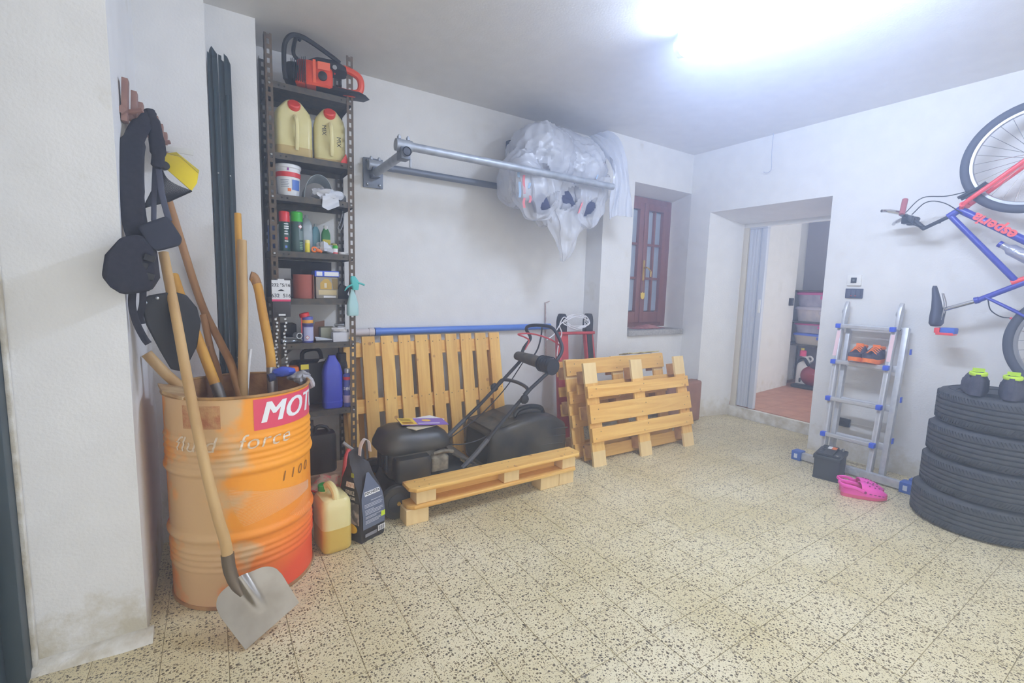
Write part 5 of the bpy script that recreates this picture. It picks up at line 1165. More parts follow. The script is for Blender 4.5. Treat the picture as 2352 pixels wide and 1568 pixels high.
# two pallets leaning in front of the window wall
def lean_pallet(label, M, front, legs, backs, W=1.165, H=0.8):
    t = thing('wooden_pallet', label, 'pallet', group='wooden pallets', M=M)
    for v0, v1 in front:
        p = plank(t, (0, 0, v0), (W, 0.02, v1), 'plank', 'pine_u')
        for u in (0.06, 0.58, 1.1): nails(p, [(u - W / 2 - 0.025, -0.0102, -(v1 - v0) * 0.25), (u - W / 2 + 0.025, -0.0102, (v1 - v0) * 0.22)])
    for u in legs:
        l = plank(t, (u, 0.0205, 0), (u + 0.125, 0.0405, H), 'leg_board', 'pine_v')
        for z0, z1 in ((-H / 2, -H / 2 + 0.12), (H / 2 - 0.16, H / 2)):              # pale fresh wood at both ends
            e = MB().box((0, 0, (z0 + z1) / 2), (0.1256, 0.0206, z1 - z0)).build('pale_end', 'pine_pale', l, off=(0, 0, 0), smooth=0)
    for u in legs:
        for v in (0.07, 0.36, 0.64): plank(t, (u, 0.041, v), (u + 0.125, 0.118, v + 0.1), 'block', mat('block_wood', (196, 150, 96), 0.8, col2=(170, 122, 76), nscale=20), 0.003)
    for v0, v1 in backs: plank(t, (0, 0.1185, v0), (W, 0.1385, v1), 'back_plank', 'pine_u')
    return t
lean_pallet('foremost leaning pallet with three wide planks and pale leg boards', tilt((2.388, 2.447, 0.0), (1.165, -0.038, 0), math.radians(13.6)),
            ((0.19, 0.298), (0.333, 0.478), (0.528, 0.62)), (0.0, 0.505, 1.035), ((0.045, 0.14), (0.36, 0.46), (0.56, 0.65)))
lean_pallet('leaning pallet half hidden behind the foremost one', tilt((2.37, 2.652, 0.0), (1.165, -0.01, 0), math.radians(13.6)),
            ((0.02, 0.12), (0.25, 0.35), (0.44, 0.54), (0.665, 0.795)), (0.0, 0.52, 1.04), ((0.02, 0.12), (0.34, 0.44), (0.5, 0.58), (0.665, 0.79)))
# low two-tier pallet on the floor
D = thing('wooden_pallet', 'low two-tier half pallet on the floor in front of the mower', 'pallet', group='wooden pallets', M=T((0.86, 2.335, 0)))
for x0, x1 in ((0.0, 0.135), (0.93, 1.085), (1.088, 1.215)): plank(D, (x0, 0.01, 0), (x1, 0.12, 0.09), 'block', 'pine_pale', 0.003)
def chamfer_board(t, x0, x1, y0, y1, z0, z1, name):
    o = MB().prism([(x0 + 0.035, y0), (x1 - 0.02, y0), (x1, y0 + 0.03), (x1, y1), (x0, y1), (x0, y0 + 0.035)], z0, z1).build(name, 'pine_u', t, off=(0, 0, 0), bevel=0.002, seg=1); return o
b1 = chamfer_board(D, 0.01, 1.235, -0.005, 0.115, 0.091, 0.112, 'lower_board')
for x0, x1 in ((0.06, 0.18), (0.64, 0.755), (1.11, 1.225)): plank(D, (x0, 0.01, 0.113), (x1, 0.11, 0.19), 'block', 'pine_pale', 0.003)
b2 = chamfer_board(D, 0.02, 1.26, -0.01, 0.13, 0.191, 0.213, 'upper_board')
plank(D, (0.2, 0.085, 0.113), (1.1, 0.105, 0.19), 'stringer', 'pine_u')
for x in (0.08, 0.14, 0.67, 0.72, 1.13, 1.2):
    for y in (0.02, 0.09):
        o = bpy.data.objects.new('nail', nail_me); COL.objects.link(o); o.parent = b2; o.location = (x, y, 0.2135); o.rotation_euler = (PI / 2, 0, 0)

# ---------------------------------------------------------------- lawn mower
mat('mower_black', (34, 35, 39), 0.5, col2=(60, 55, 47), nscale=9); mat('mower_grey', (84, 86, 92), 0.5); mat('mower_dirty', (92, 82, 66), 0.85, col2=(62, 58, 52), nscale=14); mat('tube_black', (40, 42, 50), 0.4)
mw = thing('lawn_mower', 'black petrol lawn mower with folded handle between the pallets', 'lawn mower', (1.15, 2.72, 0))
def wheel(x, y, r, w, parent):
    M = T((x, y, r), (PI / 2, 0, 0))
    ty = MB(M).lathe([(r * 0.62, -w / 2), (r * 0.94, -w / 2), (r, -w / 3), (r, w / 3), (r * 0.94, w / 2), (r * 0.62, w / 2)], 28).build('wheel', 'mower_black', parent)
    MB(M).lathe([(r * 0.6, w / 2 - 0.004), (r * 0.58, w / 2 + 0.002), (r * 0.3, w / 2 + 0.006), (r * 0.1, w / 2 + 0.008)], 20).build('wheel_cover', 'tube_black', ty)
    MB(M).lathe([(0.012, w / 2 + 0.005), (0.012, w / 2 + 0.016)], 6).build('axle_nut', 'brass', ty)
for x, y in ((0.85, 2.47), (0.85, 2.95), (1.38, 2.52), (1.38, 2.93)): wheel(x, y, 0.098, 0.045, mw)
rings = []
for z, k in ((0.07, 1.0), (0.13, 1.0), (0.17, 0.93), (0.2, 0.72)):
    rings.append([(1.11 + a * k, 2.72 + b * k, z) for a, b in rrect(0.56, 0.4, 0.12, 5)])
MB().loft(rings).build('deck', 'mower_black', mw)
MB().loft([[(1.0 + a * k, 2.66 + b * k, z) for a, b in rrect(0.34, 0.26, 0.07, 4)] for z, k in ((0.19, 0.9), (0.22, 1), (0.34, 1.0), (0.36, 0.9))]).build('engine_block', mat('engine_dark', (58, 58, 60), 0.55, col2=(96, 90, 78), nscale=22), mw)
def cover(p):
    return p
rings = []
for z, kx, ky in ((0.345, 1.0, 1.0), (0.36, 1.04, 1.04), (0.39, 1.02, 1.02), (0.43, 0.9, 0.88), (0.455, 0.68, 0.66), (0.463, 0.4, 0.4)):
    rings.append([(1.015 + a * kx + 0.02 * (z - 0.36), 2.68 + b * ky, z + 0.05 * (0.2 - a) * (z > 0.4)) for a, b in rrect(0.43, 0.31, 0.085, 6)])
MB().loft(rings).build('engine_cover', mat('cover_black', (38, 40, 44), 0.42, col2=(70, 64, 55), nscale=6), mw, smooth=60)
g = MB()
for i in range(5): g.box((0.875 + 0.012 * i, 2.64, 0.458 + 0.0 * i), (0.005, 0.14, 0.006))
g.build('air_grille', 'mower_dirty', mw)
MB().loft([[(0.955 + a * k, 2.51 + b * k, z) for a, b in rrect(0.22, 0.1, 0.025, 3)] for z, k in ((0.2, 0.9), (0.215, 1), (0.315, 1.0), (0.335, 0.9))]).build('muffler_guard', 'mower_black', mw)
for i in range(6): MB().box((0.815, 2.55 + 0.03 * i, 0.3), (0.012, 0.012, 0.1)).build('cooling_fin', 'tube_black', mw)
MB().loft([[(1.13 + a * k, 2.53 + b * k, z) for a, b in rrect(0.12, 0.08, 0.02, 3)] for z, k in ((0.22, 1), (0.3, 1), (0.32, 0.7))]).build('carburettor', mat('metal_dirty', (138, 132, 118), 0.5, metal=0.4, col2=(96, 88, 74), nscale=30), mw)
MB().tube(spline([(1.09, 2.5, 0.33), (1.15, 2.49, 0.34), (1.22, 2.51, 0.32)], 4), 0.012, 8).build('fuel_hose', 'metal_dirty', mw)
MB().lathe([(0.025, 0), (0.028, 0.03), (0.02, 0.035)], 14, T((1.2, 2.6, 0.345))).build('fuel_filler', 'black_plastic', mw)
MB().add([(1.24, 2.56, 0.28), (1.24, 2.88, 0.30), (1.44, 2.88, 0.16), (1.44, 2.56, 0.15)], [(0, 1, 2, 3)]).build('rear_flap', 'mower_dirty', mw, solid=0.012)
# handle: grey lower brackets, black upper tubes, cross bar, control box, loop
near = [(1.30, 2.53, 0.19), (1.40, 2.53, 0.27), (1.60, 2.52, 0.47), (1.80, 2.51, 0.66), (1.97, 2.50, 0.785)]
far = [(1.33, 2.90, 0.25), (1.42, 2.90, 0.32), (1.62, 2.88, 0.49), (1.80, 2.86, 0.66), (1.95, 2.85, 0.80)]
for pts in (near, far):
    MB().tube(pts[1:], 0.0125, 12).build('handle_tube', 'tube_black', mw)
    MB().tube([pts[0], pts[1], Vector(pts[1]).lerp(Vector(pts[2]), 0.4)], 0.0155, 8).build('lower_bracket', 'mower_grey', mw)
MB().tube(spline([(1.765, 2.89, 0.615), (1.80, 2.87, 0.655), (1.82, 2.75, 0.665), (1.815, 2.62, 0.66), (1.79, 2.53, 0.648), (1.755, 2.52, 0.62)], 5), 0.0125, 10).build('cross_bar', 'tube_black', mw)
for p in ((1.74, 2.9, 0.60), (1.73, 2.49, 0.6)): 
    MB().lathe([(0.03, 0), (0.034, 0.008), (0.03, 0.02), (0.012, 0.03)], 9, T(p, (PI / 2, 0, 0))).build('clamp_knob', 'black_plastic', mw)
MB().tube([(1.93, 2.87, 0.83), (1.945, 2.7, 0.82), (1.955, 2.6, 0.81)], [0.042, 0.052, 0.05], 18, flat=0.8).build('control_box', 'mower_dirty', mw)
MB().tube([(1.955, 2.61, 0.81), (1.965, 2.48, 0.80)], [0.054, 0.058], 20).build('starter_drum', 'tube_black', mw)
for k in range(4): MB().torus(0.056, 0.004, 24, 6, frame((1.956 + 0.003 * k, 2.6 - 0.03 * k, 0.81), (0, 0, 1), (0.05, -1, 0))).build('drum_ring', 'black_plastic', mw)
MB().tube(spline([(1.95, 2.86, 0.83), (1.985, 2.87, 0.89), (2.04, 2.87, 0.96), (1.985, 2.85, 1.03), (1.985, 2.8, 1.062), (2.03, 2.7, 1.07), (2.065, 2.62, 1.05), (2.07, 2.53, 0.95), (2.045, 2.5, 0.89), (1.975, 2.49, 0.815)], 6), 0.0125, 10).build('loop_bar', 'tube_black', mw)
MB().tube(spline([(1.99, 2.75, 0.84), (2.02, 2.74, 0.9), (2.035, 2.73, 0.98), (2.035, 2.72, 1.055)], 5), 0.006, 6).build('stop_lever', 'tube_black', mw)
MB().tube(spline([(1.985, 2.86, 0.875), (2.02, 2.86, 0.94), (1.98, 2.86, 0.97), (1.912, 2.85, 0.995), (1.976, 2.8, 1.004), (2.023, 2.7, 0.992), (2.06, 2.6, 0.962), (2.07, 2.53, 0.92), (2.04, 2.5, 0.84)], 6), 0.006, 8).build('clutch_bail', mat('bail_red', (206, 78, 84), 0.5), mw)
MB().tube(spline([(1.93, 2.8, 0.79), (1.8, 2.83, 0.6), (1.6, 2.84, 0.42), (1.42, 2.82, 0.33), (1.28, 2.75, 0.3)], 6), 0.004, 6).build('control_cable', 'black_plastic', mw)
MB().tube(spline([(1.62, 2.6, 0.4), (1.5, 2.62, 0.33), (1.36, 2.62, 0.31), (1.2, 2.6, 0.34)], 6), 0.004, 6).build('control_cable', 'black_plastic', mw)
# grass box
gb = thing('grass_box', 'black plastic grass catcher standing behind the mower', 'grass box', (1.95, 2.88, 0))
rings = []
for x, w, h, z0 in ((1.60, 0.36, 0.26, 0.05), (1.62, 0.40, 0.29, 0.04), (1.78, 0.43, 0.34, 0.02), (1.98, 0.44, 0.40, 0.0), (2.16, 0.43, 0.38, 0.0), (2.28, 0.38, 0.30, 0.01), (2.32, 0.30, 0.2, 0.04)):
    rings.append([(x, 2.89 + a, z0 + h / 2 + b) for a, b in rrect(w, h, 0.04, 4)])
MB().loft(rings, caps=True).build('shell', mat('gbox_black', (44, 46, 52), 0.42, col2=(78, 72, 62), nscale=5), gb, smooth=50)
MB().loft([[(1.596, 2.89 + a * 0.88, 0.18 + b * 0.85) for a, b in rrect(0.36, 0.25, 0.04, 4)], [(1.599, 2.89 + a * 0.9, 0.18 + b * 0.87) for a, b in rrect(0.36, 0.25, 0.04, 4)]]).build('mouth', mat('mouth_dark', (34, 34, 38), 0.9), gb)
MB().loft([[(x, 2.82 + a, 0.39 + b + dz) for a, b in rrect(0.06, 0.04, 0.018, 3)] for x, dz in ((1.82, -0.02), (1.88, 0.015), (2.0, 0.025), (2.1, 0.012), (2.14, -0.02))]).build('grip', 'gbox_black', gb, smooth=60)
for k in range(5):
    MB().tube([(1.82 + 0.03 * k, 2.672 + 0.003 * k, 0.07 + 0.055 * k), (2.2 + 0.02 * k, 2.675, 0.055 + 0.055 * k)], 0.006, 6).build('rib', 'gbox_black', gb)
MB().loft([[(x, 2.89 + a, z + b) for a, b in rrect(0.36, 0.012, 0.005, 2)] for x, z in ((1.615, 0.335), (1.78, 0.362), (1.84, 0.38))]).build('dirty_top', 'mower_dirty', gb)
MB().tube(spline([(1.86, 2.80, 0.385), (1.9, 2.80, 0.43), (2.0, 2.80, 0.445), (2.1, 2.80, 0.425), (2.13, 2.80, 0.38)], 5), [0.02] * 21, 10).build('carry_handle', mat('gbox_gloss', (30, 32, 36), 0.25), gb)
# magazines on the engine
def mag(label, x, y, z, rz, w, h, m, parts=()):
    M = T((x, y, z), (0.03, 0.10, rz)); t = thing('magazine', label, 'magazine', (x, y, z), 'magazines on the mower')
    MB(M).box((0, 0, 0), (w, h, 0.004)).build('cover', m, t)
    for a, b, pm_ in parts: MB(M).bb((a[0], a[1], 0.0022), (b[0], b[1], 0.003)).build('printed_panel', pm_, t)
    return t
mag('yellowed magazine at the bottom of the pile on the mower', 1.05, 2.66, 0.468, 0.5, 0.2, 0.14, mat('mag_cream', (214, 200, 170), 0.6))
mag('white leaflet sticking out at the back of the magazine pile', 1.13, 2.74, 0.474, 0.45, 0.24, 0.13, 'print_white')
t = mag('purple and yellow magazine on top of the pile', 1.09, 2.68, 0.482, -0.08, 0.3, 0.13, mat('mag_purple', (132, 100, 186), 0.5),
    (((-0.15, -0.065), (-0.05, 0.065), mat('mag_yellow', (240, 200, 70), 0.5)), ((-0.14, -0.055), (-0.07, -0.01), mat('mag_orange', (236, 130, 60), 0.5)), ((-0.14, 0.005), (-0.07, 0.055), mat('mag_pink', (226, 190, 160), 0.5)), ((-0.04, -0.045), (0.1, -0.035), 'print_white')))
MB(T((1.12, 2.695, 0.4822), (0.03, 0.1, -0.08), (1.5, 1, 1))).lathe([(0.02, 0), (0.02, 0.001)], 18).build('printed_disc', 'mag_yellow', t)

# ---------------------------------------------------------------- red ladder frame, cable, rod, suitcase
t = thing('red_trestle', 'red steel trestle with black feet upturned against the wall', 'trestle', (2.75, 3.15, 0))
rd = mat('trestle_red', (196, 62, 66), 0.5, col2=(176, 60, 62), nscale=10)
for x0, x1, xb in ((2.60, 2.725, 2.565), (2.93, 3.03, 2.96)):
    def seg(z): return z / 0.95
    MB().loft([[(xb, 3.1, 0), (xb + 0.115, 3.1, 0), (xb + 0.115, 3.14, 0), (xb, 3.14, 0)], [(x0, 3.24, 0.95), (x1, 3.24, 0.95), (x1, 3.28, 0.95), (x0, 3.28, 0.95)]]).build('leg', rd, t, bevel=0.004)
    xm = (x0 + x1) / 2
    MB().loft([[(xm - 0.045 * k, 3.235, z), (xm + 0.045 * k, 3.235, z), (xm + 0.045 * k, 3.29, z), (xm - 0.045 * k, 3.29, z)] for z, k in ((0.95, 1), (1.05, 1), (1.09, 0.85), (1.12, 0.5))]).build('foot', 'black_plastic', t, bevel=0.008)
MB().loft([[(2.975, 3.09, 0.02), (3.035, 3.09, 0.02), (3.035, 3.1, 0.02), (2.975, 3.1, 0.02)], [(2.945, 3.228, 0.95), (3.0, 3.228, 0.95), (3.0, 3.238, 0.95), (2.945, 3.238, 0.95)]]).build('inner_channel', 'black_plastic', t)
MB().tube([(2.60, 3.225, 0.945), (3.03, 3.225, 0.94)], 0.014, 12).build('rung', rd, t); MB().tube([(2.585, 3.12, 0.3), (3.05, 3.12, 0.3)], 0.014, 12).build('rung', rd, t)
t = thing('cable_coil', 'tangled white cable draped over the upturned trestle feet', 'cable', (2.75, 3.2, 1.0)); cw = mat('cable_white', (224, 224, 230), 0.5)
loop = []
for i in range(90):
    a = i * 0.42; loop.append((2.78 + (0.13 + 0.03 * math.sin(i * 0.9)) * math.cos(a), 3.19 + 0.012 * math.sin(i * 1.7), 1.05 + (0.055 + 0.015 * math.sin(i * 0.53)) * math.sin(a) ))
MB().tube(spline(loop, 3), 0.0035, 6).build('coil', cw, t)
MB().tube(spline([(2.67, 3.2, 1.06), (2.6, 3.19, 1.04), (2.54, 3.18, 0.98), (2.5, 3.17, 0.94), (2.42, 3.16, 0.9)], 5), 0.005, 6).build('lead', cw, t)
MB().tube(spline([(2.68, 3.2, 1.08), (2.62, 3.19, 1.09), (2.58, 3.19, 1.02), (2.6, 3.18, 0.95), (2.56, 3.17, 0.86), (2.54, 3.16, 0.75)], 5), 0.005, 6).build('lead', cw, t)
t = thing('threaded_rod', 'rusty threaded rod leaning on the back wall by the trestle', 'rod', (2.63, 3.45, 0.5))
MB().tube([(2.615, 3.455, 1.215), (2.635, 3.44, 0.6)], 0.006, 6).build('rod', mat('rod_rust', (164, 124, 116), 0.8, col2=(206, 196, 196), nscale=120), t); MB().tube([(2.615, 3.455, 1.21), (2.66, 3.45, 1.225)], 0.004, 6).build('hook', 'rod_rust', t)
t = thing('suitcase', 'brown suitcase standing by the wall behind the leaning pallets', 'suitcase', (4.08, 2.97, 0))
MB().bb((3.75, 2.9, 0), (4.3, 3.04, 0.43)).build('shell', mat('case_brown', (150, 104, 84), 0.6, col2=(136, 92, 74), nscale=10), t, bevel=0.03, seg=4)
MB().bb((3.75, 2.965, 0.0), (4.302, 2.975, 0.432)).build('seam', mat('case_seam', (110, 76, 62), 0.6), t, bevel=0.004)
MB().tube(spline([(3.95, 2.97, 0.43), (3.97, 2.97, 0.465), (4.08, 2.97, 0.465), (4.1, 2.97, 0.43)], 4), 0.01, 8).build('grip', 'case_seam', t)
# straw bale scrap behind pallets

mb = MB()
for k in range(60):
    x = random.uniform(2.62, 3.3); a = random.uniform(-1.2, 1.2); l = random.uniform(0.02, 0.05)
    p = Vector((x, 2.615 + random.uniform(-0.005, 0.02), 0.50 + random.uniform(-0.02, 0.02)))
    mb.tube([p, p + Vector((math.sin(a) * l, 0.004, math.cos(a) * l))], 0.0016, 3)

so = single(mb, 'straw', mat('straw', (222, 204, 140), 0.8), 'loose straw poking out between the leaning pallets', 'straw', (2.95, 2.62, 0.48)); so['kind'] = 'stuff'
t = thing('old_mat', 'dirty yellowish mat edge on top of the rear leaning pallet', 'mat', (3.3, 2.92, 0.785))
mb = MB(); mb.grid(lambda u, v: (3.12 + 0.42 * u, 2.868 + 0.11 * v + 0.004 * math.sin(20 * u), 0.777 - 0.242 * (0.028 + 0.11 * v) + 0.010 + 0.006 * noise.noise(Vector((u * 9, v * 3, 0)))), 24, 5); mb.build('sheet', mat('mat_yellow', (200, 190, 130), 0.9, col2=(176, 164, 120), nscale=20), t, solid=0.008)

# ---------------------------------------------------------------- store beyond the doorway
sb = thing('metal_shelf', 'grey shelf rack in the dim store beyond the doorway', 'shelf', (6.95, 3.0, 0.112))
for z in (0.69, 1.0, 1.42): MB().bb((6.66, 2.5, z - 0.02), (7.25, 3.38, z)).build('shelf_board', 'shelf_steel', sb)
for x, y in ((6.66, 2.5), (6.66, 3.36), (7.22, 2.5), (7.22, 3.36)): MB().bb((x, y, 0.112), (x + 0.03, y + 0.02, 1.42)).build('post', 'shelf_steel', sb)
MB().bb((7.24, 2.5, 0.112), (7.25, 3.38, 2.58)).build('back_panel', mat('store_grey', (164, 162, 172), 0.8), sb)
def tub(label, z, h, lid, body, x=6.7):
    t = thing('storage_box', label, 'storage box', (x + 0.2, 2.95, z), 'storage boxes beyond the doorway')
    MB().loft([[(x + 0.21 + a * k, 2.93 + b * k, z + zz) for a, b in rrect(0.38, 0.56, 0.05, 3)] for zz, k in ((0.001, 0.9), (h * 0.8, 1.0))]).build('body', body, t)
    MB().loft([[(x + 0.21 + a * k, 2.93 + b * k, z + zz) for a, b in rrect(0.40, 0.58, 0.05, 3)] for zz, k in ((h * 0.8, 1.0), (h * 0.93, 1.0), (h, 0.95))]).build('lid', lid, t)
    MB().bb((x + 0.0, 2.84, z + h * 0.5), (x + 0.03, 2.9, z + h * 0.75)).build('clip', lid, t, bevel=0.004)
lp, lb = mat('lid_pink', (222, 96, 168), 0.4), mat('lid_bluebox', (92, 122, 226), 0.4); bc_, bw_, by_ = mat('box_clear', (156, 152, 176), 0.35, col2=(186, 180, 196), nscale=8), mat('box_cloth', (190, 184, 196), 0.6, col2=(216, 206, 206), nscale=10), mat('box_cream', (204, 192, 176), 0.5)
tub('clear storage box with pink lid, topmost in the store', 1.2, 0.2, lp, bc_)
tub('storage box of folded linen under the topmost pink lid', 1.001, 0.198, mat('lid_clear', (196, 190, 204), 0.4), bw_)
tub('clear storage box with pink lid, the lower pink one', 0.845, 0.135, lp, bc_)
tub('pale box with blue lid at the bottom of the stack', 0.69, 0.15, lb, by_)
t = thing('detergent_bottle', 'white detergent bottle with pink cap beyond the doorway', 'bottle', (6.63, 3.06, 0.112))
MB().loft([[(6.72 + a * k, 3.02 + b * k, 0.112 + zz) for a, b in rrect(0.1, 0.17, 0.03, 3)] for zz, k in ((0, 0.95), (0.02, 1), (0.28, 1), (0.36, 0.7), (0.42, 0.35))]).build('body', 'white_plastic', t)
MB().lathe([(0.04, 0), (0.04, 0.07), (0.03, 0.08)], 14, T((6.72, 3.05, 0.53))).build('cap', mat('cap_pink', (236, 70, 126), 0.4), t); MB().lathe([(0.02, 0), (0.02, 0.03)], 10, T((6.72, 3.06, 0.61))).build('spout', 'yellow_plastic', t)
MB().torus(0.035, 0.012, 18, 8, T((6.72, 2.96, 0.5), (0, PI / 2, 0))).build('grip', 'white_plastic', t)
t = thing('vacuum_cleaner', 'dark red vacuum cleaner on the tiled floor beyond the doorway', 'vacuum cleaner', (6.75, 2.88, 0.112))
rv = mat('vac_red', (150, 44, 54), 0.2)
MB().ell((6.78, 2.9, 0.28), (0.2, 0.17, 0.16), 22, 14).build('body', rv, t); MB().ell((6.8, 2.86, 0.4), (0.17, 0.12, 0.09), 18, 10).build('lid', mat('vac_dark', (74, 52, 62), 0.35), t)
for y in (2.76, 3.04): MB().lathe([(0.085, -0.02), (0.095, -0.01), (0.095, 0.01), (0.085, 0.02)], 20, T((6.76, y, 0.208), (PI / 2, 0, 0))).build('wheel', 'black_plastic', t)
MB().tube(spline([(6.7, 2.95, 0.4), (6.66, 3.0, 0.5), (6.7, 3.08, 0.45), (6.75, 3.1, 0.3)], 5), 0.022, 10).build('hose', 'black_plastic', t)
MB().bb((6.55, 2.66, 0.113), (6.95, 3.1, 0.16)).build('base', 'black_plastic', t, bevel=0.02)

# ---------------------------------------------------------------- fittings on the right wall
t = single(MB().bb((XR - 0.018, 1.602, 1.432), (XR, 1.70, 1.516)), 'thermostat', 'white_plastic', 'white wall thermostat with dark square button', 'thermostat', (XR, 1.65, 1.432), bevel=0.005)
MB().bb((XR - 0.022, 1.632, 1.452), (XR - 0.017, 1.672, 1.496)).build('button', 'dark_plastic', t, off=(XR, 1.65, 1.432), bevel=0.002)
MB().bb((XR - 0.024, 1.645, 1.466), (XR - 0.021, 1.66, 1.482)).build('display', mat('disp', (120, 126, 134), 0.3), t, off=(XR, 1.65, 1.432))
t = single(MB().bb((XR - 0.014, 1.583, 1.33), (XR, 1.705, 1.408)), 'switch_plate', mat('plate_slate', (70, 76, 98), 0.35), 'dark switch plate under the white thermostat', 'switch', (XR, 1.645, 1.33), bevel=0.005)
for k in range(3): MB().bb((XR - 0.018, 1.598 + 0.034 * k, 1.342), (XR - 0.013, 1.626 + 0.034 * k, 1.396)).build('rocker', mat('rocker_dark', (84, 90, 110), 0.3), t, off=(XR, 1.645, 1.33), bevel=0.002)
for k in range(2): MB().bb((XR - 0.0195, 1.655 - 0.03 * k, 1.348), (XR - 0.0175, 1.665 - 0.03 * k, 1.352)).build('pilot_light', 'red_plastic', t, off=(XR, 1.645, 1.33))
t = single(MB().bb((XR - 0.035, 1.567, 0.275), (XR, 1.664, 0.342)), 'wall_socket', 'dark_plastic', 'dark surface socket low on the wall behind the aluminium ladder', 'socket', (XR, 1.61, 0.275), bevel=0.008)
MB().lathe([(0.018, 0), (0.018, 0.003)], 14, T((XR - 0.036, 1.615, 0.308), (0, -PI / 2, 0))).build('outlet', 'hole_dark', t, off=(XR, 1.61, 0.275))
single(MB().tube([(XR - 0.006, 1.567, 0.31), (XR - 0.006, 1.38, 0.312)], 0.006, 8), 'cable_duct', 'white_plastic', 'thin white cable running from the low wall socket', 'cable', (XR - 0.006, 1.47, 0.31))

# ---------------------------------------------------------------- aluminium telescopic ladder
mat('aluminium', (202, 204, 208), 0.42, metal=0.4, col2=(188, 190, 196), nscale=30); mat('alu_plain', (212, 214, 220), 0.4, metal=0.35); mat('ladder_blue', (54, 92, 220), 0.45); mat('foot_blue', (58, 96, 178), 0.5)
ld = thing('ladder', 'folded aluminium ladder with blue fittings leaning on the right wall', 'ladder', (4.05, 1.47, 0))
def lp_(y, z, dx=0.0): return Vector((4.03 + 0.21 * z + dx, y, z))
for (yb, yt, dx, w) in ((1.615, 1.672, 0.0, 0.03), (1.30, 1.318, 0.0, 0.03), (1.575, 1.628, 0.045, 0.028), (1.235, 1.262, 0.045, 0.035)):
    a, b = lp_(yb, 0.03, dx), lp_(yt, 1.12, dx)
    M = frame((a + b) / 2, b - a, (-1, 0, 0.2)); L = (b - a).length
    MB(M).box((0, 0, 0), (L, w, 0.055 if dx == 0 else 0.05)).build('rail', 'alu_plain' if dx == 0 else 'aluminium', ld, bevel=0.003)
    if dx == 0: MB(M).box((0, 0, 0.0285), (L * 0.98, w * 0.4, 0.003)).build('rail_groove', 'aluminium', ld)
for k, z in enumerate((1.108, 0.825, 0.535, 0.256)):
    y0 = 1.615 + 0.057 * z / 1.1; y1 = 1.298 + 0.02 * z / 1.1
    r = MB().loft([[lp_(y, z, -0.035) + Vector((a, 0, b)) for a, b in rrect(0.032, 0.032, 0.006, 2)] for y in (y0, y1)]).build('rung', 'aluminium', ld)
    for j in range(3): MB().bb(tuple(lp_(y0 - 0.03, z, -0.0525) + Vector((0, 0, -0.009 + 0.008 * j))), tuple(lp_(y1 + 0.03, z, -0.0505) + Vector((0, 0, -0.006 + 0.008 * j)))).build('rung_groove', 'alu_plain', r)
    MB().loft([[lp_(y, z - 0.012, 0.06) + Vector((a, 0, b)) for a, b in rrect(0.03, 0.05, 0.006, 2)] for y in (y0 - 0.04, y1 - 0.05)]).build('rear_rung', 'alu_plain', ld)
    for y in (y0, y1):
        c = MB().box(lp_(y, z, -0.04), (0.045, 0.034, 0.036)).build('coupling', 'ladder_blue', ld, bevel=0.006)
    if k == 0:
        for y, s in ((y0, 1), (y1, -1)): MB().tube([lp_(y, z, 0.02), lp_(y + s * 0.03, z, 0.02)], 0.008, 8).build('hinge_bolt', 'steel', ld)
for y in (1.672, 1.318):                                    # reflective strips below the top rung
    MB().loft([[lp_(y - 0.006, z, -0.033) + Vector((a, b, 0)) for a, b in ((0, -0.012), (0.002, -0.012), (0.002, 0.012), (0, 0.012))] for z in (0.87, 1.07)]).build('pink_strip', mat('strip_pinkish', (236, 206, 214), 0.3), ld)
for y in (1.655, 1.305):                                    # hinges at the top
    M = frame(lp_(y, 1.20, 0.0), (0.2, 0, 1), (0, 1, 0))
    MB(M).loft([[(u * 0.11, v * 0.032 * k, zz) for u, v in [(-0.9, -1), (0, -1.1), (0.6, -0.9), (0.95, -0.4), (0.95, 0.4), (0.6, 0.9), (0, 1.1), (-0.9, 1)]] for zz, k in ((-0.012, 1), (0.012, 1))]).build('hinge', 'aluminium', ld, bevel=0.004)
    MB(M).lathe([(0.022, 0.0), (0.022, 0.02), (0.014, 0.024)], 16, T((0.02, 0, 0))).build('hinge_disc', 'steel', ld)
for z in (0.95, 0.6, 0.3):
    MB().box(lp_(1.215, z, 0.05), (0.03, 0.006, 0.04)).build('side_clip', 'ladder_blue', ld)
bar = MB().bb((3.985, 1.08, 0.012), (4.03, 1.76, 0.065)).build('base_bar', 'aluminium', ld, bevel=0.004)
MB().bb((3.98, 1.34, 0.02), (3.986, 1.55, 0.058)).build('base_label', mat('lab_silver', (190, 194, 204), 0.35, metal=0.3, col2=(214, 216, 222), nscale=60), ld)
for y in (1.065, 1.78):
    f_ = MB().bb((3.965, y - 0.035, 0.0), (4.05, y + 0.035, 0.075)).build('foot', 'foot_blue', ld, bevel=0.006)
    MB().bb((3.962, y - 0.012, 0.02), (3.966, y + 0.012, 0.055)).build('foot_mark', mat('mark_pale', (206, 214, 230), 0.5), f_)
MB().bb((4.05, 1.03, 0.0), (4.11, 1.075, 0.085)).build('foot', 'foot_blue', ld, bevel=0.006)

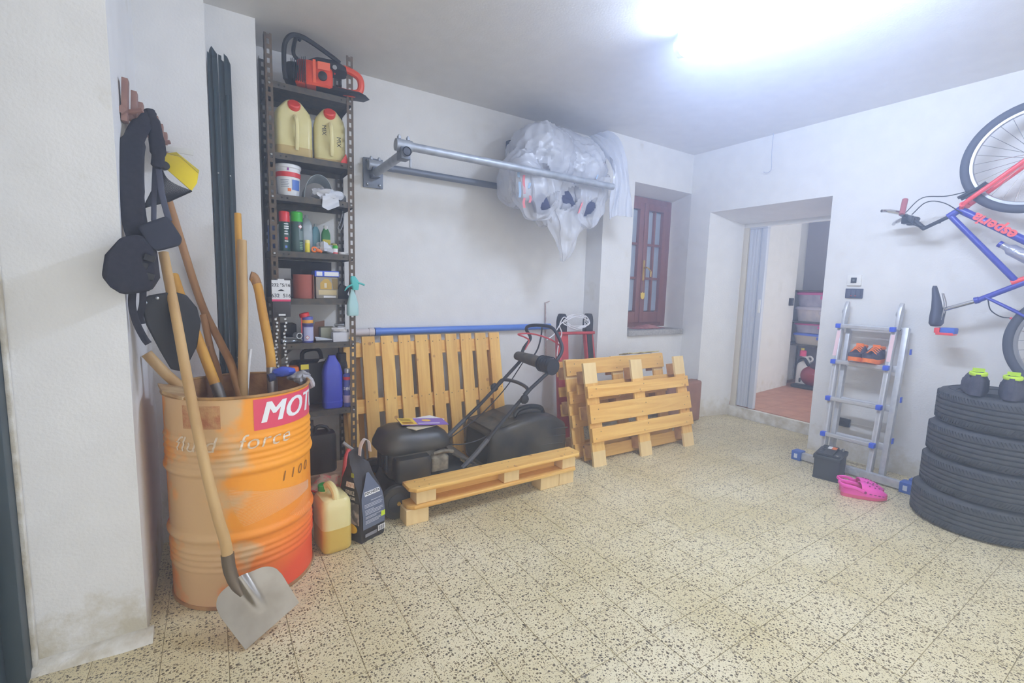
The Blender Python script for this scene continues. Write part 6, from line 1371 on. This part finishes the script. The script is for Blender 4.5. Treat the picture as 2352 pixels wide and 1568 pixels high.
# ---------------------------------------------------------------- shoes
def shoe_outline(n=28, L=0.28, W=0.1, s=1):
    """outline of a sole, heel at x=0, toe at x=L"""
    pts = []
    for i in range(n):
        a = 2 * PI * i / n; x = L / 2 - L / 2 * math.cos(a); t = x / L
        w = W / 2 * (0.72 + 0.36 * math.sin(min(1, max(0, (t - 0.1) / 0.9)) * PI * 0.92) ** 1.2 - 0.12 * math.exp(-((t - 0.42) / 0.16) ** 2))
        pts.append((x, math.copysign(w * abs(math.sin(a)) ** 0.55, math.sin(a)) + s * 0.006 * math.sin(t * PI)))
    return pts
def sneaker(label, M, sole, upper, accent, s=1, group=None, L=0.28, tab=None):
    t = thing('sneaker', label, 'shoe', group=group, M=M)
    o = shoe_outline(L=L, s=s)
    MB().loft([[(x, y * k, z + (0.012 * max(0, x / L - 0.75) * 4 if z < 0.01 else 0.008 * max(0, x / L - 0.75) * 4)) for x, y in o] for z, k in ((0.0, 0.92), (0.006, 1.0), (0.024, 1.02), (0.03, 0.98))]).build('sole', sole, t, smooth=60)
    def hgt(x):
        t_ = x / L
        if t_ < 0.1: return 0.095
        if t_ < 0.36: return 0.085 - 0.01 * math.sin((t_ - 0.1) / 0.26 * PI)
        return 0.102 - (t_ - 0.36) * 0.095 - 0.04 * max(0, t_ - 0.8) * 2
    rings = []
    for z_, k in ((0.0, 1.0), (0.3, 1.0), (0.55, 0.94), (0.8, 0.8), (0.95, 0.62), (1.0, 0.5)):
        rings.append([(L / 2 + (x - L / 2) * (1 - 0.03 * z_ - 0.02 * z_ * (x > L / 2)), y * k, 0.028 + (hgt(x) - 0.028) * z_) for x, y in o])
    MB().loft(rings).build('upper', upper, t, smooth=60)
    MB().loft([[(0.062 + 0.047 * math.cos(a) * k, 0.025 * math.sin(a) * k, 0.0905 + dz - 0.05 * (math.cos(a) < 0) * 0.0) for a in [2 * PI * i / 18 for i in range(18)]] for k, dz in ((1.0, 0.004), (0.8, 0.0), (0.7, -0.004))]).build('opening', mat('shoe_inside', (40, 40, 46), 0.9), t)
    MB().torus(1, 0.14, 24, 8, T((0.06, 0, 0.092), (0, 0, 0), (0.052, 0.03, 0.06))).build('collar', accent, t)
    MB().loft([[(0.105 + 0.012 * z, y, 0.085 + z * 0.9) for y in (-0.022, 0.022)] + [(0.112 + 0.012 * z, y, 0.085 + z * 0.9) for y in (0.022, -0.022)] for z in (0.0, 0.015, 0.03)]).build('tongue', accent, t)
    for k in range(4): MB().tube(spline([(0.118 + 0.022 * k, -0.03, 0.083 - 0.008 * k), (0.12 + 0.022 * k, 0, 0.1 - 0.006 * k), (0.116 + 0.022 * k, 0.03, 0.083 - 0.008 * k)], 4), 0.004, 6).build('lace', accent, t)
    MB().loft([[(0.0, y, z) for y in (-0.009, 0.009)] + [(0.006, y, z) for y in (0.009, -0.009)] for z in (0.035, 0.092)]).build('heel_tab', tab or accent, t)
    MB().loft([[(L - 0.085 + (x - L + 0.085) * 1.02, y * 1.03, z) for x, y in o if x > L - 0.085] for z in (0.036, 0.055)]).build('toe_cap', upper, t, smooth=60)
    return t
sn_dark = mat('sneaker_dark', (60, 56, 76), 0.7, col2=(74, 68, 86), nscale=40); sn_or = mat('sneaker_orange', (246, 126, 42), 0.6)
MS = Matrix.Rotation(-0.05, 4, 'Y')
zr = 0.825 + 0.018
sneaker('dark and orange trainer on the ladder rung, the left of the two', T((4.335, 1.52, zr), (0, 0, math.radians(183)), (1, 1.1, 1.25)) , sn_or, sn_dark, sn_or, 1, 'orange trainers on the ladder', L=0.25)
sneaker('dark and orange trainer on the ladder rung, the right of the two', T((4.335, 1.40, zr), (0, 0, math.radians(177)), (1, 1.1, 1.25)), sn_or, sn_dark, sn_or, -1, 'orange trainers on the ladder', L=0.25)
# clogs
def clog(label, M, s):
    t = thing('clog', label, 'clog', group='pink clogs', M=M); L = 0.26; pk = mat('clog_pink', (246, 84, 190), 0.5); ps = mat('clog_sole', (226, 92, 140), 0.6)
    o = shoe_outline(L=L, W=0.105, s=s, n=32)
    MB().loft([[(x, y * k, z + 0.012 * max(0, x / L - 0.72) * 3) for x, y in o] for z, k in ((0, 0.9), (0.006, 0.98), (0.028, 1.02), (0.034, 0.98))]).build('sole', ps, t, smooth=60)
    # toe: dome over the front
    def dome(u, v):
        x = 0.105 + (L - 0.107) * v; tt = x / L
        w = 0.0525 * (0.72 + 0.36 * math.sin(min(1, max(0, (tt - 0.1) / 0.9)) * PI * 0.92) ** 1.2 - 0.12 * math.exp(-((tt - 0.42) / 0.16) ** 2)) * max(0.0, 1 - ((tt - 0.5) / 0.5) ** 4) ** 0.5 * 1.04
        h = 0.03 + 0.062 * math.cos(max(0, (tt - 0.42)) / 0.58 * PI / 2) ** 0.8 + 0.012
        a = PI * u
        return (x, math.copysign(abs(math.cos(a)) ** 0.7, math.cos(a)) * w + s * 0.006 * math.sin(tt * PI), 0.026 + (h - 0.026) * math.sin(a) ** 0.75)
    up = MB(); up.grid(dome, 22, 16); up.build('toe_dome', pk, t, solid=0.005, smooth=60)
    def heel(u, v):
        a = PI / 2 + PI * u                                     # around the heel
        x = 0.115 - 0.112 * abs(math.sin(a - PI / 2)) if False else 0.112 * (1 - math.sin(PI * u)); tt = x / L
        w = 0.0525 * (0.72 + 0.36 * math.sin(min(1, max(0, (tt - 0.1) / 0.9)) * PI * 0.92) ** 1.2 - 0.12 * math.exp(-((tt - 0.42) / 0.16) ** 2)) * 1.04
        return (x, w * math.cos(PI * u) ** 1 if abs(math.cos(PI * u)) > 1 else w * math.copysign(abs(math.cos(PI * u)) ** 0.5, math.cos(PI * u)), 0.026 + (0.03 + 0.018 * (x / 0.11) ** 2) * v)
    MB().grid(heel, 26, 5).build('heel_wall', pk, t, solid=0.006, smooth=60)
    MB().tube(spline([(0.115, 0.05, 0.055), (0.06, 0.052, 0.078), (0.0, 0.035, 0.082), (-0.012, 0.0, 0.083), (0.0, -0.035, 0.082), (0.06, -0.052, 0.078), (0.115, -0.05, 0.055)], 5), 0.007, 8, flat=1.6).build('heel_strap', pk, t)
    for y in (0.053, -0.053): MB().lathe([(0.009, 0), (0.009, 0.004)], 12, T((0.118, y, 0.055), (PI / 2 if y < 0 else -PI / 2, 0, 0))).build('strap_rivet', mat('rivet_rose', (150, 60, 110), 0.5), t)
    for i in range(3):
        for j in range(3 - (i == 2)):
            p = Vector(dome(0.32 + 0.18 * j + 0.09 * (i == 2), 0.28 + 0.2 * i)); MB().ell(p + Vector((0, 0, 0.004)), (0.0055, 0.0055, 0.003), 8, 5).build('vent_hole', mat('vent_dark', (150, 40, 110), 0.8), t)
    for j in range(4):
        p = Vector(dome(0.06, 0.3 + 0.16 * j)); MB().ell(p + Vector((0, 0.003, 0)), (0.009, 0.005, 0.003), 8, 5).build('vent_hole', 'vent_dark', t)
        p = Vector(dome(0.94, 0.3 + 0.16 * j)); MB().ell(p + Vector((0, -0.003, 0)), (0.009, 0.005, 0.003), 8, 5).build('vent_hole', 'vent_dark', t)
ang = math.atan2(1.085 - 1.285, 3.70 - 3.535)
clog('nearer pink rubber clog on the floor by the ladder', T((3.545, 1.285, 0), (0, 0, ang)), 1)
clog('farther pink rubber clog partly hidden by the other', T((3.625, 1.325, 0), (0, 0, ang + 0.05)), -1)

# ---------------------------------------------------------------- car battery
bt = thing('car_battery', 'black car battery with orange label on the floor by the ladder', 'battery', (3.85, 1.47, 0))
BM = frame((3.853, 1.487, 0), Vector((4.025, 1.449, 0)) - Vector((3.696, 1.38, 0)), (0, 0, 1))
bk = mat('battery_black', (54, 58, 64), 0.5); bk2 = mat('battery_lid', (46, 48, 54), 0.45)
MB(BM).loft([[(a * k, b * k, z) for a, b in rrect(0.27, 0.165, 0.012, 3)] for z, k in ((0, 0.985), (0.012, 0.985), (0.0121, 0.96), (0.15, 0.97), (0.1501, 1.0))]).build('case', bk, bt)
MB(BM).loft([[(a * k, b * k, z) for a, b in rrect(0.28, 0.175, 0.012, 3)] for z, k in ((0.15, 1.0), (0.172, 1.0), (0.176, 0.98))]).build('lid', bk2, bt)
MB(BM).bb((-0.13, -0.03, 0.176), (0.13, 0.07, 0.194)).build('lid_step', bk2, bt, bevel=0.005)
for x in (-0.11, 0.11): MB(BM).lathe([(0.011, 0), (0.009, 0.018)], 14, T((x, -0.055, 0.176))).build('terminal', 'steel', bt)
MB(BM).bb((-0.125, -0.075, 0.176), (-0.08, -0.035, 0.19)).build('terminal_cover', bk, bt, bevel=0.004)
for k in range(4): MB(BM).lathe([(0.012, 0), (0.012, 0.004)], 14, T((-0.09 + 0.045 * k, 0.045, 0.194))).build('cell_plug', bk, bt)
MB(BM).bb((0.03, -0.025, 0.1945), (0.1, 0.005, 0.1955)).build('label', 'orange_plastic', bt); MB(BM).bb((0.03, 0.006, 0.1945), (0.1, 0.03, 0.1955)).build('label_top', 'print_white', bt)

# ---------------------------------------------------------------- four stacked tyres
rub = mat('rubber', (58, 60, 66), 0.75, col2=(72, 72, 76), nscale=30); rub2 = mat('rubber_tread', (50, 52, 58), 0.85)
def tyre_me():
    R, w = 0.312, 0.2
    prof = [(0.2, -0.062), (0.205, -0.075), (0.235, -0.096), (0.27, -0.1), (0.295, -0.092), (0.307, -0.078), (0.311, -0.06)]
    grooves = []
    for y in (-0.042, -0.014, 0.014, 0.042): grooves += [(0.312, y - 0.005), (0.304, y - 0.004), (0.304, y + 0.004), (0.312, y + 0.005)]
    prof = prof + grooves + [(0.311, 0.06), (0.307, 0.078), (0.295, 0.092), (0.27, 0.1), (0.235, 0.096), (0.205, 0.075), (0.2, 0.062), (0.212, 0.03), (0.218, 0), (0.212, -0.03), (0.2, -0.062)]
    n = 72
    mb = MB(); mb.lathe(prof, n, caps=False)
    return mb.mesh('carcass', rub, smooth=40)
tme = tyre_me()
def sipes():
    mb = MB()
    for i in range(120):
        a = 2 * PI * i / 120
        for s in (-1, 1):
            M = Matrix.Rotation(a, 4, 'Z') @ T((0.3075, 0, s * 0.066), (s * 0.5, 0, 0))
            mb.box((0, 0, 0), (0.008, 0.004, 0.03), M=M)
    return mb.mesh('tread_blocks', rub2, smooth=0)
sme = sipes()
for k, (dx, dy, label) in enumerate(((0.0, 0.0, 'bottom tyre of the stack by the right wall'), (0.015, -0.025, 'second tyre from the bottom of the stack'), (0.02, -0.035, 'third tyre from the bottom of the stack'), (0.03, -0.055, 'topmost tyre of the stack under the neon shoes'))):
    t = thing('stacked_tyre', label, 'tyre', (3.83 + dx, 0.675 + dy, 0.1005 + 0.2005 * k), 'stacked tyres')
    for nm, me in (('carcass', tme), ('tread_blocks', sme)):
        o = bpy.data.objects.new(nm, me); COL.objects.link(o); o.parent = t; o.rotation_euler = (0, 0, k * 0.4)
        if nm == 'tread_blocks': o['kind'] = 'stuff'
    MB().torus(0.262, 0.0025, 60, 6, T((0, 0, 0.1005))).build('sidewall_ring', rub2, t, off=(0, 0, 0)); MB().torus(0.225, 0.003, 60, 6, T((0, 0, 0.09))).build('rim_bead', rub2, t, off=(0, 0, 0))
# neon shoes on top
nd = mat('shoe_slate', (58, 60, 78), 0.75, col2=(74, 74, 92), nscale=50); nn_ = mat('shoe_neon', (190, 226, 54), 0.6)
zt = 0.903
sneaker('slate trainer with neon laces on the tyres, the left of the pair', T((3.565, 0.705, 0.8065), (0, 0, math.radians(12)), (1, 1.15, 1.3)), nd, nd, nn_, 1, 'neon trainers on the tyres', tab=nd)
sneaker('slate trainer with neon laces on the tyres, the right of the pair', T((3.565, 0.575, 0.8065), (0, 0, math.radians(7)), (1, 1.15, 1.3)), nd, nd, nn_, -1, 'neon trainers on the tyres', tab=nd)

# ---------------------------------------------------------------- bicycle hung upright on the right wall
XB = 4.16
bk_ = thing('bicycle', 'blue and red mountain bike hanging nose up on the right wall', 'bicycle', (XB, 0.6, 1.0))
fb, fr_ = mat('frame_blue', (58, 66, 170), 0.3), mat('frame_red', (232, 70, 76), 0.3)
tyb = mat('bike_tyre', (74, 78, 92), 0.7); alu = mat('bike_alu', (160, 162, 170), 0.35, metal=0.6); chr_ = mat('chrome', (200, 200, 204), 0.18, metal=0.95)
def B(y, z, dx=0.0): return Vector((XB + dx, y, z))
def bwheel(y, z):
    M = T((XB, y, z), (0, PI / 2, 0))
    w = MB(M).torus(0.308, 0.026, 64, 12).build('tyre', tyb, bk_)
    MB(M).lathe([(0.285, -0.011), (0.27, -0.011), (0.265, 0.0), (0.27, 0.011), (0.285, 0.011), (0.285, -0.011)], 64, caps=False).build('rim', alu, w)
    MB(M).lathe([(0.022, -0.04), (0.022, -0.03), (0.012, -0.026), (0.012, 0.026), (0.022, 0.03), (0.022, 0.04), (0.006, 0.045)], 16).build('hub', alu, w)
    for i in range(28):
        a = 2 * PI * i / 28; b = a + (0.5 if i % 2 else -0.5); s = 0.03 if i % 4 < 2 else -0.03
        MB(M).tube([(0.02 * math.cos(b), 0.02 * math.sin(b), s), (0.27 * math.cos(a), 0.27 * math.sin(a), 0)], 0.0014, 4, caps=False).build('spoke', chr_, w)
    return w
FW, RW = (0.715, 2.205), (0.405, 1.10)
bwheel(*FW); bwheel(*RW)
HT, HB_ = B(1.075, 1.887), B(1.012, 1.935)                     # head tube ends
BBp = B(0.50, 1.56); ST = B(0.885, 1.333)
def tb(name, a, b, r, m, n=14, r1=None): return MB().tube([a, b], [r, r1 or r], n).build(name, m, bk_)
tb('head_tube', HT, HB_, 0.021, fb); dt = tb('down_tube', B(1.015, 1.925), BBp, 0.023, fb); tb('top_tube', B(1.06, 1.89), B(0.72, 1.465), 0.0175, fb)
tb('seat_tube', ST, BBp, 0.017, fb); tb('seat_tube_band', B(0.735, 1.449), B(0.66, 1.487), 0.0175, fr_)
for s in (-1, 1):
    tb('seat_stay', B(0.84, 1.36, 0.012 * s), Vector((XB + 0.055 * s, RW[0], RW[1])), 0.008, fb); tb('chain_stay', BBp + Vector((0.02 * s, 0, 0)), Vector((XB + 0.055 * s, RW[0], RW[1])), 0.01, fb)
    MB().tube(spline([HB_ + Vector((0.012 * s, 0, 0.0)), B(0.985, 1.965, 0.05 * s), B(0.86, 2.075, 0.052 * s), Vector((XB + 0.048 * s, FW[0], FW[1]))], 6), 0.0135, 12).build('fork_leg', fr_, bk_)
    MB().tube([B(1.03, 2.0, 0.035 * s), B(0.94, 2.05, 0.03 * s), B(0.905, 2.08, 0.03 * s)], 0.01, 8).build('brake_arm', 'dark_plastic', bk_)
tb('fork_crown', B(0.998, 1.955, -0.055), B(0.998, 1.955, 0.055), 0.016, fr_)
tb('brake_block', B(0.99, 1.99, -0.04), B(0.93, 2.03, -0.04), 0.009, 'dark_plastic')
# lettering along the down tube
dv = (BBp - B(1.015, 1.925)).normalized(); 
lt = frame(B(1.015, 1.925) + dv * 0.21 + Vector((-0.0245, 0, 0)), -dv, (-1, 0, 0))
text('esperia', 0.085, 0.15, M=lt @ Matrix.Translation((0.0, 0.0, 0.0)), bold=0.003).build('frame_lettering', mat('letter_red', (232, 84, 84), 0.4), bk_, smooth=0)
# stem, bars, grips, levers
tb('stem', B(1.075, 1.887), B(1.20, 1.82), 0.012, 'dark_plastic'); tb('stem', B(1.19, 1.82), B(1.275, 1.905), 0.015, 'dark_plastic')
tb('handlebar', B(1.28, 1.91, -0.15), B(1.28, 1.91, 0.15), 0.0125, 'dark_plastic')
for s, x in ((-1, -0.15), (1, 0.15)):
    tb('grip', B(1.28, 1.91, x), B(1.28 + 0.01, 1.91 + (0.11 if s < 0 else -0.0), x - 0.06 * s), 0.017, mat('grip_red', (160, 86, 92), 0.7) if s < 0 else mat('grip_grey', (90, 92, 102), 0.7))
    MB().tube(spline([B(1.285, 1.915, x - 0.1 * s), B(1.33, 1.94 - 0.03 * (s > 0), x - 0.09 * s), B(1.385, 1.955 - 0.06 * (s > 0), x - 0.06 * s), B(1.41, 1.955 - 0.07 * (s > 0), x - 0.03 * s)], 5), [0.014] * 10 + [0.011] * 6, 8).build('brake_lever', chr_, bk_)
    MB().box(B(1.275, 1.885, x - 0.1 * s), (0.05, 0.06, 0.055)).build('shifter', 'dark_plastic', bk_, bevel=0.008)
for pts in ([B(1.28, 1.93, -0.09), B(1.2, 2.02, -0.08), B(1.08, 2.02, -0.04), B(0.95, 2.05, 0)], [B(1.28, 1.93, 0.03), B(1.2, 2.0, 0.0), B(1.1, 1.98, -0.03), B(1.0, 1.9, -0.03)], [B(1.27, 1.88, -0.09), B(1.2, 1.83, -0.06), B(1.1, 1.85, -0.03)]):
    MB().tube(spline(pts, 6), 0.0032, 6).build('cable', 'black_plastic', bk_)
MB().tube(spline([B(0.83, 1.35), B(0.81, 1.28), B(0.76, 1.24), B(0.71, 1.235)], 5), 0.0032, 6).build('cable', 'black_plastic', bk_)
MB().tube([B(0.72, 1.235), B(0.62, 1.2)], 0.007, 8).build('rear_brake', fr_, bk_)
tb('seat_post', ST, B(1.035, 1.27), 0.0135, chr_); tb('seat_clamp', B(0.89, 1.335), B(0.87, 1.342), 0.022, fb)
# saddle: long axis along the bike's length (world z), top facing +Y
rings = []
for z, w, th, y in ((1.43, 0.012, 0.012, 1.095), (1.41, 0.026, 0.018, 1.092), (1.35, 0.034, 0.026, 1.078), (1.28, 0.05, 0.034, 1.066), (1.22, 0.08, 0.042, 1.06), (1.175, 0.085, 0.04, 1.06), (1.155, 0.06, 0.026, 1.062)):
    rings.append([(XB + w * math.cos(a), y + th * math.sin(a) * (1 if math.sin(a) > 0 else 0.7), z) for a in [2 * PI * i / 20 for i in range(20)]])
MB().loft(rings).build('saddle', mat('saddle_black', (62, 66, 86), 0.55), bk_, smooth=60)
for s in (-1, 1): MB().tube(spline([B(1.05, 1.38, 0.015 * s), B(1.03, 1.3, 0.022 * s), B(1.035, 1.2, 0.03 * s)], 4), 0.0035, 6).build('saddle_rail', chr_, bk_)
MB().bb((XB - 0.05, 0.955, 1.11), (XB + 0.04, 1.03, 1.15)).build('saddle_bag', mat('sbag_blue', (64, 100, 196), 0.6), bk_, bevel=0.008); MB().bb((XB - 0.052, 1.03, 1.112), (XB + 0.04, 1.06, 1.148)).build('rear_light', fr_, bk_, bevel=0.006); MB().bb((XB - 0.051, 0.96, 1.10), (XB + 0.04, 1.05, 1.118)).build('bag_strap', fr_, bk_, bevel=0.004)
# bottle on the seat side of the down tube
MB(frame(B(0.80, 1.685, -0.005), -dv.cross(Vector((1, 0, 0))) if False else dv, (1, 0, 0))).tube([(0, 0, 0), (0.03, 0, 0), (0.05, 0, 0), (0.2, 0, 0)], [0.018, 0.02, 0.034, 0.036], 16).build('bottle', mat('foil', (176, 178, 196), 0.3, metal=0.5, bump=0.6, bscale=30), bk_)
tb('bottle_cap', B(0.815, 1.695, -0.005), B(0.80, 1.685, -0.005), 0.02, fb)
# cranks, chain ring, pedals
MB(T((XB - 0.05, BBp.y, BBp.z), (0, PI / 2, 0))).lathe([(0.085, -0.003), (0.09, 0), (0.085, 0.003), (0.03, 0.004)], 36).build('chain_ring', 'dark_plastic', bk_)
tb('bottom_bracket', BBp - Vector((0.05, 0, 0)), BBp + Vector((0.05, 0, 0)), 0.02, fb)
MB().tube([BBp + Vector((-0.06, 0, 0)), BBp + Vector((-0.065, -0.12, 0.12))], 0.011, 8).build('crank', alu, bk_); MB().tube([BBp + Vector((0.06, 0, 0)), BBp + Vector((0.065, 0.1, -0.13))], 0.011, 8).build('crank', alu, bk_)
MB().box(BBp + Vector((-0.11, -0.12, 0.12)), (0.09, 0.06, 0.02)).build('pedal', 'dark_plastic', bk_, bevel=0.004); MB().box(BBp + Vector((0.1, 0.1, -0.13)), (0.07, 0.06, 0.02)).build('pedal', 'dark_plastic', bk_, bevel=0.004)
# wall hooks that carry it
hk = thing('bike_hook', 'steel wall hook carrying the bicycle wheel', 'hook', (XR, 0.715, 2.46))
MB().tube(spline([(XR, 0.715, 2.46), (4.2, 0.715, 2.46), (4.1, 0.715, 2.465), (4.08, 0.715, 2.50)], 5), 0.008, 8).build('arm', 'steel', hk); MB().bb((XR - 0.006, 0.68, 2.41), (XR, 0.75, 2.51)).build('plate', 'steel', hk)

# ---------------------------------------------------------------- added haze volume, imitates lens veil and lamp bloom
hz = bpy.data.materials.new('haze'); hz.use_nodes = True; nt = hz.node_tree; nt.nodes.remove(nt.nodes['Principled BSDF'])
vsn = nt.nodes.new('ShaderNodeVolumeScatter'); vsn.inputs['Color'].default_value = (0.58, 0.72, 1.0, 1); vsn.inputs['Density'].default_value = HAZE_DENSITY; vsn.inputs['Anisotropy'].default_value = 0.7
nt.links.new(vsn.outputs[0], nt.nodes['Material Output'].inputs['Volume'])
ho = MB().bb((-2.55, -1.5, 0.001), (4.36, 3.46, 2.79)).build('haze', hz, None, smooth=0)
ho['label'] = 'thin bluish haze volume added to veil the garage like lens haze'; ho['category'] = 'haze'; ho['kind'] = 'stuff'
